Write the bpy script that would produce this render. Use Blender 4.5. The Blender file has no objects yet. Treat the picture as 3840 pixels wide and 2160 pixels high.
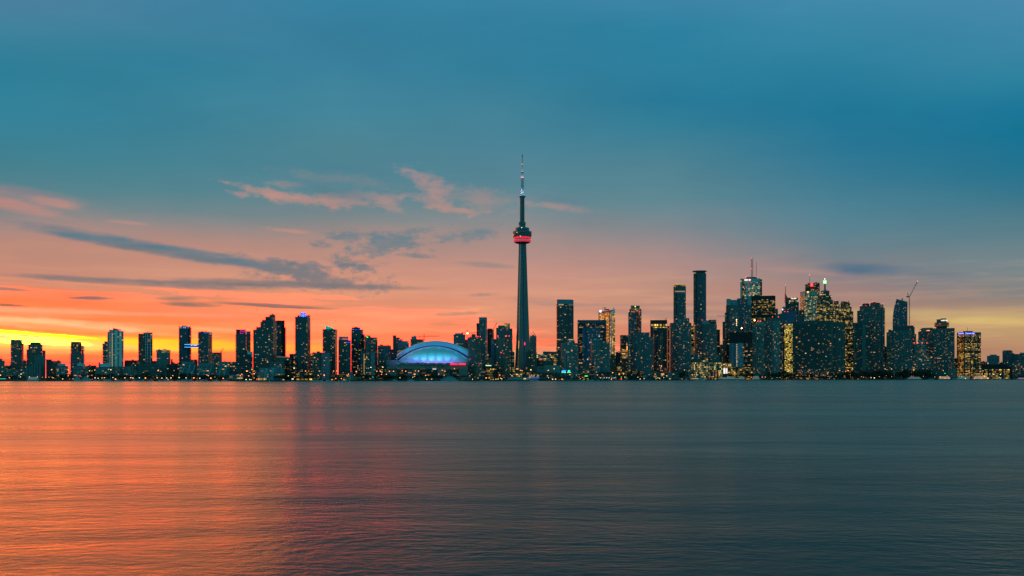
import bpy, math, random
from mathutils import Vector
R = math.radians
sc = bpy.context.scene
C = sc.collection

# ------------------------------------------------------------------ camera
# F, CX, HY: focal length, principal column and horizon row of the photograph (3840 x 2160)
F, CX, HY, CH = 3640.0, 1920.0, 1416.0, 7.0
cam = bpy.data.cameras.new("camera")
cam.sensor_width = 36.0
cam.lens = 36.0 * F / 3840.0
cam.shift_y = (HY - 1080.0) / 3840.0
cam.clip_start, cam.clip_end = 1.0, 90000.0
camo = bpy.data.objects.new("camera", cam)
camo.location = (0, 0, CH)
camo.rotation_euler = (R(90), 0, 0)
C.objects.link(camo)
sc.camera = camo
sc.render.engine = "CYCLES"
sc.view_settings.view_transform = "Standard"
sc.view_settings.look = "None"
sc.view_settings.exposure = 0.0
sc.view_settings.gamma = 1.0
sc.cycles.sample_clamp_indirect = 25.0
sc.cycles.max_bounces = 5
sc.cycles.use_denoising = True
sc.cycles.denoiser = "OPENIMAGEDENOISE"
sc.cycles.denoising_input_passes = "RGB_ALBEDO_NORMAL"


def lin(r, g, b):
    def f(c):
        c = c / 255.0
        return c / 12.92 if c <= 0.04045 else ((c + 0.055) / 1.055) ** 2.4
    return (f(r), f(g), f(b), 1.0)


# ------------------------------------------------------------------ node helpers
class NT:
    def __init__(s, tree):
        s.t = tree
        s.n = tree.nodes
        s.l = tree.links

    def put(s, sock, v):
        if hasattr(v, "is_linked") or isinstance(v, bpy.types.NodeSocket):
            s.l.new(v, sock)
        else:
            sock.default_value = v

    def m(s, op, a, b=0.0, c=None, clamp=False):
        n = s.n.new("ShaderNodeMath")
        n.operation = op
        n.use_clamp = clamp
        s.put(n.inputs[0], a)
        s.put(n.inputs[1], b)
        if c is not None:
            s.put(n.inputs[2], c)
        return n.outputs[0]

    def mr(s, v, a, b, c=0.0, d=1.0, kind="SMOOTHSTEP"):
        n = s.n.new("ShaderNodeMapRange")
        n.interpolation_type = kind
        for i, x in enumerate((v, a, b, c, d)):
            s.put(n.inputs[i], x)
        return n.outputs[0]

    def mix(s, f, a, b, blend="MIX"):
        n = s.n.new("ShaderNodeMixRGB")
        n.blend_type = blend
        s.put(n.inputs[0], f)
        s.put(n.inputs[1], a)
        s.put(n.inputs[2], b)
        return n.outputs[0]

    def noise(s, vec, scale, detail=3.0, rough=0.55, out=0):
        n = s.n.new("ShaderNodeTexNoise")
        s.put(n.inputs["Vector"], vec)
        n.inputs["Scale"].default_value = scale
        n.inputs["Detail"].default_value = detail
        n.inputs["Roughness"].default_value = rough
        return n.outputs[out]

    def comb(s, x, y, z=0.0):
        n = s.n.new("ShaderNodeCombineXYZ")
        for i, v in enumerate((x, y, z)):
            s.put(n.inputs[i], v)
        return n.outputs[0]

    def mapping(s, vec, loc=(0, 0, 0), rot=(0, 0, 0), scale=(1, 1, 1), kind="POINT"):
        n = s.n.new("ShaderNodeMapping")
        n.vector_type = kind
        s.put(n.inputs[0], vec)
        n.inputs[1].default_value = loc
        n.inputs[2].default_value = rot
        n.inputs[3].default_value = scale
        return n.outputs[0]


# ------------------------------------------------------------------ sky (world), laid out by compass direction and elevation
def S(px, py):
    az = math.atan((px - CX) / F)
    return az * F / 1000.0, (HY - py) * math.cos(az) / 1000.0


world = bpy.data.worlds.new("World")
sc.world = world
world.use_nodes = True
w = NT(world.node_tree)
w.n.clear()
tc = w.n.new("ShaderNodeTexCoord")
sep = w.n.new("ShaderNodeSeparateXYZ")
w.l.new(tc.outputs["Generated"], sep.inputs[0])
dx, dy, dz = sep.outputs
rr = w.m("SQRT", w.m("ADD", w.m("MULTIPLY", dx, dx), w.m("MULTIPLY", dy, dy)))
el = w.m("MULTIPLY", w.m("DIVIDE", dz, w.m("MAXIMUM", rr, 0.001)), F / 1000.0)
azr = w.m("ARCTAN2", dx, dy)
az = w.m("MULTIPLY", azr, F / 1000.0)
V = w.comb(az, el)
EM = 1.6
RB, GB = 8.0, 24.0
COLS = [
 (0, [(1416,248,96,78),(1395,246,98,74),(1350,248,104,62),(1310,255,142,58),(1262,250,190,80),(1235,255,146,66),(1200,255,140,72),(1170,255,138,76),(1120,255,128,74),(1085,240,138,98),(1050,208,140,116),(980,192,138,120),(900,188,138,122),(840,160,138,134),(780,122,134,138),(700,84,132,143),(600,68,129,144),(500,58,129,150),(400,50,129,154),(250,46,125,151),(110,62,129,156),(0,76,128,159)]),
 (650,[(1416,246,108,80),(1360,250,118,72),(1320,253,140,66),(1280,255,160,60),(1240,253,146,70),(1200,255,136,78),(1150,252,140,92),(1100,222,144,112),(1060,210,148,122),(980,196,142,124),(900,180,138,127),(840,148,138,136),(780,110,134,140),(700,84,132,143),(600,70,130,147),(450,60,129,151),(250,50,126,153),(120,62,129,157),(0,66,128,160)]),
 (1250,[(1416,244,120,86),(1360,248,126,82),(1310,248,136,88),(1250,254,136,84),(1200,253,142,96),(1150,236,146,108),(1080,220,152,122),(1000,202,146,128),(900,170,140,132),(820,128,136,138),(740,98,133,143),(640,78,130,146),(550,78,132,147),(400,67,133,155),(250,60,129,157),(110,54,125,155),(0,54,128,160)]),
 (1900,[(1416,206,146,108),(1340,222,146,110),(1290,246,130,88),(1240,240,140,102),(1180,228,150,118),(1100,216,150,126),(1000,196,145,131),(920,168,140,135),(840,138,138,140),(760,108,138,146),(680,88,133,148),(560,76,130,150),(400,62,127,150),(250,50,125,154),(110,52,128,158),(0,58,131,164)]),
 (2500,[(1416,212,132,104),(1340,224,140,108),(1290,232,130,102),(1230,212,142,118),(1150,202,148,126),(1080,192,145,128),(1000,176,141,134),(920,150,137,139),(840,122,136,143),(750,97,137,148),(600,76,130,147),(480,50,124,150),(380,38,118,149),(250,45,127,158),(100,46,129,162),(0,60,133,167)]),
 (3150,[(1416,190,132,104),(1300,196,146,112),(1220,186,146,114),(1150,172,134,122),(1080,150,130,130),(1000,124,130,137),(920,102,130,142),(820,84,129,146),(700,66,125,147),(560,44,119,149),(420,32,117,150),(250,44,127,158),(100,56,133,164),(0,66,137,170)]),
 (3840,[(1416,176,128,104),(1320,186,138,108),(1260,190,154,112),(1210,200,166,112),(1165,172,146,118),(1110,134,131,128),(1050,126,133,134),(960,112,132,138),(860,88,126,138),(740,58,119,141),(620,34,114,143),(500,22,114,146),(400,28,118,152),(290,45,129,158),(150,60,134,165),(0,72,138,171)]),
]


def ramp(stops, x):
    n = w.n.new("ShaderNodeValToRGB")
    cr = n.color_ramp
    cr.interpolation = "LINEAR"
    el_ = cr.elements
    stops = sorted(stops)
    while len(el_) < len(stops):
        el_.new(0.5)
    for e_, (p, c) in zip(el_, stops):
        e_.position = p
        e_.color = c
    w.l.new(x, n.inputs[0])
    return n.outputs[0]


warp = w.noise(w.mapping(V, scale=(0.7, 2.6, 1)), 1.6, 3.0, 0.5)
warp2 = w.noise(w.mapping(V, loc=(7, 3, 0), scale=(1.4, 11.0, 1)), 1.5, 4.0, 0.6)
elw = w.m("ADD", el, w.m("MULTIPLY", w.m("SUBTRACT", warp, 0.5), 0.09))
elw = w.m("ADD", elw, w.m("MULTIPLY", w.m("SUBTRACT", warp2, 0.5), 0.035))
ex = w.m("DIVIDE", elw, EM, clamp=True)
col = None
prev = None
for px, st in COLS:
    stops = []
    for py, r_, g_, b_ in st:
        a_, e_ = S(px, py)
        stops.append((max(0.0, min(1.0, e_ / EM)), lin(r_, g_, b_)))
    c_ = ramp(stops, ex)
    a_ = S(px, 0)[0]
    if col is None:
        col = c_
    else:
        col = w.mix(w.mr(az, prev, a_, kind="LINEAR"), col, c_)
    prev = a_

# soft fine streaks through the low sky
st1 = w.noise(w.mapping(V, loc=(2, 9, 0), rot=(0, 0, -0.05), scale=(1.1, 13.0, 1)), 1.7, 5.0, 0.6)
low = w.mr(el, 0.55, 0.05)
stf = w.m("MULTIPLY", w.m("SUBTRACT", st1, 0.5), w.m("MULTIPLY", low, 0.6))
col = w.mix(w.mr(stf, 0.0, 0.30, kind="LINEAR"), col, lin(255, 190, 140))
col = w.mix(w.mr(w.m("MULTIPLY", stf, -1.0), 0.0, 0.42, kind="LINEAR"), col, lin(170, 108, 92))

# cloud blobs: (px, py, half width, half height, slope deg, rgb, opacity, softness, raggedness, noise layer)
n_soft = w.m("SUBTRACT", w.noise(w.mapping(V, scale=(2.2, 9, 1)), 1.5, 5.0, 0.6), 0.5)
n_puff = w.m("SUBTRACT", w.noise(w.mapping(V, loc=(3, 1, 0), scale=(7, 13, 1)), 1.5, 6.0, 0.66), 0.5)
n_torn = w.m("SUBTRACT", w.noise(w.mapping(V, loc=(8, 2, 0), rot=(0, 0, -0.15), scale=(16, 38, 1)), 1.6, 5.0, 0.6), 0.5)
n_puff = w.m("MULTIPLY_ADD", n_torn, 0.42, n_puff)
n_soft = w.m("MULTIPLY_ADD", n_torn, 0.22, n_soft)
fib = w.mr(w.noise(w.mapping(V, loc=(1, 6, 0), rot=(0, 0, -0.1), scale=(3.0, 22, 1)), 1.6, 6.0, 0.65), 0.30, 0.66, 0.62, 1.05)
CL = [
 # bright sunset bands, left
 (150,1213,460,15,3.4,(252,206,146),.95,.6,1.2,0),
 (60,1162,620,8,0.3,(255,184,140),.7,.8,1.0,0),
 (60,1290,520,20,1.4,(252,206,70),.85,.6,.9,0),
 (150,1275,400,21,3.0,(247,241,138),1.0,.5,.6,0),
 (130,1252,430,5.5,3.9,(255,246,20),.95,.5,.5,0),
 (640,1289,430,17,1.6,(255,224,40),.95,.5,.7,0),
 (1150,1303,400,17,1.0,(255,176,62),.75,.7,.8,0),
 (700,1232,360,8,2.5,(255,188,130),.55,.8,1.2,0),
 (330,1240,300,7,5,(255,146,64),.75,.7,.8,0),
 (120,1316,260,7,1.5,(255,168,120),.5,.8,1.2,0),
 (200,1108,330,22,1,(255,128,80),.6,.9,.8,0),
 (1500,1210,300,26,2,(228,150,112),.42,.8,1.0,0),
 (760,1172,220,18,2,(226,146,108),.5,.9,1.0,0),
 # pale bands, right
 (3560,1180,420,16,3.2,(206,174,122),.7,.9,1.0,0),
 (3700,1205,330,11,3.0,(222,190,118),.75,.8,1.1,0),
 (3330,1178,150,9,2,(196,168,124),.5,.9,1.0,0),
 (3780,1245,300,8,1.0,(198,164,116),.5,.9,1.0,0),
 (2950,1090,420,26,3.5,(176,134,124),.4,.9,.9,0),
 (2650,1000,420,30,4,(166,134,134),.35,.9,.9,0),
 # pink clouds, upper
 (70,742,210,20,4,(178,138,134),.7,.7,1.3,0),
 (50,772,140,12,8,(206,140,126),.8,.6,1.4,0),
 (210,762,60,9,8,(206,142,128),.7,.6,1.2,0),
 (895,727,45,7,4,(204,146,136),.75,.7,1.5,1),
 (1000,722,90,11,10,(198,144,134),.75,.7,1.6,1),
 (1110,745,120,15,7,(192,142,132),.75,.7,1.7,1),
 (1270,756,130,15,3,(188,142,134),.7,.8,1.7,1),
 (1400,738,90,12,5,(184,142,136),.6,.8,1.8,1),
 (1060,688,70,8,4,(170,140,138),.5,.8,1.8,1),
 (1290,672,200,12,4,(146,136,140),.4,.9,1.8,1),
 (1565,668,60,14,36,(184,144,138),.7,.8,1.7,1),
 (1625,702,70,20,32,(178,142,138),.7,.8,1.8,1),
 (1745,738,120,24,10,(172,142,138),.6,.9,1.9,1),
 (1640,762,100,14,14,(188,144,134),.65,.8,1.8,1),
 (1720,786,80,8,5,(190,144,132),.6,.8,1.6,1),
 (1890,745,150,13,5,(160,140,138),.45,.9,1.7,1),
 (2075,774,110,9,7,(192,144,136),.65,.8,1.4,1),
 (1462,772,40,14,20,(190,144,136),.65,.8,1.6,1),
 (480,835,50,5,2,(204,146,130),.5,.8,1,0),
 (1080,865,60,7,5,(206,146,128),.6,.7,1.3,1),
 (860,1105,240,8,1,(246,152,110),.75,.7,1.6,1),
 (1190,1112,100,8,2,(252,154,112),.7,.6,1.8,1),
 (500,1075,520,6,2.0,(246,148,108),.75,.7,1.2,0),
 (3060,1022,150,7,6,(184,140,134),.5,.8,1,0),
 # slate clouds
 (1245,716,130,13,7,(84,124,138),.75,.8,1.5,1),
 (120,722,60,7,3,(110,128,140),.5,.8,1,0),
 (2100,752,80,10,7,(96,128,144),.6,.8,1.4,1),
 (285,886,150,13,4,(92,124,140),.95,.5,.9,0),
 (470,912,330,19,8.5,(88,122,138),.97,.45,.8,0),
 (820,968,340,17,9.5,(92,122,136),.97,.45,.8,0),
 (600,945,300,9,6.5,(120,120,124),.8,.7,1.0,0),
 (1070,1008,200,24,9,(112,122,130),.9,.6,1.4,1),
 (1190,1046,230,28,7,(126,122,126),.85,.7,1.7,1),
 (1330,990,90,20,10,(116,124,130),.8,.6,2.0,1),
 (1240,1072,300,9,1,(128,120,122),.9,.6,.8,0),
 (480,1058,420,11,1.2,(134,120,120),.95,.5,1.0,0),
 (950,1062,330,13,0.2,(130,120,122),.95,.5,1.0,0),
 (1160,1000,60,16,8,(112,122,130),.7,.6,2.0,1),
 (1310,888,95,22,-8,(104,126,138),.8,.7,2.0,1),
 (1470,912,120,32,-10,(106,128,138),.9,.7,2.0,1),
 (1400,940,90,12,-12,(120,128,134),.6,.7,2.0,1),
 (1750,882,100,20,-10,(106,130,140),.85,.7,2.0,1),
 (1205,912,40,14,10,(118,126,134),.7,.7,2.0,1),
 (1572,960,52,8,3,(106,126,134),.9,.6,1.4,1),
 (1820,993,85,8,4,(146,134,132),.8,.7,1.2,0),
 (1310,995,60,9,2,(112,124,132),.8,.6,1.6,1),
 (340,1118,62,6,-1,(128,108,108),.95,.5,.9,0),
 (700,1142,92,9,1,(150,116,104),.95,.5,1.0,0),
 (655,1120,62,8,-2,(156,122,112),.8,.6,1.1,0),
 (1030,1147,200,6.5,2.2,(140,110,102),.95,.5,.9,0),
 (20,1084,60,5,2,(150,118,114),.8,.6,1,0),
 (20,1143,50,4,2,(160,104,84),.9,.6,1,0),
 (760,1062,300,6,0.5,(120,114,118),.6,.7,1.1,0),
 (1810,1106,50,7,-3,(150,130,124),.6,.7,1.2,1),
 (1740,1176,70,6,-3,(170,128,110),.6,.7,1.2,1),
 (2010,1130,80,10,4,(168,138,128),.55,.8,1.3,0),
 (2350,1143,330,6,0,(162,134,128),.55,.7,1.4,0),
 (2470,1180,250,14,4,(136,124,124),.6,.8,1.3,0),
 (2640,1170,120,6,2,(146,122,120),.5,.8,1.3,0),
 (3215,1007,95,21,4,(80,110,134),1.0,.7,.9,0),
 (3320,1010,90,14,4,(100,120,138),.6,.8,1.0,0),
 (3520,1030,80,8,3,(104,122,136),.5,.8,1.0,0),
]
for (px, py, hw, hh, sl, rgb, op, soft, rag, lay) in CL:
    a_, e_ = S(px, py)
    ma = w.n.new("ShaderNodeVectorMath")     # ties each blob to the one before it, so the shader is evaluated in sequence
    ma.operation = "MULTIPLY_ADD"
    w.l.new(col, ma.inputs[0])
    ma.inputs[1].default_value = (1e-7, 1e-7, 1e-7)
    w.l.new(V, ma.inputs[2])
    mp = w.mapping(ma.outputs[0], loc=(a_, e_, 0), rot=(0, 0, R(-sl)), scale=(hw * (0.85 if hw > 120 else 1.0) / 1000.0, hh * (1.3 if py < 800 else 1.0) / 1000.0, 1), kind="TEXTURE")
    vm = w.n.new("ShaderNodeVectorMath")
    vm.operation = "LENGTH"
    w.l.new(mp, vm.inputs[0])
    d = w.m("MULTIPLY_ADD", (n_puff if lay else n_soft), rag * (2.6 if lay else 2.0), vm.outputs["Value"])
    f = w.mr(d, 1.2 + soft * 0.75, 0.8 - soft * 0.8, 0.0, op)
    f = w.m("MULTIPLY", f, fib if py > 800 else w.m("MULTIPLY", fib, 0.82))
    col = w.mix(f, col, lin(*rgb))

# a very faint mottling everywhere
mot = w.noise(w.mapping(V, loc=(5, 5, 0), scale=(1.0, 2.4, 1)), 1.3, 4.0, 0.6)
col = w.mix(1.0, col, w.mix(w.mr(mot, 0.3, 0.7, kind="LINEAR"), (0.93, 0.95, 0.96, 1), (1.07, 1.05, 1.03, 1)), "MULTIPLY")
# the sunset is far brighter than the picture's white: its clipped red (and, in the yellow band, green) goes on rising
sc3 = w.n.new("ShaderNodeSeparateColor")
w.l.new(col, sc3.inputs[0])
lm_ = w.mr(az, 1.1, -1.0)
up_ = w.mr(el, 0.75, 0.35)
kk = w.m("MULTIPLY", lm_, up_)
rb = w.m("MULTIPLY", w.mr(sc3.outputs[0], 0.80, 1.0), w.m("MULTIPLY", kk, RB))
gb = w.m("MULTIPLY", w.mr(sc3.outputs[1], 0.76, 0.98), w.m("MULTIPLY", kk, GB))
cc3 = w.n.new("ShaderNodeCombineColor")
w.l.new(w.m("MULTIPLY", sc3.outputs[0], w.m("ADD", 1.0, rb)), cc3.inputs[0])
w.l.new(w.m("MULTIPLY", sc3.outputs[1], w.m("ADD", 1.0, gb)), cc3.inputs[1])
w.l.new(sc3.outputs[2], cc3.inputs[2])
col = cc3.outputs[0]
# the sky behind the viewer and overhead: teal, brightened behind to light the facades
back = ramp([(0.0, lin(92, 176, 182)), (0.2, lin(70, 178, 188)), (0.6, lin(44, 168, 182)), (1.0, lin(30, 140, 160))], ex)
aaz = w.m("ABSOLUTE", azr)
col = w.mix(w.mr(aaz, 0.75, 1.7), col, back)
zen = w.mr(el, 1.5, 5.0)
col = w.mix(zen, col, lin(34, 124, 150))
# the glow of the sun just under the horizon, left of the frame
gl = w.mapping(V, loc=(-2.6, 0.05, 0), scale=(0.8, 0.3, 1), kind="TEXTURE")
vm = w.n.new("ShaderNodeVectorMath")
vm.operation = "LENGTH"
w.l.new(gl, vm.inputs[0])
col = w.mix(w.mr(vm.outputs["Value"], 1.0, 0.0), col, (4.0, 1.6, 0.3, 1))
bg = w.n.new("ShaderNodeBackground")
w.l.new(col, bg.inputs[0])
bg.inputs[1].default_value = 1.0
wo = w.n.new("ShaderNodeOutputWorld")
w.l.new(bg.outputs[0], wo.inputs[0])
world.cycles.sampling_method = "MANUAL"
world.cycles.sample_map_resolution = 1024

# the low sun: behind the left end of the city, veiled and spread by the cloud bank
sl = bpy.data.lights.new("sun", "SUN")
sl.energy = 1.25
sl.angle = R(60)
sl.color = (1.0, 0.25, 0.01)
so = bpy.data.objects.new("sun", sl)
SUN_AZ, SUN_EL = R(-43), R(4)
dv = Vector((math.sin(SUN_AZ) * math.cos(SUN_EL), math.cos(SUN_AZ) * math.cos(SUN_EL), math.sin(SUN_EL)))
so.rotation_euler = (-dv).to_track_quat("-Z", "Y").to_euler()
so.location = (-1500, 1500, 600)
C.objects.link(so)


# ------------------------------------------------------------------ mesh and object helpers
def K(px):
    return (px - CX) / F


def P(px, py, Y):
    return Vector((K(px) * Y, Y, CH + (HY - py) / F * Y))


def Zat(py, Y):
    return CH + (HY - py) / F * Y


SH = [(-3000, 2300), (-800, 2050), (0, 1985), (390, 1900), (1000, 1880), (1700, 2040), (2100, 2150), (2400, 2380),
      (2700, 2700), (3000, 3000), (3400, 3250), (3840, 3350), (5200, 3500), (7500, 3800)]


def shore(px):
    for (a, b), (c, d) in zip(SH, SH[1:]):
        if a <= px <= c:
            return b + (d - b) * (px - a) / (c - a)
    return SH[0][1] if px < SH[0][0] else SH[-1][1]


LAND = 2.0


class MB:
    def __init__(s):
        s.v, s.f, s.uv, s.mi = [], [], [], []

    def face(s, pts, uv=None, mi=0):
        b = len(s.v)
        s.v += [tuple(p) for p in pts]
        s.f.append(tuple(range(b, b + len(pts))))
        s.uv.append(uv or [(0, 0)] * len(pts))
        s.mi.append(mi)

    def box(s, x0, x1, y0, y1, z0, z1, mi=0):
        q = [(x0, y0), (x1, y0), (x1, y1), (x0, y1)]
        s.prism(q, z0, z1, mi=mi)

    def prism(s, poly, z0, z1, bay=0.0, mi=0, top_mi=None, ztop=None, bottom=True):
        n = len(poly)
        zt = ztop or [z1] * n
        u = 0.0
        for i in range(n):
            j = (i + 1) % n
            a, b = poly[i], poly[j]
            L = math.hypot(b[0] - a[0], b[1] - a[1])
            if bay:
                L = max(1, round(L / bay)) * bay
            s.face([(a[0], a[1], z0), (b[0], b[1], z0), (b[0], b[1], zt[j]), (a[0], a[1], zt[i])],
                   [(u, z0), (u + L, z0), (u + L, zt[j]), (u, zt[i])], mi)
            u += L
        s.face([(poly[i][0], poly[i][1], zt[i]) for i in range(n)], None, mi if top_mi is None else top_mi)
        if bottom:
            s.face([(poly[i][0], poly[i][1], z0) for i in reversed(range(n))], None, mi if top_mi is None else top_mi)

    def bar(s, a, b, r, r2=None, n=5, mi=0):
        a, b = Vector(a), Vector(b)
        r2 = r if r2 is None else r2
        d = (b - a)
        if d.length < 1e-6:
            return
        d.normalize()
        up = Vector((0, 0, 1)) if abs(d.z) < 0.9 else Vector((1, 0, 0))
        e1 = d.cross(up).normalized()
        e2 = d.cross(e1)
        A = [a + (e1 * math.cos(t) + e2 * math.sin(t)) * r for t in [2 * math.pi * i / n for i in range(n)]]
        B = [b + (e1 * math.cos(t) + e2 * math.sin(t)) * r2 for t in [2 * math.pi * i / n for i in range(n)]]
        for i in range(n):
            j = (i + 1) % n
            s.face([A[j], A[i], B[i], B[j]], None, mi)
        s.face(B, None, mi)
        s.face(A[::-1], None, mi)

    def lathe(s, prof, n=32, cx=0, cy=0, mi=0):
        ring = [[(cx + r * math.cos(2 * math.pi * i / n), cy + r * math.sin(2 * math.pi * i / n), z) for i in range(n)] for z, r in prof]
        for a, b in zip(ring, ring[1:]):
            for i in range(n):
                j = (i + 1) % n
                s.face([a[i], a[j], b[j], b[i]], None, mi)
        s.face(ring[-1], None, mi)
        s.face(ring[0][::-1], None, mi)

    def build(s, name, mats, parent=None, off=(0, 0, 0), smooth=False):
        ox, oy, oz = off
        # weld equal vertices
        key, idx, vv = {}, [], []
        for p in s.v:
            k = (round(p[0], 3), round(p[1], 3), round(p[2], 3))
            if k not in key:
                key[k] = len(vv)
                vv.append((p[0] - ox, p[1] - oy, p[2] - oz))
            idx.append(key[k])
        faces, uvs, mis = [], [], []
        for f, uv, mi in zip(s.f, s.uv, s.mi):
            g = [idx[i] for i in f]
            if len(set(g)) < 3:
                continue
            gg, uu = [], []
            for a_, u_ in zip(g, uv):
                if a_ not in gg:
                    gg.append(a_)
                    uu.append(u_)
            faces.append(gg)
            uvs.append(uu)
            mis.append(mi)
        me = bpy.data.meshes.new(name)
        me.from_pydata(vv, [], faces)
        ul = me.uv_layers.new(name="UVMap")
        flat = [c for uv in uvs for p in uv for c in p]
        if len(flat) == len(ul.data) * 2:
            ul.data.foreach_set("uv", flat)
        me.polygons.foreach_set("material_index", mis)
        if smooth:
            me.polygons.foreach_set("use_smooth", [True] * len(faces))
        for m_ in (mats if isinstance(mats, (list, tuple)) else [mats]):
            me.materials.append(m_)
        o = bpy.data.objects.new(name, me)
        C.objects.link(o)
        if parent is not None:
            o.parent = parent
        return o


def tag(o, label=None, cat=None, group=None, kind=None):
    if label:
        o["label"] = label
    if cat:
        o["category"] = cat
    if group:
        o["group"] = group
    if kind:
        o["kind"] = kind
    return o


def empty(name, loc):
    o = bpy.data.objects.new(name, None)
    o.location = loc
    o.empty_display_size = 5
    C.objects.link(o)
    return o


# ------------------------------------------------------------------ materials
def plain(name, c, rough=0.7, metal=0.0, var=0.0, vs=0.2, emit=None, es=1.0):
    m = bpy.data.materials.new(name)
    m.use_nodes = True
    t = NT(m.node_tree)
    b = t.n["Principled BSDF"]
    b.inputs["Roughness"].default_value = rough
    b.inputs["Metallic"].default_value = metal
    c4 = (c[0], c[1], c[2], 1)
    b.inputs["Base Color"].default_value = c4
    if var:
        g = t.n.new("ShaderNodeNewGeometry")
        nz = t.noise(g.outputs["Position"], vs, 4.0, 0.6)
        t.l.new(t.mix(nz, tuple(x * (1 - var) for x in c) + (1,), tuple(min(1, x * (1 + var)) for x in c) + (1,)), b.inputs["Base Color"])
    if emit:
        b.inputs["Emission Color"].default_value = (emit[0], emit[1], emit[2], 1)
        b.inputs["Emission Strength"].default_value = es
        m.cycles.emission_sampling = "NONE"
    return m


def facade_group():
    g = bpy.data.node_groups.new("facade", "ShaderNodeTree")
    I = g.interface
    for nm, ty in [("Wall", "NodeSocketColor"), ("Glass", "NodeSocketColor"), ("Lamp", "NodeSocketColor"), ("Floor", "NodeSocketFloat"),
                   ("Bay", "NodeSocketFloat"), ("Spandrel", "NodeSocketFloat"), ("Mullion", "NodeSocketFloat"), ("Lit", "NodeSocketFloat"),
                   ("Strength", "NodeSocketFloat"), ("Row", "NodeSocketFloat"), ("Seed", "NodeSocketFloat"), ("Gloss", "NodeSocketFloat"), ("Run", "NodeSocketFloat")]:
        I.new_socket(name=nm, in_out="INPUT", socket_type=ty)
    I.new_socket(name="Shader", in_out="OUTPUT", socket_type="NodeSocketShader")
    t = NT(g)
    gi = t.n.new("NodeGroupInput")
    i = gi.outputs
    uv = t.n.new("ShaderNodeUVMap")
    sp = t.n.new("ShaderNodeSeparateXYZ")
    t.l.new(uv.outputs[0], sp.inputs[0])
    fu = t.m("DIVIDE", sp.outputs[0], i["Bay"])
    fv = t.m("DIVIDE", sp.outputs[1], i["Floor"])
    cu, cv = t.m("FLOOR", fu), t.m("FLOOR", fv)
    lu, lv = t.m("FRACT", fu), t.m("FRACT", fv)
    # plain strips between every few bays (cores, piers)
    gm = t.m("MULTIPLY", t.m("GREATER_THAN", lv, i["Spandrel"]), t.m("GREATER_THAN", lu, i["Mullion"]))
    wn = t.n.new("ShaderNodeTexWhiteNoise")
    wn.noise_dimensions = "3D"
    t.l.new(t.comb(cu, cv, i["Seed"]), wn.inputs["Vector"])
    wc = t.n.new("ShaderNodeSeparateColor")
    t.l.new(wn.outputs["Color"], wc.inputs[0])
    wr = t.n.new("ShaderNodeTexWhiteNoise")
    wr.noise_dimensions = "2D"
    t.l.new(t.comb(cv, i["Seed"]), wr.inputs["Vector"])
    # a few neighbouring cells belong to one home or office
    cl = t.noise(t.comb(t.m("MULTIPLY", cu, 0.33), t.m("MULTIPLY", cv, 0.45), i["Seed"]), 1.0, 1.0, 0.5)
    # piers: now and then a whole column of bays is plain wall, and columns differ a little in tone
    wp = t.n.new("ShaderNodeTexWhiteNoise")
    wp.noise_dimensions = "2D"
    t.l.new(t.comb(cu, t.m("ADD", i["Seed"], 4.7)), wp.inputs["Vector"])
    wpc = t.n.new("ShaderNodeSeparateColor")
    t.l.new(wp.outputs["Color"], wpc.inputs[0])
    gm = t.m("MULTIPLY", gm, t.m("GREATER_THAN", wp.outputs["Value"], 0.13))
    # rooms lit in runs of neighbouring bays
    wl = t.n.new("ShaderNodeTexWhiteNoise")
    wl.noise_dimensions = "3D"
    t.l.new(t.comb(t.m("FLOOR", t.m("DIVIDE", cu, i["Run"])), cv, t.m("ADD", i["Seed"], 9.1)), wl.inputs["Vector"])
    clf = t.mr(cl, 0.35, 0.68, 0.1, 2.4)
    rowf = t.m("MULTIPLY", t.m("POWER", wr.outputs["Value"], 1.6), 2.6)
    rowm = t.m("ADD", t.m("SUBTRACT", 1.0, i["Row"]), t.m("MULTIPLY", rowf, i["Row"]))
    th = t.m("MULTIPLY", t.m("MULTIPLY", t.m("MULTIPLY", i["Lit"], t.m("ADD", 0.5, t.m("MULTIPLY", i["Lit"], 0.5))), clf), rowm)
    lit = t.m("LESS_THAN", wl.outputs["Value"], th)
    bri = t.m("ADD", 0.16, t.m("MULTIPLY", t.m("POWER", wc.outputs[1], 3.0), 1.1))
    dim = t.m("MULTIPLY", t.m("LESS_THAN", wl.outputs["Value"], t.m("MULTIPLY", th, 2.6)), 0.11)
    em = t.m("MULTIPLY", t.m("MULTIPLY", t.m("MAXIMUM", t.m("MULTIPLY", lit, bri), dim), gm), i["Strength"])
    lc = t.mix(t.mr(wc.outputs[2], 0.35, 1.0, 0.0, 0.4, "LINEAR"), i["Lamp"], (1.0, 0.82, 0.5, 1))
    tint = t.m("MULTIPLY", t.m("ADD", 0.55, t.m("MULTIPLY", wc.outputs[0], 0.9)), t.m("ADD", 0.6, t.m("MULTIPLY", wpc.outputs[1], 0.8)))
    tn = t.n.new("ShaderNodeCombineColor")
    for k in range(3):
        t.l.new(tint, tn.inputs[k])
    gcol = t.mix(1.0, i["Glass"], tn.outputs[0], "MULTIPLY")
    ge = t.n.new("ShaderNodeNewGeometry")
    wv = t.noise(ge.outputs["Position"], 0.06, 4.0, 0.6)
    wall = t.mix(1.0, i["Wall"], t.mix(wv, (0.7, 0.7, 0.7, 1), (1.25, 1.25, 1.25, 1)), "MULTIPLY")
    b = t.n.new("ShaderNodeBsdfPrincipled")
    t.l.new(t.mix(gm, wall, gcol), b.inputs["Base Color"])
    t.l.new(t.m("SUBTRACT", 0.75, t.m("MULTIPLY", gm, t.m("MULTIPLY", i["Gloss"], 0.5))), b.inputs["Roughness"])
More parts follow.
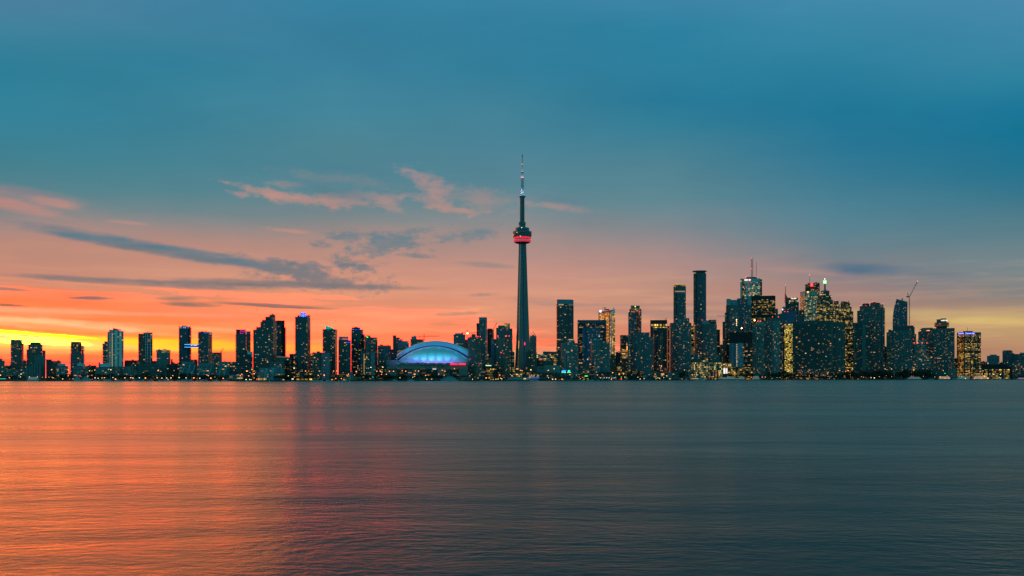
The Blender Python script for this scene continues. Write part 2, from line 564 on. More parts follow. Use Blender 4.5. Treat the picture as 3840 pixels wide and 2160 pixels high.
    t.l.new(t.mix(gm, (0.3, 0.3, 0.3, 1), (0.6, 0.6, 0.6, 1)), b.inputs["Specular IOR Level"])
    t.l.new(lc, b.inputs["Emission Color"])
    t.l.new(t.m("MULTIPLY", em, 0.74), b.inputs["Emission Strength"])
    go = t.n.new("NodeGroupOutput")
    t.l.new(b.outputs[0], go.inputs[0])
    return g


FG = facade_group()
WARM, GOLD, WHITE = (1.0, 0.44, 0.10), (1.0, 0.56, 0.07), (0.9, 0.95, 0.8)
STY = {
 # name: wall, glass, lamp, floor, bay, spandrel, mullion, lit, strength, row, gloss
 "glass": ((.085, .125, .135), (.02, .035, .04), WARM, 3.1, 3.4, .30, .14, .085, 1.15, .1, 1.0),
 "blue": ((.05, .11, .17), (.02, .05, .09), WARM, 3.3, 3.0, .22, .10, .09, 1.0, .4, 1.0),
 "brown": ((.36, .15, .13), (.09, .045, .045), WARM, 3.1, 3.6, .32, .2, .08, 1.05, .1, .8),
 "conc": ((.20, .22, .20), (.03, .045, .05), WARM, 3.0, 4.2, .48, .42, .10, 1.1, .1, .6),
 "stone": ((.13, .15, .12), (.03, .045, .04), WARM, 3.0, 3.8, .45, .40, .09, 1.1, .1, .6),
 "band": ((.42, .46, .46), (.025, .04, .045), WARM, 3.1, 5.2, .34, .10, .09, 1.1, .1, .8),
 "grid": ((.45, .50, .50), (.03, .05, .055), WARM, 3.1, 5.0, .26, .17, .10, 1.1, .1, .8),
 "office": ((.07, .09, .10), (.02, .03, .035), GOLD, 3.9, 3.0, .36, .14, .34, 1.5, .7, .8),
 "gold": ((.06, .07, .06), (.02, .025, .02), GOLD, 3.9, 4.6, .34, .12, .75, 1.5, .5, .6),
 "black": ((.012, .012, .012), (.010, .012, .012), GOLD, 3.8, 2.8, .40, .14, .24, 1.2, .8, .7),
 "dark": ((.035, .045, .05), (.012, .018, .02), WARM, 3.1, 3.6, .30, .14, .08, 1.1, .2, .8),
 "white": ((.62, .70, .68), (.03, .05, .05), WHITE, 4.0, 2.6, .52, .06, .30, 1.2, .8, .8),
 "red": ((.10, .03, .025), (.03, .012, .012), WARM, 3.8, 4.0, .45, .30, .22, 1.2, .3, .5),
}
_seed = [3]
MATS = {}


def fac(sty, **o):
    wall, glass, lamp, fl, bay, spn, mul, lit, st, row, gls = STY[sty]
    _seed[0] += 1
    m = bpy.data.materials.new("facade_" + sty)
    m.use_nodes = True
    n = m.node_tree.nodes
    n.remove(n["Principled BSDF"])
    g = n.new("ShaderNodeGroup")
    g.node_tree = FG
    v = dict(Wall=wall, Glass=glass, Lamp=lamp, Floor=fl, Bay=bay, Spandrel=spn, Mullion=mul, Lit=lit, Strength=st, Row=row, Seed=_seed[0] * 1.37, Gloss=gls, Run=3.0 if sty in ("office", "gold", "black", "white") else 1.0)
    v.update({k.capitalize(): x for k, x in o.items()})
    for k, x in v.items():
        g.inputs[k].default_value = (x[0], x[1], x[2], 1) if isinstance(x, tuple) else x
    m.node_tree.links.new(g.outputs[0], n["Material Output"].inputs[0])
    m.cycles.emission_sampling = "NONE"
    m["bay"] = v["Bay"]
    m["floor"] = v["Floor"]
    return m


M_ROOF = plain("roof_gravel", (.05, .055, .06), .9, var=.3)
M_CONC = plain("pale_concrete", (.26, .29, .29), .8, var=.2)
M_SLAB = plain("slab_concrete", (.20, .24, .25), .8, var=.2)
M_SLABD = plain("dark_slab", (.07, .09, .10), .8, var=.2)
M_STEEL = plain("grey_steel", (.10, .11, .12), .5, .3)
M_DKST = plain("dark_steel", (.03, .035, .04), .5, .3)
M_WHITEP = plain("white_paint", (.62, .66, .68), .5, var=.1)
M_LIT = [plain("lit_room_amber", (.3, .2, .1), .5, emit=(1, .40, .09), es=.62),
         plain("lit_room_yellow", (.3, .25, .1), .5, emit=(1, .56, .15), es=.66),
         plain("lit_room_pale", (.3, .3, .2), .5, emit=(1, .70, .34), es=.62),
         plain("lit_room_office", (.3, .25, .1), .5, emit=(1, .60, .07), es=.9)]
M_REDL = plain("red_beacon", (.2, .0, .0), .5, emit=(1, .03, .05), es=4)
GLOW = {}


def glow(rgb, s):
    k = (rgb, s)
    if k not in GLOW:
        GLOW[k] = plain("lamp_glow", (.2, .2, .2), .5, emit=rgb, es=s)
    return GLOW[k]


_pane = MB()
_pane.box(-.5, .5, -.5, .5, -.5, .5)
PANES = []
for m_ in M_LIT:
    o_ = _pane.build("pane_source", m_)
    PANES.append(o_.data)
    bpy.data.objects.remove(o_)
BEAC = None


def slide(Cp, d, px):
    k = K(px)
    den = d[0] - k * d[1]
    return (k * Cp[1] - Cp[0]) / den


def foot(x0, x1, Y, xm=None, depth=None, shape="box", phi=None):
    xc = (x0 + x1) / 2 if xm is None else xm
    th = math.atan(K(xc))
    v = Vector((math.sin(th), math.cos(th)))
    t = Vector((math.cos(th), -math.sin(th)))
    Cp = Vector((K(xc) * Y, Y))
    if shape == "oval":
        a = (slide(Cp, t, x1) - slide(Cp, t, x0)) / 2
        b = a * (depth or 0.8)
        cc = Cp + v * b * 0.9
        a *= 1 + b * 0.9 / Y
        n = 26
        return [tuple(cc + t * (a * math.cos(2 * math.pi * i / n - math.pi / 2)) + v * (b * math.sin(2 * math.pi * i / n - math.pi / 2))) for i in range(n)]
    if shape == "bow":      # flat back, curved front
        a = (slide(Cp, t, x1) - slide(Cp, t, x0)) / 2
        bulge = a * 0.38
        cc = Cp + v * bulge
        pts = []
        n = 12
        for i in range(n + 1):
            q = -1 + 2 * i / n
            pts.append(tuple(cc + t * (a * q) - v * (bulge * (1 - q * q))))
        dd = depth or max(20, a * 1.1)
        pts.append(tuple(cc + t * a + v * dd))
        pts.append(tuple(cc - t * a + v * dd))
        return pts
    if xm is None:
        A = Cp + t * slide(Cp, t, x0)
        B = Cp + t * slide(Cp, t, x1)
        W = (B - A).length
        dd = depth or max(16, min(W * 0.8, 40))
        return [tuple(A), tuple(B), tuple(B + v * dd), tuple(A + v * dd)]
    if phi is None:
        phi = math.atan2(max(xm - x0, 1), max(x1 - xm, 1))
    phi = max(R(9), min(R(81), phi))
    d1 = t * math.cos(phi) + v * math.sin(phi)
    d2 = -t * math.sin(phi) + v * math.cos(phi)
    B = Cp + d1 * slide(Cp, d1, x1)
    A = Cp + d2 * slide(Cp, d2, x0)
    return [tuple(A), tuple(Cp), tuple(B), tuple(A + (B - Cp))]


rnd = random.Random(11)


def edging(poly, z0, z1, fl, out, th, mat, parent, root, name="balcony_edging"):
    mb = MB()
    cx = sum(p[0] for p in poly) / len(poly)
    cy = sum(p[1] for p in poly) / len(poly)
    n = len(poly)
    ring = []
    for i in range(n):
        a, b, c = Vector(poly[i - 1]), Vector(poly[i]), Vector(poly[(i + 1) % n])
        e1, e2 = (b - a).normalized(), (c - b).normalized()
        n1, n2 = Vector((e1.y, -e1.x)), Vector((e2.y, -e2.x))
        nn = (n1 + n2)
        nn = nn / max(nn.dot(n1), 0.3)
        ring.append(b + nn * out)
    z = math.ceil((z0 + 6) / fl) * fl
    while z < z1 - 1:
        for i in range(n):
            j = (i + 1) % n
            a, b = ring[i], ring[j]
            pa, pb = poly[i], poly[j]
            mb.face([(a[0], a[1], z - th / 2), (b[0], b[1], z - th / 2), (b[0], b[1], z + th / 2), (a[0], a[1], z + th / 2)])
            mb.face([(a[0], a[1], z + th / 2), (b[0], b[1], z + th / 2), (pb[0], pb[1], z + th / 2), (pa[0], pa[1], z + th / 2)])
            mb.face([(pa[0], pa[1], z - th / 2), (pb[0], pb[1], z - th / 2), (b[0], b[1], z - th / 2), (a[0], a[1], z - th / 2)])
        z += fl
    return mb.build(name, mat, parent, off=root.location)


class Bld:
    """One building: an Empty at its base and its parts."""

    def __init__(s, name, label, Y, px, cat="building", group=None):
        s.Y = Y
        z = LAND
        s.root = empty(name, (K(px) * Y, Y, z))
        tag(s.root, label, cat, group)

    def block(s, name, x0, x1, top, m, bot=None, xm=None, shape="box", depth=None, dy=0.0, topr=None, tops=None,
              slab=0.0, smat=None, sth=0.7, lit=0, lm=None, phi=None, roofm=None, plant=True, label=None, parent=None):
        Y = s.Y + dy
        poly = foot(x0, x1, Y, xm, depth, shape, phi)
        z1 = Zat(top, Y)
        z0 = LAND if bot is None else Zat(bot, Y)
        mb = MB()
        bay = m["bay"] if "bay" in m else 0
        zt = None
        if topr is not None:
            zr = Zat(topr, Y)
            xs = [p[0] / p[1] for p in poly]
            lo, hi = min(xs), max(xs)
            zt = [z1 + (zr - z1) * (x - lo) / (hi - lo) for x in xs]
        mb.prism(poly, z0, z1, bay=bay, mi=0, top_mi=1, ztop=zt)
        o = mb.build(name, [m, roofm or M_ROOF], parent or s.root, off=s.root.location)
        if label:
            o["label"] = label
        if slab and not topr:
            edging(poly, z0, z1, m["floor"] if "floor" in m else 3.1, slab, sth, smat or M_SLAB, o, s.root)
        if lit:
            s.windows(poly, z0, min(zt) if zt else z1, lit, m, lm)
        s.last = (poly, z0, z1, o)
        return o

    def windows(s, poly, z0, z1, count, m, lm=None):
        fl = m["floor"] if "floor" in m else 3.1
        bay = m["bay"] if "bay" in m else 3.5
        faces = []
        n = len(poly)
        for i in range(n):
            a, b = Vector(poly[i]), Vector(poly[(i + 1) % n])
            e = b - a
            nrm = Vector((e.y, -e.x)).normalized()
            mid = (a + b) / 2
            f = -nrm.dot(mid.normalized())
            if f > 0.15 and e.length > bay * 0.8:
                faces.append((a, e, nrm, f * e.length))
        tot = sum(f[3] for f in faces)
        if not tot:
            return
        used = set()
        count = int(count * .5 + .5)
        zlo = max(z0, z0 + 4)
        nf = int((z1 - zlo) / fl) - 1
        if nf < 1:
            return
        # lit homes come in loose vertical runs
        for _ in range(count):
            q = rnd.uniform(0, tot)
            for k, fc in enumerate(faces):
                q -= fc[3]
                if q <= 0:
                    break
            a, e, nrm, _w = fc
            nb = max(1, round(e.length / bay))
            bi = rnd.randrange(nb)
            fi = rnd.randrange(nf)
            if (k, bi, fi) in used:
                continue
            used.add((k, bi, fi))
            wbay = e.length / nb
            pos = a + e * ((bi + 0.55) / nb) + nrm * 0.35
            z = (math.floor(zlo / fl) + 1 + fi + 0.65) * fl
            if z > z1 - 1.5:
                continue
            mi = lm if lm is not None else rnd.choice([0, 0, 1, 1, 2])
            o = bpy.data.objects.new("lit_window", PANES[mi])
            C.objects.link(o)
            o.parent = s.root
            o.location = (pos.x - s.root.location.x, pos.y - s.root.location.y, z - s.root.location.z)
            o.rotation_euler = (0, 0, math.atan2(e.y, e.x))
            o.scale = (wbay * rnd.uniform(.28, .62), .5, fl * rnd.uniform(.25, .45))

    def bar(s, name, px, y0, y1, r, m=None, dy=10, parent=None, px2=None):
        Y = s.Y + dy
        mb = MB()
        mb.bar(P(px, y0, Y), P(px2 or px, y1, Y), r * 1.2, r * .6, 6)
        return mb.build(name, m or M_DKST, parent or s.root, off=s.root.location)

    def beacon(s, px, py, dy=8, r=1.1, m=None):
        mb = MB()
        r *= .68
        p = P(px, py, s.Y + dy)
        mb.lathe([(p.z - r, r * .5), (p.z - r * .4, r), (p.z + r * .4, r), (p.z + r, r * .4)], 8, p.x, p.y)
        return mb.build("warning_light", m or M_REDL, s.root, off=s.root.location)

    def roof_kit(s, x0, x1, top, n=3, dy=12):
        """Plant boxes and whip aerials on a roof."""
        for i in range(n):
            a = rnd.uniform(x0 + 2, x1 - 6)
            w_ = rnd.uniform(3, 7)
            h = rnd.uniform(1.5, 3.5)
            Y = s.Y + dy + i * 1.3
            mb = MB()
            poly = foot(a, min(a + w_, x1 - 1), Y, None, 6)
            mb.prism(poly, Zat(top, Y) - .3, Zat(top - h, Y))
            mb.build("roof_plant_box", M_STEEL, s.root, off=s.root.location)

    def strip(s, name, x0, x1, y0, y1, m, dy=-1.0, depth=1.0):
        """A shallow box standing proud of the front: a band, a lit strip, a fin."""
        Y = s.Y + dy
        poly = foot(x0, x1, Y, None, depth)
        mb = MB()
        mb.prism(poly, Zat(y1, Y), Zat(y0, Y))
        return mb.build(name, m, s.root, off=s.root.location)

    def face_sign(s, text, px, py, hpx, rgb, st, xm, phi, left=False, bold=.03):
        """Lettering on one of the two visible faces of a corner-on block whose near edge stands at column xm."""
        o = s.sign(text, px, py, hpx, rgb, st, dy=0, bold=bold)
        th = math.atan(K(xm))
        v, t = Vector((math.sin(th), math.cos(th))), Vector((math.cos(th), -math.sin(th)))
        d = t * math.sin(phi) - v * math.cos(phi) if left else t * math.cos(phi) + v * math.sin(phi)
        Cp = Vector((K(xm) * s.Y, s.Y))
        q = Cp + d * slide(Cp, d, px)
        nrm = Vector((d.y, -d.x))
        q = q + nrm * 1.2
        o.location = Vector((q.x, q.y, Zat(py, q.y))) - s.root.location
        o.rotation_euler = (R(90), 0, math.atan2(d.y, d.x))
        return o

    def sign(s, text, px, py, hpx, rgb, st=2.5, dy=-2.0, name="sign_lettering", bold=0.02):
        Y = s.Y + dy
        cu = bpy.data.curves.new(name, "FONT")
        cu.body = text
        cu.align_x = "CENTER"
        cu.align_y = "CENTER"
        cu.size = hpx / F * Y / 0.72
        cu.extrude = .25
        cu.offset = bold * cu.size
        t_ = bpy.data.objects.new(name, cu)
        C.objects.link(t_)
        me = bpy.data.meshes.new_from_object(t_.evaluated_get(bpy.context.evaluated_depsgraph_get()))
        bpy.data.objects.remove(t_)
        me.materials.clear()
        me.materials.append(glow(rgb, st))
        o = bpy.data.objects.new(name, me)
        C.objects.link(o)
        o.parent = s.root
        p = P(px, py, Y)
        o.location = p - s.root.location
        o.rotation_euler = (R(90), 0, -math.atan(K(px)))
        return o

# ------------------------------------------------------------------ the setting: water, land, quay
def water_mat():
    m = bpy.data.materials.new("lake_water")
    m.use_nodes = True
    t = NT(m.node_tree)
    t.n.remove(t.n["Principled BSDF"])
    g = t.n.new("ShaderNodeNewGeometry")
    pos = g.outputs["Position"]
    gl_ = t.n.new("ShaderNodeBsdfGlossy")
    gl_.inputs["Color"].default_value = (.55, .48, .39, 1)
    df = t.n.new("ShaderNodeBsdfDiffuse")
    df.inputs["Color"].default_value = (.003, .024, .034, 1)
    fr = t.n.new("ShaderNodeFresnel")
    fr.inputs["IOR"].default_value = 1.55
    mx = t.n.new("ShaderNodeMixShader")
    t.l.new(fr.outputs[0], mx.inputs[0])
    t.l.new(df.outputs[0], mx.inputs[1])
    t.l.new(gl_.outputs[0], mx.inputs[2])
    t.l.new(mx.outputs[0], t.n["Material Output"].inputs[0])
    # wind lanes: long bands of rougher and smoother water
    lane = t.noise(t.mapping(pos, scale=(.0011, .008, 1)), 1.0, 4.0, .6)
    b_r = t.mr(lane, .35, .68, .24, .36)
    t.l.new(b_r, gl_.inputs["Roughness"])
    wq = t.n.new("ShaderNodeVectorMath")
    wq.operation = "MULTIPLY_ADD"
    t.l.new(t.noise(pos, .05, 2.0, .5, out=1), wq.inputs[0])
    wq.inputs[1].default_value = (9, 5, 0)
    t.l.new(pos, wq.inputs[2])
    wpos = wq.outputs[0]
    w1 = t.noise(t.mapping(wpos, scale=(.95, 1.5, 1)), 1.0, 3.0, .6)
    w2 = t.noise(t.mapping(wpos, rot=(0, 0, .25), scale=(.13, .30, 1)), 1.0, 3.0, .6)
    w3 = t.noise(t.mapping(pos, rot=(0, 0, -.15), scale=(.018, .05, 1)), 1.0, 3.0, .6)
    h = t.m("ADD", t.m("MULTIPLY", w1, .10), t.m("ADD", t.m("MULTIPLY", w2, .17), t.m("MULTIPLY", w3, .5)))
    patch = t.noise(t.mapping(pos, rot=(0, 0, .1), scale=(.006, .022, 1)), 1.0, 4.0, .6)
    h = t.m("MULTIPLY", h, t.mr(patch, .36, .64, .6, 1.2))
    bp = t.n.new("ShaderNodeBump")
    bp.inputs["Strength"].default_value = 1.0
    bp.inputs["Distance"].default_value = 1.0
    t.l.new(h, bp.inputs["Height"])
    t.l.new(bp.outputs[0], gl_.inputs["Normal"])
    t.l.new(bp.outputs[0], fr.inputs["Normal"])
    return m


mb = MB()
ys = [-3000, -200, 0, 60, 200, 600, 1500, 4600]
for y0, y1 in zip(ys, ys[1:]):
    mb.face([(-9000, y0, 0), (9000, y0, 0), (9000, y1, 0), (-9000, y1, 0)])
tag(mb.build("lake_water", water_mat()), "calm lake reflecting the orange and blue dusk sky", kind="structure")

pts = [(K(px) * Y, Y) for px, Y in SH]
mb = MB()
for a, b in zip(pts, pts[1:]):
    mb.face([(a[0], a[1], LAND), (b[0], b[1], LAND), (b[0] * 11, 40000, LAND), (a[0] * 11, 40000, LAND)])
tag(mb.build("ground", plain("city_ground", (.035, .04, .035), .95, var=.4, vs=.02)), "dark flat city ground behind the quay", kind="structure")
mb = MB()
for a, b in zip(pts, pts[1:]):
    q = [(a[0], a[1] - 3), (b[0], b[1] - 3), (b[0], b[1] - .02), (a[0], a[1] - .02)]
    mb.prism(q, -2, LAND + .15)
tag(mb.build("quay_wall", plain("quay_stone", (.06, .065, .06), .9, var=.4)), "low dark stone quay along the water", "quay", kind="structure")


def lowrise(name, label, x0, x1, top, m, dY=40, cat="building", lit=2, kit=2, xm=None, slab=0, lm=None, **k):
    b = Bld(name, label, shore((x0 + x1) / 2) + dY, (x0 + x1) / 2, cat)
    b.block("facade", x0, x1, top, m, xm=xm, lit=lit, slab=slab, lm=lm, **k)
    if kit:
        b.roof_kit(x0, x1, top, kit)
    return b


# ------------------------------------------------------------------ A: far left
b = Bld("terraced_building", "stepped terraced apartment building cut off by the left picture edge", shore(5) + 60, 8)
m_ = fac("conc", lit=.06)
b.block("facade", -30, 21, 1372, m_, lit=3)
b.block("upper_storeys", -30, 17, 1352, m_, bot=1372, dy=4, slab=.8, lit=2)
b.block("penthouse", -25, 9, 1344, m_, bot=1352, dy=8)

b = Bld("apartment_tower", "leftmost brown apartment tower with a lit roof terrace screen", shore(64) + 160, 64)
m_ = fac("brown")
b.block("facade", 40, 83, 1278, m_, lit=20, slab=.5)
b.block("crown", 40, 83, 1273, fac("brown", lit=.5, floor=5.0, bay=2.4), bot=1278, dy=.4)
b.block("wing", 83.2, 88.5, 1288, m_, dy=1, slab=1.0, lit=6)
b.block("podium", 36, 92, 1368, m_, dy=-6, lit=8, slab=.6)
b.bar("roof_aerial", 56, 1273, 1267, .5)
b.bar("roof_aerial", 62, 1273, 1266, .5)

b = Bld("apartment_tower", "brown apartment tower with a rounded stepped top behind the grain silos", shore(132) + 190, 132)
m_ = fac("brown")
b.block("facade", 106, 159, 1292, m_, lit=18, slab=1.0)
b.block("crown", 113, 154, 1284, m_, bot=1292, dy=3, shape="bow", roofm=M_ROOF)
b.block("roof_cap", 117, 147, 1282.5, M_CONC, bot=1284, dy=6, shape="bow")
b.block("wing", 100, 106, 1310, m_, dy=1, slab=1.2, lit=4)
b.block("stair_tower", 159.2, 171, 1314, fac("brown", lit=.02, spandrel=.6), dy=2, lit=2)

b = Bld("grain_silo", "row of joined grey concrete grain silos with a headhouse on top", shore(130) + 30, 130, "silo")
m_c = plain("silo_concrete", (.16, .20, .20), .85, var=.25, vs=.05)
Y = b.Y
mb = MB()
for i in range(6):
    pxs = 96 + 57 * (i + .5) / 6
    rr_ = 57 / 6 / F * Y / 2
    mb.lathe([(LAND, rr_), (Zat(1366, Y), rr_)], 14, K(pxs) * Y, Y + rr_)
mb.build("silo_drum", m_c, b.root, off=b.root.location)
b.block("headhouse_base", 96, 153, 1364.5, m_c, bot=1366.5, dy=1)
b.block("headhouse", 130, 152.5, 1330, fac("conc", wall=(.16, .2, .2), lit=0.0, floor=9.0, bay=6.0, glass=(.15, .17, .17)), dy=9, bot=1364.5)
b.block("elevator_shaft", 153.5, 171, 1333, m_c, dy=14)
b = Bld("grain_silo", "dark second block of ribbed grain silos beside the grey ones", shore(183) + 26, 183, "silo")
mb = MB()
Y = b.Y
for i in range(5):
    pxs = 171.5 + 22.5 * (i + .5) / 5
    rr_ = 22.5 / 5 / F * Y / 2
    mb.lathe([(LAND, rr_), (Zat(1350, Y), rr_)], 12, K(pxs) * Y, Y + rr_)
mb.build("silo_drum", plain("dark_silo_concrete", (.07, .075, .075), .9, var=.25), b.root, off=b.root.location)
b.block("gallery", 171, 194, 1347, plain("silo_gallery", (.08, .07, .07), .9), bot=1350, dy=1)

lowrise("midrise_block", "low dark block right of the silos with a pale end wall", 194, 229, 1353, fac("brown", lit=.08), 90, lit=4)
b = lowrise("midrise_block", "white modern midrise with a flat white roof box before the dark block", 210, 256, 1372, fac("band", wall=(.3, .36, .38), lit=.1), 50, lit=8, kit=0)
b.block("penthouse", 223, 247, 1362, M_WHITEP, bot=1372, dy=5)
b.block("entry_bay", 230, 250, 1376, fac("grid", lit=.18), bot=1408, dy=-3)

b = Bld("apartment_tower", "rounded-top brown apartment tower with bristling balcony edges and pale blue middle", shore(290) + 150, 290)
m_ = fac("brown", lit=.05)
b.block("facade", 263.5, 316, 1326, fac("glass", wall=(.22, .26, .30), lit=.03), slab=1.6, lit=8, smat=M_SLAB)
b.block("upper_storeys", 265.5, 306, 1287, m_, bot=1326, dy=1, slab=.8, lit=6, smat=M_SLABD)
b.block("crown", 265.5, 304.5, 1281.5, m_, bot=1287, dy=2, shape="bow")
b.block("wing", 306.2, 315, 1296, m_, bot=1326, dy=2, slab=1.4, lit=5, smat=M_SLABD)
for q in (270, 277, 286, 293):
    b.bar("roof_aerial", q, 1281.5, 1278.5, .35)

b = lowrise("midrise_block", "pale midrise with a white rooftop box in front of the rounded tower", 276, 331, 1372, fac("band", wall=(.28, .34, .36), lit=.07), 45, lit=8, kit=0)
b.block("penthouse", 290, 321, 1363, M_WHITEP, bot=1372, dy=5)
b.block("entry_bay", 292, 312, 1376, fac("grid", lit=.1, wall=(.3, .4, .42)), bot=1404, dy=-3)
lowrise("midrise_block", "low dark block between two pale midrises on the left shore", 327, 362, 1370, fac("dark", lit=.06), 80, lit=4)
b = lowrise("terraced_building", "long white banded terrace building below the white slanted tower", 359, 412, 1376, fac("band", wall=(.33, .38, .36), lit=.09), 50, lit=8, kit=0, slab=.8)
b.block("penthouse", 374, 412, 1363, M_WHITEP, bot=1376, dy=6)
b.block("stair_tower", 369, 376, 1358, M_SLABD, bot=1376, dy=10)

b = Bld("apartment_tower", "slim grey tower half hidden behind the white slanted tower", shore(392) + 250, 393)
m_ = fac("brown", wall=(.16, .13, .12))
b.block("facade", 385, 392, 1288, m_, slab=1.0, lit=5)
b.block("upper_storeys", 391.3, 402.5, 1280, m_, dy=2, lit=6, slab=.6)
b.block("core", 402, 411, 1257, fac("red", lit=.02, wall=(.16, .06, .05)), dy=5)

b = Bld("apartment_tower", "tall white framed tower with a slanted roof and a vertical line of yellow lights", shore(435) + 130, 435)
m_ = fac("grid", wall=(.80, .80, .74), glass=(.08, .10, .10), lit=.03, bay=4.0, gloss=.8)
b.block("facade", 422, 464, 1238, m_, bot=None, lit=12, topr=1241)
b.block("crown", 423, 456, 1230, fac("glass", wall=(.40, .40, .38), floor=7, bay=6, lit=.08), bot=1238, dy=1, topr=1236)
b.block("wing", 408.5, 422.2, 1236, fac("conc", wall=(.75, .70, .66), lit=.02), dy=3, lit=3)
b.block("setback_wing", 402.8, 409, 1244, fac("conc", wall=(.6, .5, .46), lit=.02), dy=6)
for i in range(34):
    mb = MB()
    p = P(421.5, 1250 + i * 3.85, b.Y - 1.5)
    mb.box(p.x - .6, p.x + .6, p.y - .4, p.y + .4, p.z - .8, p.z + .8)
    mb.build("facade_lamp", M_LIT[1], b.root, off=b.root.location)

# ------------------------------------------------------------------ B
b = lowrise("brick_building", "long low reddish building left of the white grid tower", 467, 518, 1350, fac("red", wall=(.12, .07, .06), lit=.1), 150, lit=8, kit=3)
b = lowrise("midrise_block", "pale teal midrise in front of the low reddish building", 462, 520, 1374, fac("conc", lit=.07), 60, lit=6)
b.block("lobby", 504, 516, 1377, fac("gold", lit=.9, strength=2), bot=1383, dy=-2)
b = Bld("apartment_tower", "apartment tower with a white vertical grid right half and brown left half", shore(545) + 200, 545)
b.block("wing", 518, 536.5, 1251, fac("brown", wall=(.17, .13, .12), lit=.05), lit=8, dy=2)
b.block("facade", 536.5, 572.5, 1250, fac("grid", wall=(.78, .68, .66), lit=.02, bay=6.2, mullion=.3, floor=6.0, spandrel=.12), xm=552, lit=7)
b.block("crown", 536.8, 572.2, 1246, fac("grid", wall=(.22, .22, .24), floor=9, bay=2.4, lit=.0, mullion=.3), bot=1250, dy=.5, xm=552)
b.bar("roof_aerial", 554, 1246, 1242, .5)
lowrise("hall", "small bright red pitched roof between the grid tower and the yellow-crowned block", 571, 586, 1353, plain("red_roof", (.42, .01, .03), .6), 160, kit=0, lit=0)
b = Bld("apartment_block", "broad apartment block with a glowing yellow top storey", shore(612) + 130, 612)
b.block("facade", 586, 639, 1322, fac("conc", lit=.05), xm=632, lit=18, slab=.3)
b.block("crown", 584.5, 640.5, 1311.5, fac("grid", wall=(.28, .26, .2), floor=5, bay=3.4, lit=.95, strength=.9, lamp=(1, .72, .15)), bot=1322, dy=-1.0, xm=632)
b.roof_kit(590, 636, 1311.5, 5)
b.block("podium", 582, 645, 1380, fac("conc", lit=.06), dy=-8, lit=5)
b = lowrise("midrise_block", "narrow stepped block right of the yellow-crowned apartment block", 640, 656, 1359, fac("conc", lit=.04), 140, lit=3)
b.block("penthouse", 640, 648, 1346, fac("conc", lit=.1), bot=1359, dy=3)
lowrise("midrise_block", "dark low block behind the marina masts under the yellow-crowned block", 520, 590, 1362, fac("dark", wall=(.08, .10, .10), lit=.03), 70, lit=6, slab=.4)
lowrise("midrise_block", "dark low brick block left of the diagonal terraces", 625, 672, 1366, fac("red", wall=(.06, .05, .05), lit=.05), 90, lit=6)

b = Bld("apartment_tower", "tall curved glass tower with a bright blue crown at the left end of the skybridge", shore(693) + 170, 693)
m_ = fac("blue", lit=.05)
b.block("facade", 670, 716, 1231, m_, shape="bow", lit=24)
b.block("crown", 671, 715.5, 1224.5, fac("blue", wall=(.05, .12, .25), lamp=(.05, .42, 1.0), lit=1.0, strength=1.6, floor=9, bay=3.2, mullion=.08, spandrel=.1), bot=1231, dy=.6, shape="bow")
b.block("roof_cap", 669.5, 716.5, 1223.2, M_SLABD, bot=1224.5, dy=-.6, shape="bow")
b.block("balcony_wing", 709, 716.8, 1229, fac("glass", wall=(.12, .09, .08), lit=.04), dy=3, slab=1.0, lit=5)
b.roof_kit(675, 712, 1223, 3)
BB = Bld("skybridge", "glass skybridge with two blue light lines joining the twin towers", shore(718) + 168, 718, "bridge")
BB.root.location.z = Zat(1304, BB.Y)
Y = BB.Y
BB.block("deck", 689.5, 747, 1289, fac("blue", wall=(.02, .05, .08), lit=.03), bot=1304, dy=-3, depth=12)
BB.strip("light_strip", 692, 745, 1291, 1293.2, glow((.10, .42, 1.0), 1.6), dy=-4)
BB.strip("light_strip", 692, 745, 1301, 1303, glow((.10, .42, 1.0), 1.6), dy=-4)
for i, q in enumerate((716, 718.5, 723, 726, 728, 730.5, 732.5, 735, 737)):
    BB.strip("sign_letter", q, q + (1.4 if i % 3 else 2.2), 1293.8, 1296.2, glow((1.0, .70, .12), 1.5), dy=-4.2)
b = Bld("apartment_tower", "apartment tower with blue and white roof lights right of the skybridge", shore(769) + 170, 769)
b.block("facade", 742, 796, 1250, fac("glass", wall=(.08, .13, .16), lit=.06, floor=3.2), xm=781, lit=30)
b.block("crown", 742, 796.3, 1244.8, fac("blue", wall=(.05, .12, .25), lamp=(.06, .30, 1.0), lit=.8, strength=1.1, floor=8, bay=3), bot=1250, dy=.4, xm=781)
b.block("roof_cap", 741.5, 797, 1243.8, M_SLABD, bot=1244.8, dy=-.5, xm=781)
b.block("white_crown_end", 781, 795.8, 1244.8, fac("grid", wall=(.4, .42, .42), lamp=(.8, .85, .8), lit=.8, strength=.9, floor=4, bay=3), bot=1254, dy=-1)
b.roof_kit(745, 790, 1244, 4)
b = Bld("apartment_block", "lower glass block attached to the right of the skybridge towers", shore(815) + 160, 815)
b.block("facade", 796, 833, 1322, fac("glass", wall=(.12, .15, .16), lit=.1), xm=822, lit=14)
b.block("roof_cap", 795.5, 834, 1320.8, M_SLAB, bot=1322, dy=-.5, xm=822)
lowrise("midrise_block", "low brown block seen between the twin skybridge towers", 716, 741, 1349, fac("brown", lit=.06), 260, lit=3)

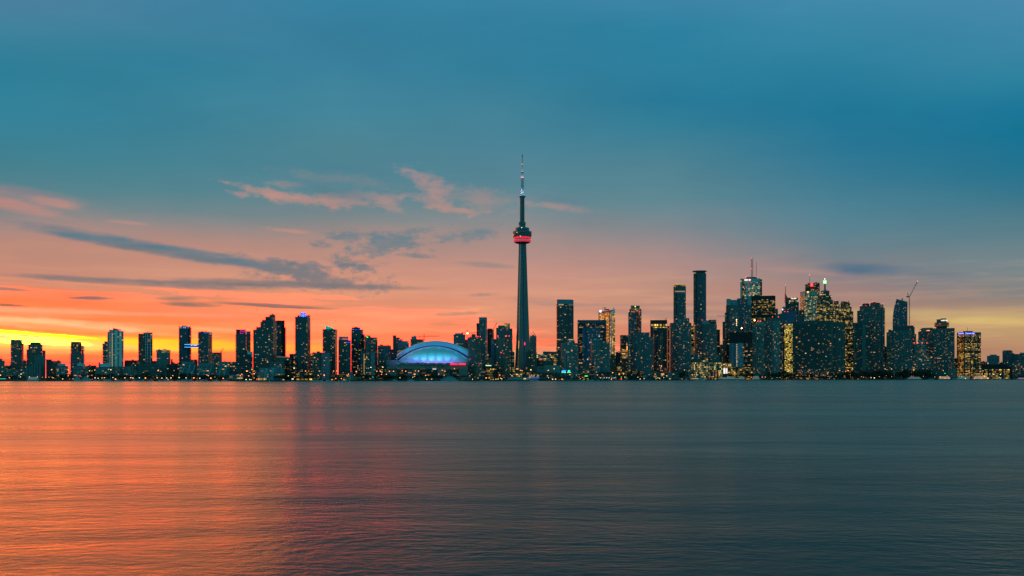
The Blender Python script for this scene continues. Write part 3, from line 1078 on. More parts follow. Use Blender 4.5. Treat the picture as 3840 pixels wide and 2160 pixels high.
# diagonal terraces
for (x0, x1, tp, lab) in [(672, 735, 1356, "left half of the stepped teal terrace apartments below the skybridge"),
                          (735, 812, 1362, "middle stepped teal terrace apartments with sloping balconies"),
                          (812, 862, 1355, "right tall end of the stepped teal terrace apartments")]:
    b = Bld("terrace_apartments", lab, shore((x0 + x1) / 2) + 70, (x0 + x1) / 2, group="stepped terrace apartments on the left shore")
    m_ = fac("band", wall=(.22, .34, .34), lit=.09, bay=4.5)
    n = 7
    for i in range(n):
        y_t = tp + 10 + i * 6.6
        sh_ = (i * 3.6) if x0 < 800 else -(i * 3.0)
        b.block("terrace_step", x0 + 3 + min(0, sh_) * .3 - (i if x0 < 700 else 0), x1 - 2, y_t, m_, bot=min(y_t + 7.2, 1409), dy=-4.0 * i, depth=24 + 4 * i, slab=.9, sth=1.1, smat=plain("teal_parapet", (.20, .34, .34), .7) if i == 0 else bpy.data.materials["teal_parapet"], lit=3)
    b.block("roof_block", x0 + 8, x0 + 56 if x0 < 700 else x1 - 8, tp, M_SLAB, bot=tp + 10, dy=5)
    # sloping stair spines between the terraces
    for k in range(3 if x1 - x0 > 60 else 2):
        mb = MB()
        px0 = x0 + 14 + k * 19
        a, c = P(px0 + 8, tp + 12, b.Y + 1), P(px0 - 6, 1408, b.Y - 30)
        mb.bar(a, c, 1.1, 1.1, 4)
        mb.build("stair_spine", bpy.data.materials["teal_parapet"], b.root, off=b.root.location)
lowrise("office_block", "low dark teal office with a lit parapet beside the magenta-topped tower", 862, 905, 1372, fac("office", wall=(.05, .09, .10), lit=.06, glass=(.02, .05, .06)), 90, lit=3)
b = lowrise("terminal_building", "low pale colonnaded shore building with bright ground floor", 858, 912, 1404, fac("grid", wall=(.35, .33, .26), floor=5, bay=7, lit=.12), 25, lit=2, kit=0)
b.strip("lit_window", 890, 909, 1416.5, 1420, M_LIT[2], dy=-1)

b = Bld("apartment_tower", "apartment tower with a magenta dot-lit crown and balcony bristles", shore(912) + 150, 912)
b.block("facade", 884, 923, 1252, fac("glass", wall=(.10, .12, .12), lit=.05), slab=1.3, lit=16)
b.block("crown", 884.5, 922.8, 1235.5, fac("brown", wall=(.07, .05, .07), lit=.0, floor=4.4, bay=5), bot=1252, dy=.5)
m_mag = glow((1.0, .05, .55), 2.2)
for r_ in range(5):
    for c_ in range(8):
        if rnd.random() < .55:
            q = 886.5 + c_ * 4.7
            b.strip("crown_lamp", q, q + 1.3, 1238 + r_ * 2.9, 1239.3 + r_ * 2.9, m_mag, dy=-.4, depth=.6)
b.block("wing", 923.2, 940.5, 1252, fac("grid", wall=(.16, .15, .14), lit=.06, bay=4), dy=2, slab=.7, lit=9)
b.block("wing_crown", 923.2, 940.5, 1241, M_CONC, bot=1252, dy=2.4)
b = Bld("apartment_tower", "short dark glass tower with a pale blue roof box before the magenta-topped tower", shore(930) + 100, 930)
b.block("facade", 911, 927.5, 1313, fac("dark", wall=(.04, .08, .10), lit=.04), lit=6)
b.block("wing", 927.5, 948, 1329, fac("dark", wall=(.04, .07, .09), lit=.06), dy=1.5, lit=10)
b.block("roof_box", 928, 947.5, 1318, M_WHITEP, bot=1329, dy=3)

b = Bld("apartment_tower", "big stepped glass tower rising to a lit box on its right shoulder", shore(990) + 120, 995)
m1, m2 = fac("glass", wall=(.07, .12, .14), lit=.05), fac("glass", wall=(.08, .13, .15), lit=.055)
b.block("low_wing", 949, 961, 1236, m1, dy=6, slab=.8, lit=10)
b.block("wing", 960.5, 977, 1225.5, m2, dy=4, lit=12, slab=.6)
b.block("upper_wing", 976.5, 982.5, 1206, m1, dy=2.4, lit=6, slab=.8)
b.block("facade", 981.8, 1037.5, 1199, m2, xm=1024, lit=44)
b.block("setback", 995, 1032, 1187.5, fac("dark", lit=.02), bot=1199, dy=9, xm=1024)
b.block("crown", 1009.5, 1033, 1180, fac("gold", wall=(.30, .27, .2), lit=.25, floor=3.2, bay=3.2, strength=.7), bot=1199, dy=6, xm=1021)
b.roof_kit(1010, 1031, 1180, 4, dy=14)
b = Bld("apartment_tower", "dark red-brown tower behind the right side of the big stepped glass tower", shore(1050) + 210, 1055)
b.block("facade", 1036, 1053.5, 1217, fac("blue", wall=(.05, .09, .11), lit=.11), lit=16)
b.block("roof_screen", 1036, 1067.5, 1201.5, fac("red", lit=.0, spandrel=.3, bay=1.8), bot=1217, dy=3)
b.block("dark_wing", 1053.5, 1067.5, 1217, fac("black", lit=.03, row=0.0, lamp=WARM), dy=1.5, lit=8)
b.block("balcony_wing", 1067.5, 1071.8, 1227, fac("brown", lit=.1), dy=3, slab=1.2, lit=6)

b = Bld("terraced_building", "curving white banded apartment building at the water with a lit ground floor", shore(1015) + 30, 1015)
mt = fac("band", wall=(.30, .42, .44), lit=.05, floor=3.6, spandrel=.3, glass=(.04, .07, .08))
b.block("facade", 966, 1067, 1396, mt, shape="bow", depth=26, slab=1.6, lit=10)
b.block("upper_storeys", 971, 1067, 1380, mt, bot=1396, dy=7, shape="bow", depth=20, slab=1.6, lit=6)
b.block("penthouse", 1015, 1053, 1372.5, fac("conc", wall=(.14, .22, .22), lit=.04), bot=1380, dy=12)
b.block("lobby", 966, 1005, 1418, fac("gold", lit=.98, floor=8, bay=3, strength=2.2, spandrel=.12), bot=1427, dy=-3)
b = lowrise("midrise_block", "stepped terraced block behind the curving white building", 1015, 1066, 1358, fac("band", wall=(.13, .20, .20), lit=.05), 70, lit=7, slab=.8)
b = lowrise("office_block", "dark glass block under a sloping line of golden roof lights", 1034, 1089, 1340, fac("conc", wall=(.10, .14, .14), lit=.06), 100, lit=8, kit=0)
b.block("roof_screen", 1036, 1084, 1333.5, plain("slate_roof", (.12, .15, .17), .7), bot=1340, dy=3, topr=1337)
for i in range(16):
    q = 1038 + i * 2.9
    b.strip("roof_lamp", q, q + 1.1, 1337.2 + i * .12, 1338.8 + i * .12, M_LIT[1], dy=-1.5, depth=.8)
b.block("pale_fins", 1035, 1043, 1342, fac("grid", wall=(.4, .42, .4), lit=.2), bot=1372, dy=-1.5)
b = lowrise("office_block", "narrow black-topped glass block left of the tall blue-crowned tower", 1085, 1107, 1334, fac("dark", lit=.12), 150, lit=12, kit=0)
b.block("crown", 1085, 1107, 1326.5, M_DKST, bot=1334, dy=2)
b = lowrise("office_block", "low black louvred block beside the curving white building", 1066, 1090, 1352, fac("black", lit=.03, bay=1.6, mullion=.4), 85, lit=1)

b = Bld("apartment_tower", "tall glass tower crowned by a glowing blue cylinder left of centre", shore(1135) + 130, 1135)
b.block("facade", 1106, 1164.5, 1187.5, fac("glass", wall=(.06, .12, .14), lit=.05), xm=1153, lit=60)
b.block("blue_strip", 1117, 1131, 1189, fac("blue", wall=(.05, .12, .15), lit=.12), dy=5, lit=14)
b.block("crown", 1115.5, 1124, 1181.5, fac("blue", lamp=(.04, .12, .9), lit=.5, strength=1.0), bot=1187.5, dy=14)
b.block("right_crown", 1144, 1163.5, 1181, M_CONC, bot=1187.5, dy=14, depth=14)
mb = MB()
p = P(1135.6, 1187.5, b.Y + 26)
mb.lathe([(p.z - 1, 6.0), (Zat(1172, b.Y + 26), 6.0)], 24, p.x, p.y)
mb.build("crown_cylinder", plain("crown_white", (.55, .58, .75), .6), b.root, off=b.root.location, smooth=False)
b.bar("roof_aerial", 1132, 1172, 1169.5, .4)
ld = bpy.data.lights.new("crown_floodlight", "SPOT")
ld.spot_size = R(110)
ld.energy = 26000
ld.color = (.05, .12, 1.0)
ld.shadow_soft_size = 2
lo = bpy.data.objects.new("crown_floodlight", ld)
lo.parent = b.root
lo.location = P(1138, 1186, b.Y + 10) - b.root.location
lo.rotation_euler = (R(120), 0, 0)
C.objects.link(lo)

b = lowrise("parking_garage", "low open parking garage glowing yellow under the blue-crowned tower", 1107, 1170, 1399, fac("gold", floor=5, bay=9, lit=.98, strength=1.7, wall=(.10, .09, .07), mullion=.3, spandrel=.42), 45, lit=0, kit=0)
b = Bld("office_block", "square apartment block with a dark green left half and grey-violet right half", shore(1205) + 90, 1205)
b.block("facade", 1171, 1206, 1320.5, fac("glass", wall=(.09, .13, .12), lit=.05), lit=16)
b.block("wing", 1206, 1239, 1322, fac("grid", wall=(.26, .25, .31), lit=.02, glass=(.10, .11, .14), bay=3.4), dy=-1.5, lit=7)
b.block("penthouse", 1188, 1200, 1317, M_DKST, bot=1321, dy=8)
for q in (1206, 1210, 1215):
    b.beacon(q, 1320)

b = Bld("apartment_tower", "glass tower with a stepped emerald green crown", shore(1237) + 190, 1237)
b.block("facade", 1209.5, 1265, 1234, fac("glass", wall=(.09, .13, .14), lit=.05), xm=1257, lit=36)
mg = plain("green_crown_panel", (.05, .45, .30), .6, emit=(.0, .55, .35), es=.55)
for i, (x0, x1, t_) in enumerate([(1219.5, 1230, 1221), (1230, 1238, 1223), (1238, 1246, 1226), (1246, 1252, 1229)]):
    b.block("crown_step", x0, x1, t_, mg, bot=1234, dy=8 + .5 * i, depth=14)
b.block("crown_mast", 1221, 1223, 1219, M_DKST, bot=1221, dy=12, depth=3)
b = Bld("apartment_tower", "dark glass tower under a rosy lit roof box", shore(1290) + 150, 1292)
b.block("facade", 1268.5, 1297, 1275, fac("dark", wall=(.06, .09, .08), lit=.05), lit=14, slab=.5)
b.block("wing", 1297, 1316, 1275.5, fac("blue", wall=(.06, .13, .15), lit=.05), dy=-1.2, lit=8)
b.block("roof_box", 1270, 1307, 1261.5, plain("roof_plaster", (.40, .36, .42), .8), bot=1275, dy=6)
b.strip("roof_lamp", 1284, 1304, 1270, 1273.5, glow((1.0, .12, .08), .7), dy=5.2)
for i in range(6):
    q = 1298.5 + 2.9 * i
    b.strip("blue_lamp", q, q + 1.4, 1283.2, 1285, glow((.04, .10, 1.0), 2.2), dy=-2.2)

b = Bld("apartment_tower", "tall dark blue-lit tower between the emerald-crowned tower and the dome", shore(1342) + 170, 1342)
b.block("facade", 1316.5, 1362, 1234, fac("glass", wall=(.07, .10, .13), lit=.07), xm=1350, lit=44)
b.block("crown", 1319, 1351, 1228, M_DKST, bot=1234, dy=7)
b.block("crown_top", 1328, 1342, 1225.5, M_DKST, bot=1228, dy=10)
for i in range(9):
    q = 1318 + 4.7 * i
    if i not in (2, 5):
        b.strip("blue_lamp", q, q + 1.6, 1234.6, 1236.4, glow((.04, .10, 1.0), 2.0), dy=-.8)
b.block("wing", 1361.6, 1367.8, 1253, fac("dark", lit=.06), dy=10, lit=8, slab=.8)

# ------------------------------------------------------------------ C: beside and behind the dome
b = Bld("apartment_tower", "rounded glass block with a green roof light left of the dome", shore(1380) + 140, 1380)
b.block("facade", 1368, 1391, 1261, fac("glass", wall=(.10, .16, .16), lit=.06), shape="bow", lit=12)
b.block("penthouse", 1374, 1388, 1256.5, M_CONC, bot=1261, dy=8)
b.strip("roof_lamp", 1375, 1380.5, 1262, 1266.5, glow((.15, 1.0, .08), 1.3), dy=-8)
b = Bld("apartment_tower", "banded glass block beside the green-lit one left of the dome", shore(1403) + 150, 1403)
b.block("facade", 1390.5, 1416, 1266.5, fac("band", wall=(.16, .22, .22), floor=4, lit=.06), lit=12)
b.block("roof_cap", 1390.5, 1413, 1264.5, M_CONC, bot=1266.5, dy=3)
b = Bld("glass_block", "clear glass block with a vertical yellow lit stair before the dark blue-lit tower", shore(1378) + 80, 1378)
b.block("facade", 1352, 1391, 1316, fac("glass", wall=(.10, .12, .11), lit=.08), lit=22)
b.block("glass_wing", 1391, 1405, 1320, fac("glass", wall=(.14, .22, .25), glass=(.10, .18, .22), lit=.0), dy=1.5)
b.block("roof_box", 1367, 1391, 1312, plain("brown_screen", (.14, .08, .07), .8), bot=1316, dy=5)
b.beacon(1371, 1315.5, r=2.0, m=glow((1, .45, .1), 5))
b.beacon(1376, 1315.5, r=2.0, m=glow((1, .45, .1), 5))
for i in range(22):
    b.strip("stair_window", 1364.2, 1366.4, 1327 + i * 3.9, 1329.4 + i * 3.9, M_LIT[1], dy=-.6, depth=.8)
b = Bld("apartment_block", "square dark block with a red-lit roof line left of the dome", shore(1441) + 130, 1441)
b.block("facade", 1416.5, 1467, 1298, fac("dark", wall=(.09, .11, .11), lit=.06), xm=1460, lit=22, slab=.4)
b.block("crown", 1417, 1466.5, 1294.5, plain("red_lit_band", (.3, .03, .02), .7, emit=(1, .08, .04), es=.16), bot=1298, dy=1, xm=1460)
b.roof_kit(1420, 1462, 1294.5, 4)
b = Bld("apartment_tower", "slim two-part tower left of the dome top", shore(1484) + 260, 1484)
b.block("facade", 1473, 1486, 1257, fac("dark", wall=(.08, .09, .10), lit=.03), lit=5)
b.block("wing", 1485.5, 1500, 1265, fac("glass", lit=.04), dy=1.5, lit=5)
b.block("low_wing", 1499.5, 1510.5, 1271.5, fac("conc", wall=(.25, .24, .22)), dy=3)
b = Bld("apartment_block", "balconied block with red roof lamps touching the dome's left shoulder", shore(1513) + 180, 1513)
b.block("facade", 1494, 1533.5, 1281, fac("band", wall=(.15, .16, .16), lit=.07), slab=.8, lit=14)
b.block("roof_cap", 1492.5, 1534, 1278.5, M_DKST, bot=1280, dy=-.5)
for q in (1508, 1512, 1517, 1523):
    b.beacon(q, 1278)
lowrise("office_block", "dark low block wedged between the red-lit roof and the dome", 1466, 1488, 1309, fac("black", lit=.04), 120, lit=3)
b = Bld("apartment_tower", "pale concrete tower just above the left slope of the dome", shore(1555) + 420, 1555)
b.block("facade", 1539, 1564, 1271.5, fac("glass", wall=(.13, .17, .19), lit=.04), slab=.9, lit=6)
b.block("crown", 1542, 1563, 1261, M_CONC, bot=1271.5, dy=3)
b.block("crown_top", 1552, 1558, 1258, M_CONC, bot=1261, dy=8)
b.block("wing", 1564, 1589, 1271.5, fac("brown", lit=.08), dy=2, lit=7)

# ------------------------------------------------------------------ the stadium with its white dome
YD = shore(1630) + 110
st = empty("domed_stadium", (K(1630) * YD, YD, LAND))
tag(st, "huge domed stadium with a blue and turquoise lit white roof", "stadium")
off = st.location
u = YD / F                      # metres per source pixel at the stadium
m_dome = plain("white_dome_membrane", (.72, .76, .76), .55, var=.04, vs=.3)
m_dome2 = plain("dome_rib_panel", (.70, .72, .78), .55)
m_gap = plain("dome_gutter", (.03, .03, .04), .7)
zb = Zat(1361, YD)
xc = K(1630) * YD


def arc(hw, top, base=1353, n=72, p=2.0):
    """Half-ellipse-like roof line; hw in pixels, rows top/base."""
    zt, z0 = Zat(top, YD), Zat(base, YD)
    out = []
    for i in range(n + 1):
        a = math.pi * i / n
        x = -math.cos(a)
        h = (1 - abs(x) ** p) ** (1.0 / 1.12)
        out.append((xc + x * hw * u, z0 + (zt - z0) * h))
    return out


def skin(rows, mat, name, parent=st, mi=0):
    mb = MB()
    for (ya, A), (yb, B_) in zip(rows, rows[1:]):
        for i in range(len(A) - 1):
            mb.face([(A[i][0], ya, A[i][1]), (A[i + 1][0], ya, A[i + 1][1]), (B_[i + 1][0], yb, B_[i + 1][1]), (B_[i][0], yb, B_[i][1])])
    o = mb.build(name, mat, parent, off=off, smooth=True)
    return o


# outer vault, its sloping front rim, the dark gutter, the front quarter dome
skin([(YD + 26, arc(174, 1275.5)), (YD + 60, arc(172, 1277)), (YD + 130, arc(160, 1290)), (YD + 165, arc(120, 1325))], m_dome, "rear_roof_vault")
skin([(YD + 2, arc(161, 1287.5, 1354)), (YD + 14, arc(168, 1281, 1353)), (YD + 26, arc(174, 1275.5))], m_dome, "arch_panel")
skin([(YD - 4, arc(146, 1296, 1355)), (YD + 2, arc(161, 1282.5, 1354))], m_dome2, "arch_panel")
skin([(YD - 4, arc(146, 1295.4, 1356)), (YD - 3, arc(144, 1297.2, 1357))], m_gap, "roof_gutter")
rows = []
for k in range(15):
    q = math.pi / 2 * k / 14
    rows.append((YD - 3 - 62 * math.sin(q), arc(141 * (math.cos(q) * .35 + .65) if k < 14 else 92, 1361 - (1361 - 1298) * math.cos(q), 1361, p=2.0)))
mb = MB()
zt = Zat(1298, YD)
nu, nv = 72, 16
gridp = []
for j in range(nv + 1):
    q = math.pi / 2 * j / nv
    row = []
    for i in range(nu + 1):
        a = math.pi * i / nu
        x = -math.cos(a)
        h = (1 - x * x) ** .9
        y = YD - 3 - 58 * math.sin(q) * math.sqrt(max(0, 1 - x * x))
        row.append((xc + x * 143 * u, y, zb + (zt - zb) * h * math.cos(q)))
    gridp.append(row)
for j in range(nv):
    for i in range(nu):
        mb.face([gridp[j + 1][i], gridp[j + 1][i + 1], gridp[j][i + 1], gridp[j][i]])
mb.build("front_roof_dome", m_dome, st, off=off, smooth=True)
# panel seams
mb = MB()
for i in range(6, nu - 5, 4):
    for j in range(nv):
        a, c = Vector(gridp[j][i]), Vector(gridp[j + 1][i])
        if (a - c).length > .05:
            mb.bar(a, c, .07, .07, 3)
mb.build("roof_seam", plain("dome_seam", (.6, .64, .65), .7), st, off=off)
# ring, concrete body
m_body = plain("stadium_concrete", (.24, .22, .20), .85, var=.15, vs=.04)
mb = MB()
n = 40
poly = [(xc + (176 * u) * math.cos(2 * math.pi * i / n), YD + 45 + 112 * math.sin(2 * math.pi * i / n)) for i in range(n)]
mb.prism(poly, LAND, Zat(1362, YD))
body = mb.build("stadium_wall", m_body, st, off=off)
mb = MB()
yf = YD - 68
for (x0, x1, t0, t1, yy) in [(1448, 1492, 1350, 1405, -50)]:
    q = foot(x0, x1, YD + yy, None, 60)
    mb.prism(q, LAND, Zat(t0, YD + yy))
mb.build("corner_block", m_body, st, off=off)
rim = MB()
q = foot(1488, 1757, yf - 3, None, 6)
rim.prism(q, Zat(1370, yf), Zat(1361, yf))
rim.build("roof_rim", plain("rim_panel", (.20, .17, .16), .7), st, off=off)
SB = Bld.__new__(Bld)
SB.root, SB.Y = st, yf - 3
for (x0, x1) in [(1490, 1507), (1510, 1530), (1798, 1799)]:
    SB.strip("sign_panel", x0, x1, 1363, 1369.5, glow((1.0, .004, .05), 1.3), dy=-1)
SB.sign("ROGERS", 1702, 1366, 5.2, (1.0, .01, .05), 1.8, dy=-1.5, bold=.04)
SB.sign("CENTRE", 1733, 1366, 5.2, (1.0, .01, .05), 1.8, dy=-1.5, bold=.04)
for (x0, x1) in [(1688, 1717), (1720, 1747)]:
    SB.strip("sign_panel", x0, x1, 1362.5, 1369.5, glow((.75, .0, .035), .9), dy=-.5)
# stone bays and dark glazed openings below the rim
mg_ = fac("black", wall=(.03, .04, .05), lit=.16, floor=4.5, bay=4, row=.2, lamp=WARM)
mst = plain("pink_stone", (.27, .20, .18), .85, var=.12)
for (x0, x1, kind) in [(1450, 1490, 0), (1491, 1526, 1), (1529, 1545, 0), (1547, 1572, 0), (1574, 1638, 1), (1640, 1687, 0), (1689, 1720, 1), (1722, 1754, 0)]:
    SB.block("glazed_bay" if kind else "stone_bay", x0, x1, 1383, mg_ if kind else mst, dy=-3.5, depth=10, bot=1408)
SB.block("concourse_wall", 1450, 1755, 1372, m_body, bot=1383, dy=-2, depth=10)
for q in (1530, 1532.5, 1644, 1664):
    pass
for i in range(8):
    q = 1545 + i * 16
    SB.strip("wall_louvre", q, q + 7, 1374, 1377, M_DKST, dy=-2.6, depth=.8)
SB.strip("lit_window", 1622, 1636, 1382.6, 1385, glow((1, .75, .7), 1.2), dy=-4.5)
for q in range(8):
    SB.strip("slot_window", 1670, 1686, 1386 + q * 3.3 - (0 if q < 5 else 1), 1387.3 + q * 3.3 - (0 if q < 5 else 1), M_DKST, dy=-4.3, depth=.8) if q < 5 else None
for q in range(4):
    SB.strip("slot_window", 1530, 1544, 1386 + q * 5.2, 1388 + q * 5.2, M_LIT[0] if q == 2 else M_DKST, dy=-4.3, depth=.8)
# blue floodlights along the roof edge
for i in range(9):
    xq = 1500 + i * 29
    ld = bpy.data.lights.new("roof_floodlight", "SPOT")
    ld.energy = 13000
    ld.color = (.20, .16, 1.0)
    ld.spot_size = R(120)
    ld.spot_blend = 1.0
    ld.shadow_soft_size = 1.5
    lo = bpy.data.objects.new("roof_floodlight", ld)
    lo.parent = st
    lo.location = Vector((K(xq) * YD, YD - 76, Zat(1362, YD) + .5)) - off
    lo.rotation_euler = (R(118), 0, 0)
    C.objects.link(lo)
for s_ in (-1, 1):
    for t_ in (.14, .36, .58, .78):
        ld = bpy.data.lights.new("arch_floodlight", "SPOT")
        ld.spot_size = R(140)
        ld.spot_blend = 1.0
        ld.energy = 8500
        ld.color = (.07, .14, 1.0)
        ld.shadow_soft_size = 7
        lo = bpy.data.objects.new("arch_floodlight", ld)
        lo.parent = st
        x_ = s_ * t_ * 150
        zz = Zat(1300 + 58 * (t_ * .98) ** 2, YD) - 1
        lo.location = Vector((xc + x_ * u, YD - 34, zz)) - off
        lo.rotation_euler = (R(105), 0, 0)
        C.objects.link(lo)

for xq in range(1510, 1750, 29):      # the wash of turquoise floodlights from the plaza
    ld = bpy.data.lights.new("plaza_floodlight", "SPOT")
    ld.energy = 125000
    ld.color = (.02, .75, .85)
    ld.spot_size = R(20)
    ld.spot_blend = .7
    ld.shadow_soft_size = 3
    lo = bpy.data.objects.new("plaza_floodlight", ld)
    lo.parent = st
    lo.location = Vector((K(xq) * YD, YD - 104, 30)) - off
    lo.rotation_euler = (R(114.5), 0, 0)
    C.objects.link(lo)

# ------------------------------------------------------------------ the communications tower
YT = 2400.0
tw = empty("communications_tower", (K(1958.3) * YT, YT, LAND))
tag(tw, "very tall slender concrete communications tower with a glowing red pod", "tower")
off = tw.location
ut = YT / F
tx = K(1958.3) * YT
m_tc = plain("tower_concrete", (.19, .20, .17), .8, var=.12, vs=.06)
prof = [(1412, 36), (1395, 33.5), (1370, 30.8), (1340, 28.4), (1300, 26.0), (1250, 23.6), (1200, 21.8), (1140, 19.9), (1080, 18.0), (1000, 15.6), (950, 14.0), (915, 12.8), (895, 12.2)]


def yshape(hw):
    """Three tapered fins round a hexagonal core, one fin aimed a little left of the viewer."""
    pts = []
    for k in range(3):
        a = R(-90 - 14 + 120 * k)
        tip = Vector((math.cos(a), math.sin(a)))
        nrm = Vector((-tip.y, tip.x))
        L = hw * 1.13
        wd = min(4.2 / ut * .62, hw * .42)
        pts += [tip * L - nrm * wd * .8, tip * L + nrm * wd * .8]
        b_ = a + R(60)
        core = hw * .47
        bt = Vector((math.cos(b_), math.sin(b_)))
        bn = Vector((-bt.y, bt.x))
        pts += [bt * core - bn * core * .42, bt * core + bn * core * .42]
    return pts


mb = MB()
rows = []
for py, hw in prof:
    rows.append([(tx + q.x * ut, YT + q.y * ut, Zat(py, YT)) for q in yshape(hw)])
for A, B_ in zip(rows, rows[1:]):
    n = len(A)
    for i in range(n):
        j = (i + 1) % n
        mb.face([A[i], A[j], B_[j], B_[i]])
mb.build("shaft", m_tc, tw, off=off)


def hw_at(py):
    for (a, b_), (c, d) in zip(prof, prof[1:]):
        if c <= py <= a:
            return b_ + (d - b_) * (a - py) / (a - c)
    return prof[-1][1]


# elevator tracks with their lights, in the two valleys facing the viewer
m_trk = plain("elevator_glass", (.05, .08, .12), .3)
for side, rgbs in ((-1, ((.8, .85, .8), (1, .62, .15))), (1, ((.05, .22, .9), (.05, .22, .9)))):
    ang = R(-90 - 14 + 60 * side)
    d_ = Vector((math.cos(ang), math.sin(ang)))
    mb = MB()
    prev = None
    for py in range(1396, 914, -12):
        r_ = hw_at(py) * .47 * 1.12
        p = Vector((tx + d_.x * r_ * ut, YT + d_.y * r_ * ut - 1, Zat(py, YT)))
        if prev is not None:
            mb.bar(prev, p, 1.15, 1.15, 4)
        prev = p
    trk = mb.build("elevator_track", m_trk, tw, off=off)
    k = 0
    for py in range(1390, 918, -5):
        r_ = hw_at(py) * .47 * 1.12
        p = Vector((tx + d_.x * r_ * ut, YT + d_.y * r_ * ut - 2.2, Zat(py, YT)))
        mb = MB()
        hot = side < 0 and 1278 < py < 1308
        mb.box(p.x - .5, p.x + .5, p.y - .5, p.y + .5, p.z - (1.4 if hot else .7), p.z + (1.4 if hot else .7))
        o = mb.build("track_lamp", glow(rgbs[1] if (hot or py > 1308) else rgbs[0], (1.3 if hot else .35) if side < 0 else .22), trk, off=off)
mbr = MB()
p = P(1968, 1289, YT - 14)
mbr.box(p.x - 1.2, p.x + 1.2, p.y - 1, p.y + 1, p.z - 3.2, p.z + 3.2)
mbr.build("elevator_car", glow((1, .02, .2), 1.6), tw, off=off)
for py in (1185, 1281):
    p = P(1955.5, py, YT - 15)
    mbr = MB()
    mbr.lathe([(p.z - .7, .4), (p.z, .9), (p.z + .7, .4)], 8, p.x, p.y)
    mbr.build("warning_light", glow((1, .02, .15), 2.2), tw, off=off)


def ring(name, rows, mat, smooth=False, n=48, parent=None):
    mb = MB()
    mb.lathe([(Zat(py, YT), hw * ut) for py, hw in rows], n, tx, YT)
    return mb.build(name, mat, parent or tw, off=off, smooth=smooth)


m_pod = plain("pod_cladding", (.13, .18, .19), .5, var=.1)
m_podd = plain("pod_dark_glass", (.015, .02, .025), .2)
pod = ring("main_pod", [(897, 24), (892, 31), (888, 33.5), (884, 35), (876, 35.3), (872, 33), (866.5, 28), (866.4, 26), (855.5, 26), (855, 25)], m_pod)
ring("window_band", [(883.6, 35.25), (880.8, 35.4)], m_podd, parent=pod)
ring("window_band", [(878.4, 35.5), (875.2, 35.5)], m_podd, parent=pod)
ring("window_band", [(865.8, 26.3), (862.5, 26.3)], m_podd, parent=pod)
ring("red_lamp_band", [(896.2, 29.6), (890.4, 32.8)], glow((1.0, .008, .03), .85), parent=pod)
for i in range(12):
    a = 2 * math.pi * (i + .3) / 12
    mb = MB()
    mb.bar((tx + math.cos(a) * 30.4 * ut, YT + math.sin(a) * 30.4 * ut, Zat(896.6, YT)), (tx + math.cos(a) * 33.3 * ut, YT + math.sin(a) * 33.3 * ut, Zat(890, YT)), .35, .35, 4)
    mb.build("band_mullion", m_podd, pod, off=off)
m_rad = plain("radome_fabric", (.6, .3, .3), .5, emit=(.95, .03, .08), es=.30)
rad = []
for i in range(15):
    a = -math.pi / 2 + math.pi * i / 14
    rad.append((904 - 5.8 * math.sin(a), 26 + 7.2 * math.cos(a)))
ring("radome", rad, m_rad, smooth=True)
ring("radome_lamp_band", [(908, 31.8), (903.5, 33.35)], glow((1.0, .01, .06), .85))
ring("pod_underside", [(915.5, 12), (913.5, 20), (911, 28), (909.8, 29), (909, 26)], m_podd)
# roof walk with a railing of antennas
mb = MB()
for i in range(36):
    a = 2 * math.pi * i / 36
    c_, s_ = math.cos(a), math.sin(a)
    r0, r1 = 30 * ut, 35.5 * ut
    z0 = Zat(873.5, YT)
    mb.bar((tx + c_ * r0, YT + s_ * r0, z0 + 2.4), (tx + c_ * r1, YT + s_ * r1, z0 + 2.6), .22, .22, 3)
    mb.bar((tx + c_ * r1, YT + s_ * r1, z0 + 2.6), (tx + c_ * r1 * .96, YT + s_ * r1 * .96, z0 - 1), .22, .22, 3)
    a2 = 2 * math.pi * (i + 1) / 36
    mb.bar((tx + c_ * r1, YT + s_ * r1, z0 + 2.6), (tx + math.cos(a2) * r1, YT + math.sin(a2) * r1, z0 + 2.6), .2, .2, 3)
mb.build("edge_walk_frame", M_STEEL, tw, off=off)
for (px, py, c_) in [(1938.5, 871, (1, .7, .1)), (1924.2, 881, (1, .3, .05)), (1956.5, 853.5, (.9, .95, 1)), (1951, 885, (.6, .7, .7))]:
    p = P(px, py, YT - 35.5 * ut)
    mb = MB()
    mb.lathe([(p.z - .6, .5), (p.z, 1.0), (p.z + .6, .5)], 8, p.x, p.y)
    mb.build("pod_lamp", glow(c_, 2.5), tw, off=off)
ring("neck", [(855, 12), (843.8, 12)], m_pod, n=12)
for s_ in (-1, 0, 1, 2):
    mb = MB()
    a = R(-90 + 60 * s_ + (15 if s_ == 0 else 0))
    cx_, cy_ = tx + math.cos(a) * 9.5 * ut, YT + math.sin(a) * 9.5 * ut
    hw_ = 4.6 * ut
    mb.box(cx_ - hw_, cx_ + hw_, cy_ - hw_, cy_ + hw_, Zat(844.5, YT), Zat(834, YT))
    mb.build("equipment_box", m_pod, tw, off=off)
ring("upper_shaft", [(843.8, 8.8), (743, 8.2)], plain("upper_shaft_concrete", (.13, .15, .15), .8, var=.15), n=6)
ring("sky_pod", [(743.2, 8.6), (741.5, 10.5), (738.5, 12.2), (735, 12.3), (732, 10.6), (729, 7.5), (727.5, 6.6)], plain("sky_pod_cladding", (.30, .42, .44), .4), n=32)
ring("sky_pod_window_band", [(739.3, 12.0), (737.2, 12.45)], m_podd)
m_an = plain("antenna_white", (.62, .70, .72), .5)
ring("antenna_section", [(727.6, 6.5), (671.5, 6.0)], m_an, n=12)
mb = MB()
for k in range(16):
    z = Zat(725 - k * 3.4, YT)
    mb.lathe([(z - .1, 6.65 * ut), (z + .1, 6.65 * ut)], 12, tx, YT)
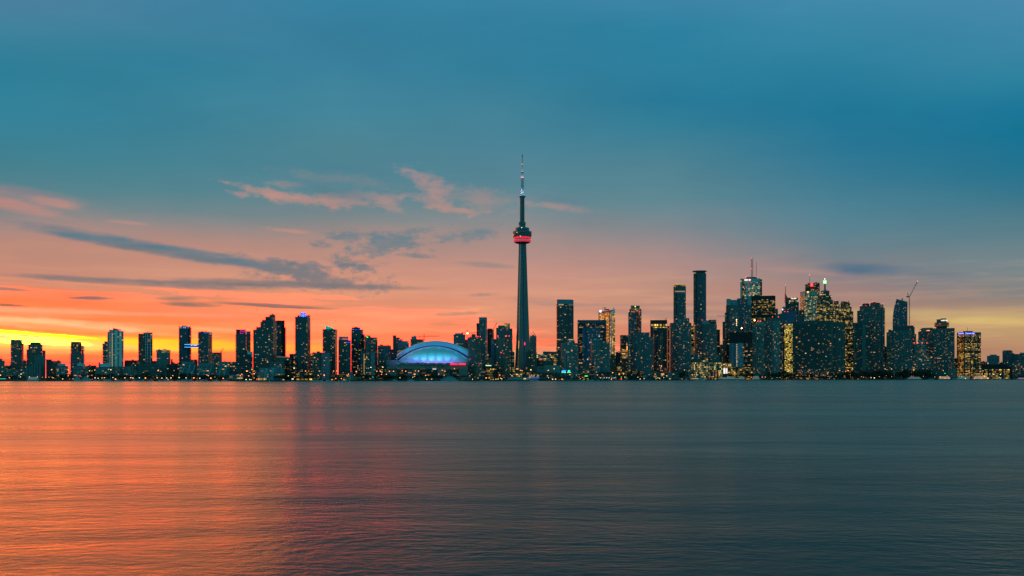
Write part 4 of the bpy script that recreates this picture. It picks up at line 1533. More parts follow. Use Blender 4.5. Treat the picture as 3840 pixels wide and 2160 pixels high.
mb.build("antenna_joint", plain("antenna_joint_paint", (.25, .32, .34), .6), tw, off=off)
ring("antenna_collar", [(672, 6.5), (669.2, 6.3)], m_podd, n=12)
ring("antenna_section", [(669.2, 4.9), (649, 4.2)], m_an, n=12)
ring("antenna_lamp", [(669.4, 5.1), (667.2, 4.9)], glow((1, .02, .08), 1.6), n=12)
ring("antenna_collar", [(648.8, 4.6), (645.3, 4.4)], m_podd, n=12)
ring("antenna_section", [(645.3, 2.3), (591.5, 1.9)], m_an, n=10)
ring("antenna_lamp", [(645.4, 2.6), (642.2, 2.4)], glow((1, .02, .08), 1.6), n=10)
ring("antenna_lamp", [(618.0, 2.5), (613, 2.3)], m_podd, n=10)
ring("warning_light", [(616.5, 2.6), (614.8, 2.6)], glow((1, .35, .05), 2.2), n=8)
ring("antenna_tip", [(592, 1.9), (578.5, 1.3)], m_podd, n=8)
ring("antenna_cap", [(578.5, 1.2), (577, .9)], m_an, n=8)
for (py, e_, r_) in [(724, 1500, 11), (664, 450, 8), (640, 200, 5)]:
    for s_ in (-1, 1):
        ld = bpy.data.lights.new("antenna_floodlight", "POINT")
        ld.energy = e_
        ld.color = (.75, .72, 1.0)
        ld.shadow_soft_size = 1
        lo = bpy.data.objects.new("antenna_floodlight", ld)
        lo.parent = tw
        lo.location = Vector((s_ * r_ * .8 * ut, -r_ * 1.1 * ut, Zat(py, YT))) - Vector((0, 0, LAND))
        C.objects.link(lo)
# low annex with an amber lit canopy
TB = Bld.__new__(Bld)
TB.root, TB.Y = tw, YT - 42
TB.block("base_canopy", 1925, 1947, 1380, plain("canopy_panel", (.4, .3, .18), .6), bot=1386.5, dy=0, depth=12)
TB.strip("canopy_sign", 1936, 1944, 1381.6, 1385.4, glow((1, .55, .2), .9), dy=-1)
TB.block("base_drum", 1926, 1948, 1386.5, m_tc, dy=2, depth=14)

b = Bld("office_tower", "pale office tower with a pyramid top right of the communications tower", shore(2000) + 420, 2000)
b.block("facade", 1986.5, 2011.5, 1266, fac("conc", wall=(.22, .24, .22), lit=.05, floor=4.2), xm=2003, lit=7)
b.block("arcade", 1987, 2011.5, 1262, M_CONC, bot=1266, dy=1, xm=2003)
mb = MB()
Yq = b.Y + 14
a, c_, tpk = P(1987.5, 1262, Yq), P(2010.5, 1262, Yq), P(1999, 1243.5, Yq + 9)
ped = []
for q in ((a.x, Yq - 9), (c_.x, Yq - 9), (c_.x, Yq + 22), (a.x, Yq + 22)):
    ped.append((q[0], q[1], a.z))
ap = (tpk.x, Yq + 7, tpk.z)
for i in range(4):
    mb.bar(ped[i], ap, .5, .5, 4)
    mb.bar(ped[i], ped[(i + 1) % 4], .5, .5, 4)
mb.build("pyramid_frame", M_STEEL, b.root, off=b.root.location)
mb = MB()
ap2 = (tpk.x, Yq + 7, Zat(1252.5, Yq))
g4 = [(tpk.x + (p_[0] - tpk.x) * .72, Yq + 7 + (p_[1] - Yq - 7) * .72, p_[2]) for p_ in ped]
for i in range(4):
    mb.face([g4[i], g4[(i + 1) % 4], ap2])
mb.build("pyramid_roof", plain("green_copper", (.10, .26, .22), .6), b.root, off=b.root.location)

# ------------------------------------------------------------------ E: between the dome and the communications tower
b = Bld("office_tower", "banded glass tower with a toothed parapet above the right slope of the dome", shore(1722) + 260, 1722)
b.block("facade", 1700.5, 1745, 1254, fac("band", wall=(.12, .20, .24), lit=.06, floor=3.4), lit=14)
b.block("crown", 1706, 1737, 1249, M_CONC, bot=1254, dy=4)
b.block("crown_box", 1731, 1735.5, 1245, M_SLAB, bot=1249, dy=8)
b = Bld("office_block", "narrow dark block with red lit windows right of the dome", shore(1750) + 230, 1750)
b.block("facade", 1744.5, 1755.5, 1273, fac("red", lit=.5, lamp=(1, .1, .03), strength=.7), lit=0)
b = Bld("apartment_tower", "olive stone apartment tower with a stepped top touching the dome's right edge", shore(1778) + 28, 1778)
b.block("facade", 1755, 1803, 1264, fac("stone", lit=.05), xm=1783, lit=24)
b.block("crown", 1768, 1784, 1252.5, fac("stone", lit=.0), bot=1264, dy=9)
b.block("crown_step", 1762, 1768, 1259, M_SLAB, bot=1264, dy=11)
for q in (1766, 1792, 1801):
    b.beacon(q, 1262, r=1.3)
b = Bld("apartment_tower", "tall pale square-topped tower left of the communications tower", shore(1810) + 330, 1810)
b.block("facade", 1796, 1826.5, 1200, fac("grid", wall=(.17, .24, .28), lit=.03, bay=4), xm=1819, lit=10)
b.block("crown", 1796.3, 1826.3, 1189.5, plain("blue_grey_panel", (.13, .21, .26), .6), bot=1200, dy=.5, xm=1819)
b.block("balcony_face", 1818.5, 1826, 1228, fac("band", wall=(.42, .42, .42), floor=3.6, spandrel=.5), dy=-1.5, slab=.8)
b.block("wing", 1786.5, 1796, 1212, fac("dark", lit=.03), dy=3, lit=3)
b = Bld("apartment_tower", "dark blue tower under construction with a crane boom on its roof", shore(1839) + 340, 1839)
b.block("facade", 1827, 1852.5, 1235, fac("dark", wall=(.06, .09, .11), lit=.03), xm=1847, lit=6)
b.block("crown", 1828, 1846, 1231.5, M_SLAB, bot=1235, dy=6)
b = Bld("office_tower", "banded tower with a glowing glass box on its roof corner", shore(1886) + 300, 1886)
b.block("facade", 1860, 1912.5, 1229, fac("band", wall=(.12, .20, .22), lit=.05, floor=4.2), lit=14)
b.block("setback", 1868, 1893, 1220.5, plain("teal_panel", (.07, .13, .15), .6), bot=1229, dy=6)
b.block("glass_box", 1892, 1912, 1212.5, fac("gold", wall=(.3, .3, .22), lit=1.0, strength=.75, floor=4.6, bay=3.2, spandrel=.1), bot=1228, dy=2)
b.block("wing", 1912.5, 1922, 1232, fac("band", wall=(.30, .30, .30), lit=.02), dy=4, depth=30)
b = Bld("office_block", "smooth dark blue round-cornered block between the tall pale tower and the olive tower", shore(1855) + 180, 1855)
b.block("facade", 1841, 1867.5, 1271, fac("blue", wall=(.03, .09, .14), glass=(.025, .08, .13), lit=.03, mullion=.04), shape="bow", lit=5)
b = Bld("apartment_tower", "olive stone apartment tower just left of the communications tower", shore(1886) + 110, 1886)
b.block("facade", 1862, 1912, 1263, fac("stone", lit=.05), xm=1892, lit=22)
b.block("crown", 1877, 1893, 1256, fac("stone", lit=0), bot=1263, dy=9)
for q in (1867, 1896, 1899, 1909):
    b.beacon(q, 1260, r=1.3)
b.beacon(1879, 1322, dy=-6, r=1.4)
b = Bld("office_block", "dark office with many yellow windows hard against the communications tower", shore(1920) + 190, 1920)
b.block("facade", 1911.5, 1929.5, 1316, fac("office", lit=.4), lit=6, lm=3)
b = Bld("apartment_tower", "olive stone apartment tower at the right foot of the communications tower", shore(1992) + 120, 1992)
b.block("facade", 1971, 2013, 1320, fac("stone", wall=(.10, .12, .10), lit=.05), xm=1998, lit=14)
b.block("crown", 1982, 1994, 1308, fac("stone", lit=.0), bot=1320, dy=8)
b.block("shoulder", 1977, 2000, 1314, fac("stone", lit=.0), bot=1320, dy=7)
b = Bld("broadcast_centre", "broad low dark building with a curved roof and satellite dishes", shore(2050) + 260, 2050)
b.block("facade", 2012, 2092, 1328, fac("office", wall=(.08, .09, .09), lit=.3), lit=14, lm=3)
b.block("curved_roof", 2036, 2092, 1318, plain("dark_roof_sheet", (.06, .08, .10), .5), bot=1328, dy=4, topr=1319)
for q in (2043, 2052, 2061):
    b.bar("roof_aerial", q, 1318, 1314, .4)
for (px, py, r_) in [(2027.5, 1332.5, 8.0), (2040, 1335.5, 5.5), (2048.5, 1338, 7.5), (2051.5, 1346.5, 5.5), (2022, 1337, 4)]:
    Yq = b.Y - 24
    p = P(px, py, Yq)
    mb = MB()
    rr_ = r_ * .62 * Yq / F * .78
    n = 14
    d_ = Vector((.35, -.75, .55)).normalized()
    e1 = d_.cross(Vector((0, 0, 1))).normalized()
    e2 = d_.cross(e1)
    prev = None
    for k in range(5):
        q = k / 4
        rg = [p + (e1 * math.cos(2 * math.pi * i / n) + e2 * math.sin(2 * math.pi * i / n)) * rr_ * q + d_ * (q * q * rr_ * .35) for i in range(n)]
        if prev:
            for i in range(n):
                mb.face([prev[i], prev[(i + 1) % n], rg[(i + 1) % n], rg[i]])
        prev = rg
    mb.bar(p, p + Vector((0, 3, -5)), .5, .5, 4)
    dsh = mb.build("satellite_dish", plain("dish_white", (.7, .74, .76), .5) if "dish_white" not in bpy.data.materials else bpy.data.materials["dish_white"], b.root, off=b.root.location)
b.block("dish_terrace", 2014, 2060, 1352, fac("dark", lit=.05), dy=-30, lit=3)
b.strip("red_sign_line", 2021, 2034, 1348.6, 1349.8, glow((1, .1, .1), 1.4), dy=-31)
b = lowrise("office_block", "small framed block with yellow windows under the satellite dishes", 2038, 2086, 1352, fac("grid", wall=(.14, .12, .10), lit=.4, floor=5, bay=7), 140, lit=3)
b = Bld("hall", "pale blank grey-green box hall right of the communications tower base", shore(2058) + 60, 2058)
b.block("facade", 2013, 2040, 1374, plain("hall_cladding", (.17, .19, .16), .8, var=.08), lit=0)
b.block("main_box", 2040, 2101, 1370, plain("hall_cladding_pale", (.22, .23, .19), .8, var=.08), dy=2)
b.strip("louvre", 2023, 2038, 1379, 1382, M_DKST, dy=-1)
b.block("plinth", 2013, 2103, 1396, M_SLABD, dy=-6)

# ------------------------------------------------------------------ F: right of the communications tower
b = Bld("residence_tower", "broad dark tower with a glass-topped slab crown standing alone right of the communications tower", shore(2118) + 330, 2118)
b.block("facade", 2085.5, 2151, 1147, fac("glass", wall=(.055, .09, .10), glass=(.02, .035, .04), lit=.04, bay=4.2), xm=2087.5, phi=R(12), lit=32)
b.block("crown_windows", 2086, 2150.5, 1140, fac("gold", wall=(.08, .16, .17), lit=.45, strength=1.2, lamp=(1, .8, .35), floor=4.0), bot=1147, dy=1, xm=2088, phi=R(12))
b.block("crown", 2086.8, 2150.8, 1122.5, plain("teal_glass_screen", (.09, .24, .27), .35, var=.15, vs=.15), bot=1140, dy=1.6, xm=2088.5, phi=R(12))
b.strip("lit_floor", 2087, 2103, 1272, 1275, M_LIT[0], dy=-1)
b.strip("lit_floor", 2132, 2149, 1272, 1274.5, M_LIT[1], dy=-1)
b.block("lit_corner", 2086, 2104, 1302, fac("gold", lit=.95, wall=(.3, .2, .1), lamp=WARM, strength=1.2), bot=1316, dy=-1.6)
for q in (2088, 2149.5):
    b.beacon(q, 1122, r=1.2)

b = Bld("office_block", "square dark framed office with a smaller blue glass block set in its front", shore(2220) + 300, 2220)
m_fr = plain("blue_frame_cladding", (.05, .11, .16), .6, var=.08)
b.block("facade", 2171, 2268, 1212, fac("office", wall=(.02, .03, .04), lit=.16, lamp=WARM, row=.6), lit=10, dy=4)
b.block("frame_post", 2165.5, 2171.5, 1200, fac("blue", wall=(.05, .10, .14), lit=.04), lit=3)
b.block("frame_post", 2267.5, 2274, 1200, fac("blue", wall=(.05, .10, .14), lit=.06), lit=3)
b.block("frame_beam", 2171.5, 2267.5, 1200, m_fr, bot=1213, dy=.5)
for q in range(2170, 2272, 17):
    b.bar("roof_post", q, 1200, 1198.3, .4)
b.block("front_block", 2184, 2253.5, 1227, fac("blue", wall=(.04, .11, .20), glass=(.03, .09, .17), lit=.10, floor=4, row=.75, mullion=.06, lamp=(1, .6, .35)), dy=-22, lit=14)

b = Bld("bank_tower", "brightly lit yellow-windowed office tower with a blue glass fin and a white logo", shore(2275) + 380, 2275)
b.block("facade", 2244.5, 2306.5, 1170, fac("office", wall=(.07, .08, .07), lit=.95, row=.3, strength=1.8, floor=4.0, bay=2.8), xm=2297, phi=R(25), lit=40, lm=3)
b.block("crown", 2244.5, 2306.5, 1161.5, plain("teal_crown_panel", (.07, .15, .17), .6), bot=1170, dy=.5, xm=2297, phi=R(25))
b.block("penthouse", 2266, 2284, 1158.5, M_SLAB, bot=1161.5, dy=14)
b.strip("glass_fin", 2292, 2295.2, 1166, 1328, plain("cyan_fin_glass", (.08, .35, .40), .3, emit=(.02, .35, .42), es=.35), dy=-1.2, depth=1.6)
mb = MB()
pa, pb_, pc, pd = P(2298, 1171, b.Y - 2), P(2305.5, 1171, b.Y - 2), P(2305.5, 1160, b.Y - 2), P(2300.5, 1151, b.Y - 2)
pe = P(2298.6, 1160, b.Y - 2)
fr = [pa, pb_, pc, pd, pe]
bk = [q + Vector((0, 5, 0)) for q in fr]
mb.face(fr)
mb.face(bk[::-1])
for i in range(5):
    j = (i + 1) % 5
    mb.face([fr[j], fr[i], bk[i], bk[j]])
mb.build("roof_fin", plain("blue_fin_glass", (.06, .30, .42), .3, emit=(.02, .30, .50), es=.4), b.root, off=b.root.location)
b.strip("logo_panel", 2248, 2256, 1162.5, 1171.5, glow((.30, .45, 1.0), 1.5), dy=-3)
b.strip("logo_emblem", 2248.8, 2255.2, 1163.3, 1166.5, glow((.8, .85, 1.0), 2.0), dy=-3.6, depth=.5)
b.sign("RBC", 2252, 1169.3, 2.6, (.95, .97, 1.0), 2.5, dy=-3.8)


def round_condo(label, x0, x1, top, core, wing, Y, lit):
    b = Bld("condo_tower", label, Y, (x0 + x1) / 2, group="pair of round-shouldered white-framed condominiums")
    m_ = fac("grid", wall=(.21, .31, .31), lit=.05, bay=4.4, floor=3.2, spandrel=.28, glass=(.03, .05, .055))
    b.block("facade", x0, x1, top, m_, shape="oval", depth=.62, slab=.9, sth=.6, smat=M_CONC, lit=lit)
    c0, c1 = core
    b.block("core", c0, c1, top - 9, fac("grid", wall=(.24, .36, .36), lit=.07, bay=4.4), dy=-9, depth=26, lit=6)
    b.block("crown_drum", c0 - 8 if wing < 0 else c0 + 8, c1 + 2 if wing < 0 else c1 + 10, top - 5, M_CONC, bot=top, dy=4)
    mb = MB()
    cxm = (c0 + c1) / 2
    tipx = cxm + wing * 26
    Yq = b.Y - 2
    roots = [P(cxm - wing * 16, top - 9, Yq - 4), P(cxm - wing * 16, top - 9, Yq + 14)]
    rootb = [P(cxm - wing * 16, top - 10.5, Yq - 4), P(cxm - wing * 16, top - 10.5, Yq + 14)]
    m1 = [P(cxm + wing * 10, top - 10, Yq - 4), P(cxm + wing * 10, top - 10, Yq + 14)]
    m2 = [P(cxm + wing * 10, top - 11.5, Yq - 4), P(cxm + wing * 10, top - 11.5, Yq + 14)]
    tip = P(tipx, top - 17, Yq + 5)
    mb.face([roots[0], m1[0], m2[0], rootb[0]])
    mb.face([rootb[1], m2[1], m1[1], roots[1]])
    mb.face([rootb[0], m2[0], m2[1], rootb[1]])
    mb.face([roots[1], m1[1], m1[0], roots[0]])
    mb.face([m1[0], tip, m2[0]])
    mb.face([m1[1], m2[1], tip])
    mb.face([m2[0], tip, m2[1]])
    mb.face([m1[0], m1[1], tip])
    mb.build("roof_wing", M_WHITEP, b.root, off=b.root.location)
    return b


round_condo("left of two round white-framed condominiums, its roof wing pointing left", 2103.5, 2168.5, 1286, (2127, 2154), -1, shore(2136) + 110, 26)
round_condo("right of two round white-framed condominiums, its roof wing pointing right", 2215.5, 2287.5, 1284, (2227, 2253), 1, shore(2251) + 110, 28)
b = lowrise("apartment_block", "midrise with ribbon windows between the two round condominiums", 2168, 2217, 1365, fac("grid", wall=(.12, .16, .16), lit=.12), 150, lit=8)
b = Bld("stone_tower", "brown stone tower at the right foot of the yellow-windowed bank tower", shore(2297) + 230, 2297)
b.block("facade", 2287, 2309, 1334, fac("conc", wall=(.14, .10, .08), lit=.06), lit=5)
b.block("crown", 2290, 2306, 1328, fac("conc", wall=(.15, .11, .08), lit=.04), bot=1334, dy=4)
lowrise("office_block", "small dark block in the gap right of the brown stone tower", 2309, 2327, 1320, fac("dark", lit=.07), 330, lit=4)
b = Bld("office_block", "dark glass block with a bright golden left flank and an orange sign", shore(2340) + 260, 2340)
b.block("facade", 2325.5, 2356.5, 1258, fac("office", wall=(.05, .07, .08), lit=.18, lamp=WARM), lit=10)
b.block("penthouse", 2326, 2356, 1256.5, M_SLABD, bot=1258, dy=2)
b.block("lit_flank", 2332, 2353, 1310, fac("gold", lit=.7, lamp=WARM, floor=3.6, bay=3), bot=1345, dy=-2)
b.strip("orange_sign", 2350, 2353, 1297, 1312, glow((1, .33, .06), 2.0), dy=-3)
b.block("stone_base", 2331, 2352, 1345, fac("conc", wall=(.16, .15, .11), lit=.08), dy=-3.5, lit=3)
lowrise("office_block", "low yellow-windowed block behind the shore tents", 2313, 2330, 1366, fac("office", lit=.3), 200, lit=2)

b = Bld("hotel_tower", "blue glass hotel tower with a lit stepped crown and an orange-glinting face", shore(2380) + 330, 2380)
b.block("facade", 2356, 2387, 1170, fac("blue", lit=.07, wall=(.04, .10, .16), mullion=.05), lit=20)
b.block("orange_lit_face", 2387, 2399.5, 1171, fac("office", wall=(.10, .035, .03), glass=(.05, .02, .02), lamp=(1, .3, .08), lit=.55, strength=.7, row=.3, floor=3.4, bay=2), dy=2, lit=8, lm=0)  # orange light on this face is put into its wall and glass colour
b.block("balcony_face", 2399.5, 2404.5, 1158, fac("band", wall=(.42, .38, .36)), dy=5, slab=.8, depth=30)
b.block("crown", 2366, 2399, 1157, fac("gold", wall=(.05, .10, .12), lit=.5, strength=.9), bot=1170, dy=6)
b.block("crown_top", 2374, 2399, 1146, fac("blue", wall=(.05, .13, .16), lit=.15), bot=1157, dy=8)
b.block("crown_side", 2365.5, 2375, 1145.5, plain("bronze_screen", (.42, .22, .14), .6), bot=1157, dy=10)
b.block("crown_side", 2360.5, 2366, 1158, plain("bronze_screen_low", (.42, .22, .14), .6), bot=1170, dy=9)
b.strip("crown_emblem", 2380.5, 2384, 1147.5, 1151.5, glow((1, .75, .1), 2.2), dy=6.5)
for q in (2356.5, 2377.5, 2398):
    b.beacon(q, 1169.5, dy=-2, r=1.3)

b = Bld("condo_tower", "wide curved blue-grey condominium with thin balcony lines and a roof box", shore(2403) + 120, 2403)
b.block("facade", 2357.5, 2449, 1263, fac("glass", wall=(.10, .16, .20), lit=.04, floor=3.1, spandrel=.25), shape="bow", slab=1.0, sth=.5, smat=M_CONC, lit=34)
b.block("penthouse", 2388, 2436, 1246.5, fac("glass", wall=(.12, .19, .21), lit=.04, floor=4), bot=1263, dy=12)
b.block("left_balconies", 2355, 2364, 1270, fac("conc", lit=.3), dy=10, slab=1.2, lit=10)
b = Bld("bank_tower", "dark office tower with bright yellow upper floors and a lit right flank", shore(2470) + 340, 2470)
b.block("facade", 2438.5, 2502, 1217, fac("office", wall=(.04, .06, .06), lit=.05), lit=0)
b.block("lit_storeys", 2441, 2501, 1215.5, fac("gold", lit=1.0, row=.1, strength=2.2, floor=9.0, bay=2.6, spandrel=.3), bot=1229, dy=-1)
b.block("crown", 2438.5, 2502, 1200, plain("dark_louvre", (.035, .03, .035), .7), bot=1215.5, dy=.5)
b.block("lit_flank", 2484, 2501.5, 1229, fac("gold", lit=.92, row=.35, strength=1.9, floor=4.2, bay=3), dy=-1.6, lit=8, lm=3)
b.bar("roof_aerial", 2498.5, 1200, 1190, .7)
b.bar("roof_aerial", 2494.5, 1200, 1194, .5)
for q in (2450, 2500):
    b.beacon(q, 1199.5, r=1)
b = Bld("condo_tower", "round dark glass tower with a flying-saucer roof before the yellow-topped office", shore(2460) + 150, 2460)
b.block("facade", 2449, 2485, 1246, fac("dark", wall=(.05, .09, .11), lit=.05), shape="oval", lit=16)
b.block("saucer_roof", 2435, 2483, 1240.5, M_SLABD, bot=1244, dy=-4, shape="oval")
b.beacon(2437, 1241.5, dy=-2, r=1.2)
b = lowrise("podium_building", "low reddish podium with orange shopfront lights", 2446, 2508, 1381, fac("red", lit=.2, wall=(.13, .07, .06), lamp=(1, .25, .06)), 90, lit=4)
b = lowrise("ferry_pavilion", "long pale grey shore pavilion with square bays", 2422, 2545, 1397, fac("grid", wall=(.16, .17, .17), lit=.06, floor=6, bay=9, glass=(.03, .03, .035)), 45, lit=3, kit=0)

# ------------------------------------------------------------------ G: the paired round-topped towers
def disc_tower(label, x0, x1, top, flare, lit_top, Y):
    b = Bld("residence_tower", label, Y, (x0 + x1) / 2, group="pair of slim blue round-fronted towers")
    m_ = fac("glass", wall=(.07, .13, .17), glass=(.025, .06, .08), lit=.02, floor=3.4, spandrel=.35, mullion=.08)
    b.block("facade", x0 + 5, x1, top, m_, shape="bow", lit=10, slab=.35, sth=.6, smat=M_SLABD)
    b.block("warm_flank", x0, x0 + 9, top + 2, fac("red", wall=(.26, .12, .09), glass=(.10, .05, .045), lit=.03, bay=2.2, mullion=.3), dy=4, depth=24)  # sunset light on the left flank is put into its wall and glass colour
    Yq = b.Y + 6
    b.block("crown_storey", x0 + 8, x1 - 4, top - 5, M_STEEL if not lit_top else fac("gold", lit=1.0, strength=1.4, bay=2.2, floor=6, mullion=.35), bot=top, dy=6, shape="oval", depth=.7)
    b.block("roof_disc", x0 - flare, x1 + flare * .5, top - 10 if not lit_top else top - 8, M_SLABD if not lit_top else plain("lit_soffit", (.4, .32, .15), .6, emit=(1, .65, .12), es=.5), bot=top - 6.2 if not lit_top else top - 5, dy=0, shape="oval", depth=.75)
    mb = MB()
    for i in range(9):
        q = x0 + 2 + (x1 - x0 - 4) * i / 8
        mb.bar(P(q * .9 + (x0 + x1) / 2 * .1, top, b.Y + 2), P(q, top - 6, b.Y - 2), .4, .4, 4)
    mb.build("roof_strut_frame", M_STEEL, b.root, off=b.root.location)
    return b


b = disc_tower("shorter of two slim round-fronted blue towers, its flared crown lit yellow", 2525.5, 2572, 1073, 2, True, shore(2548) + 330)
for i in range(12):
    q = 2532 + 3.2 * i
    b.strip("crown_lamp", q, q + 1.3, 1090.5, 1095, M_LIT[2], dy=-5 - 6 * (1 - ((i - 5.5) / 6) ** 2), depth=1)
b.beacon(2538, 1063, r=1)
b = disc_tower("taller of two slim round-fronted blue towers with a dark tilted disc roof", 2600.5, 2648, 1024, 4, False, shore(2624) + 340)

b = Bld("condo_tower", "left of two round balconied condominiums below the slim blue towers", shore(2550) + 140, 2550, group="pair of round balconied condominiums")
m_ = fac("glass", wall=(.10, .15, .19), lit=.05, spandrel=.25)
b.block("facade", 2510.5, 2593, 1210, m_, shape="oval", depth=.6, slab=1.0, sth=.5, smat=M_CONC, lit=44)
b.block("penthouse", 2534, 2585, 1193, fac("glass", wall=(.11, .17, .19), lit=.03), bot=1210, dy=10)
b.block("roof_box", 2543, 2556, 1197, M_CONC, bot=1210, dy=4)
b = Bld("condo_tower", "right of two round balconied condominiums below the slim blue towers", shore(2645) + 140, 2645, group="pair of round balconied condominiums")
m_ = fac("glass", wall=(.10, .15, .19), lit=.06, spandrel=.25)
b.block("facade", 2603, 2688, 1214.5, m_, shape="oval", depth=.6, slab=1.0, sth=.5, smat=M_CONC, lit=52)
b.block("white_box", 2632.5, 2657.5, 1201, M_CONC, bot=1214.5, dy=10)
b.block("penthouse", 2657.5, 2686.5, 1199, fac("dark", wall=(.06, .10, .12), lit=.05), bot=1214.5, dy=8, lit=3)
for q in (2633, 2654, 2682):
    b.beacon(q, 1200, r=1.2)
b = Bld("office_block", "narrow pinkish block with a sunset-lit edge left of the round condominiums", shore(2506) + 220, 2506)
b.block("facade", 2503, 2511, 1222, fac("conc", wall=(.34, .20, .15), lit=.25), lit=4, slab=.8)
b = Bld("office_block", "dark yellow-floored office between the two round balconied condominiums", shore(2598) + 260, 2598)
b.block("facade", 2592, 2604, 1226, fac("gold", lit=.5, wall=(.03, .03, .03)), lit=0)
b.block("crown", 2592, 2604, 1222, plain("dark_red_screen", (.10, .02, .02), .7), bot=1226, dy=1)
b = Bld("office_block", "slim black slab right of the round balconied condominiums", shore(2694) + 230, 2694)
b.block("facade", 2687.5, 2700, 1236, fac("black", lit=.1, lamp=WARM), lit=4)
b.block("green_sign_box", 2699.5, 2708, 1281, glow((.02, .6, .2), .6), bot=1283, dy=4, depth=4)
b = Bld("stone_tower", "old pale stone building with arched top windows in the narrow gap", shore(2700) + 260, 2700)
b.block("facade", 2688, 2711, 1292, fac("conc", wall=(.17, .17, .14), lit=.1), lit=4)
b = Bld("office_block", "grey slab glimpsed left of the stepped blue condominium cluster", shore(2716) + 330, 2716)
b.block("facade", 2709.5, 2722, 1206, fac("conc", wall=(.20, .17, .16), lit=.02), lit=2)

b = Bld("terminal_building", "wide green-grey warehouse terminal with rows of glowing yellow windows", shore(2643) + 55, 2643)
b.block("facade", 2574, 2712, 1358, fac("grid", wall=(.12, .16, .12), lit=.62, lamp=(1, .66, .16), floor=5.4, bay=3.0, spandrel=.45, mullion=.25, strength=1.5), xm=2582, phi=R(16), lit=6, lm=3)
b.block("lit_atrium", 2659, 2697, 1388, fac("gold", lit=.97, lamp=(1, .42, .08), floor=5.4, bay=3.6, spandrel=.25, strength=1.5), bot=1415, dy=-2)
b.block("rooftop_flat", 2586, 2631, 1329, fac("glass", wall=(.13, .18, .18), lit=.06), bot=1358, dy=8, lit=4)
b.block("rooftop_flat", 2660, 2699, 1327, fac("glass", wall=(.14, .20, .20), lit=.08), bot=1358, dy=8, lit=4)
b.block("link_storeys", 2630, 2661, 1340, fac("gold", wall=(.12, .14, .12), lit=.3), bot=1358, dy=12, lit=2)
for (x0, x1, t_) in [(2600, 2607, 1322), (2672, 2679, 1322)]:
    b.block("roof_turret", x0, x1, t_, M_CONC, bot=1329, dy=14, shape="oval")

b = Bld("condo_tower", "stepped blue condominium cluster with pale roof screens below the white bank tower", shore(2768) + 210, 2768)
mg1 = fac("glass", wall=(.10, .17, .20), lit=.05, floor=3.3)
b.block("facade", 2723, 2770, 1144, mg1, shape="bow", slab=.9, sth=.5, smat=M_CONC, lit=34)
b.block("middle_block", 2764, 2802, 1118.5, fac("blue", wall=(.06, .12, .16), lit=.06, floor=3.3), dy=3, lit=18)
b.block("right_block", 2796, 2817, 1144, mg1, dy=1, slab=.9, lit=14)
mps = plain("pale_roof_screen", (.18, .34, .37), .6)
b.block("roof_screen", 2724, 2740.5, 1120.5, mps, bot=1144, dy=3)
b.block("roof_screen", 2740.5, 2764, 1124.5, plain("pale_roof_screen_b", (.14, .27, .31), .6), bot=1144, dy=4)
b.block("roof_screen", 2798.5, 2817, 1109.5, mps, bot=1144, dy=4)
b.block("balcony_wing", 2719, 2724, 1172, fac("brown", wall=(.30, .16, .13), lit=.06), dy=6, slab=1.2, depth=26, lit=5)
b.beacon(2812, 1108, r=1.2)

b = Bld("bank_tower", "white marble office tower with roof masts and a round red roundel sign", shore(2818) + 560, 2818)
mw = fac("white", wall=(.30, .48, .48), glass=(.02, .04, .04), lit=.42, row=.6, strength=1.4, floor=4.9, bay=2.2, lamp=(1, .74, .25))
b.block("facade", 2790, 2851, 1056, mw, bot=None, dy=0, lit=16, lm=3)
b.block("top_band", 2790, 2851, 1044.5, plain("marble_band", (.30, .48, .48), .6), bot=1056, dy=0)
b.block("dark_corner", 2784, 2790, 1045.5, fac("black", wall=(.01, .015, .02), lit=.22, floor=4.9, bay=5), dy=2, lit=4, lm=3)
b.block("dark_corner", 2851, 2857.8, 1045.5, fac("black", wall=(.01, .015, .02), lit=.3, floor=4.9, bay=5), dy=2, lit=4, lm=3)
b.block("west_face", 2776, 2784, 1045, fac("white", wall=(.62, .52, .50), glass=(.28, .22, .22), lit=.0, floor=4.9), dy=5, depth=44)
b.block("plant_level", 2798, 2838, 1038.5, plain("plant_panel", (.10, .22, .23), .7), bot=1044.5, dy=10)
b.sign("BMO", 2799, 1050, 4.6, (1, .95, .88), 1.7, dy=-1.5, bold=.03)
Yq = b.Y - 2
p = P(2811.5, 1049.8, Yq)
mb = MB()
n = 24
rr_ = 4.0 * Yq / F
for i in range(n):
    a, c_ = 2 * math.pi * i / n, 2 * math.pi * (i + 1) / n
    f0 = [p, p + Vector((math.cos(a) * rr_, 0, math.sin(a) * rr_)), p + Vector((math.cos(c_) * rr_, 0, math.sin(c_) * rr_))]
    mb.face(f0)
    mb.face([f0[1], f0[1] + Vector((0, 1, 0)), f0[2] + Vector((0, 1, 0)), f0[2]])
mb.build("sign_roundel", glow((1.0, .01, .02), 1.6), b.root, off=b.root.location)
b.sign("M", 2811.5, 1049.8, 3.6, (1, .95, .9), 3.0, dy=-2.6, bold=.03)
b.strip("side_sign", 2777.5, 2779.3, 1052, 1056, glow((1, .5, .4), 1.5), dy=4)


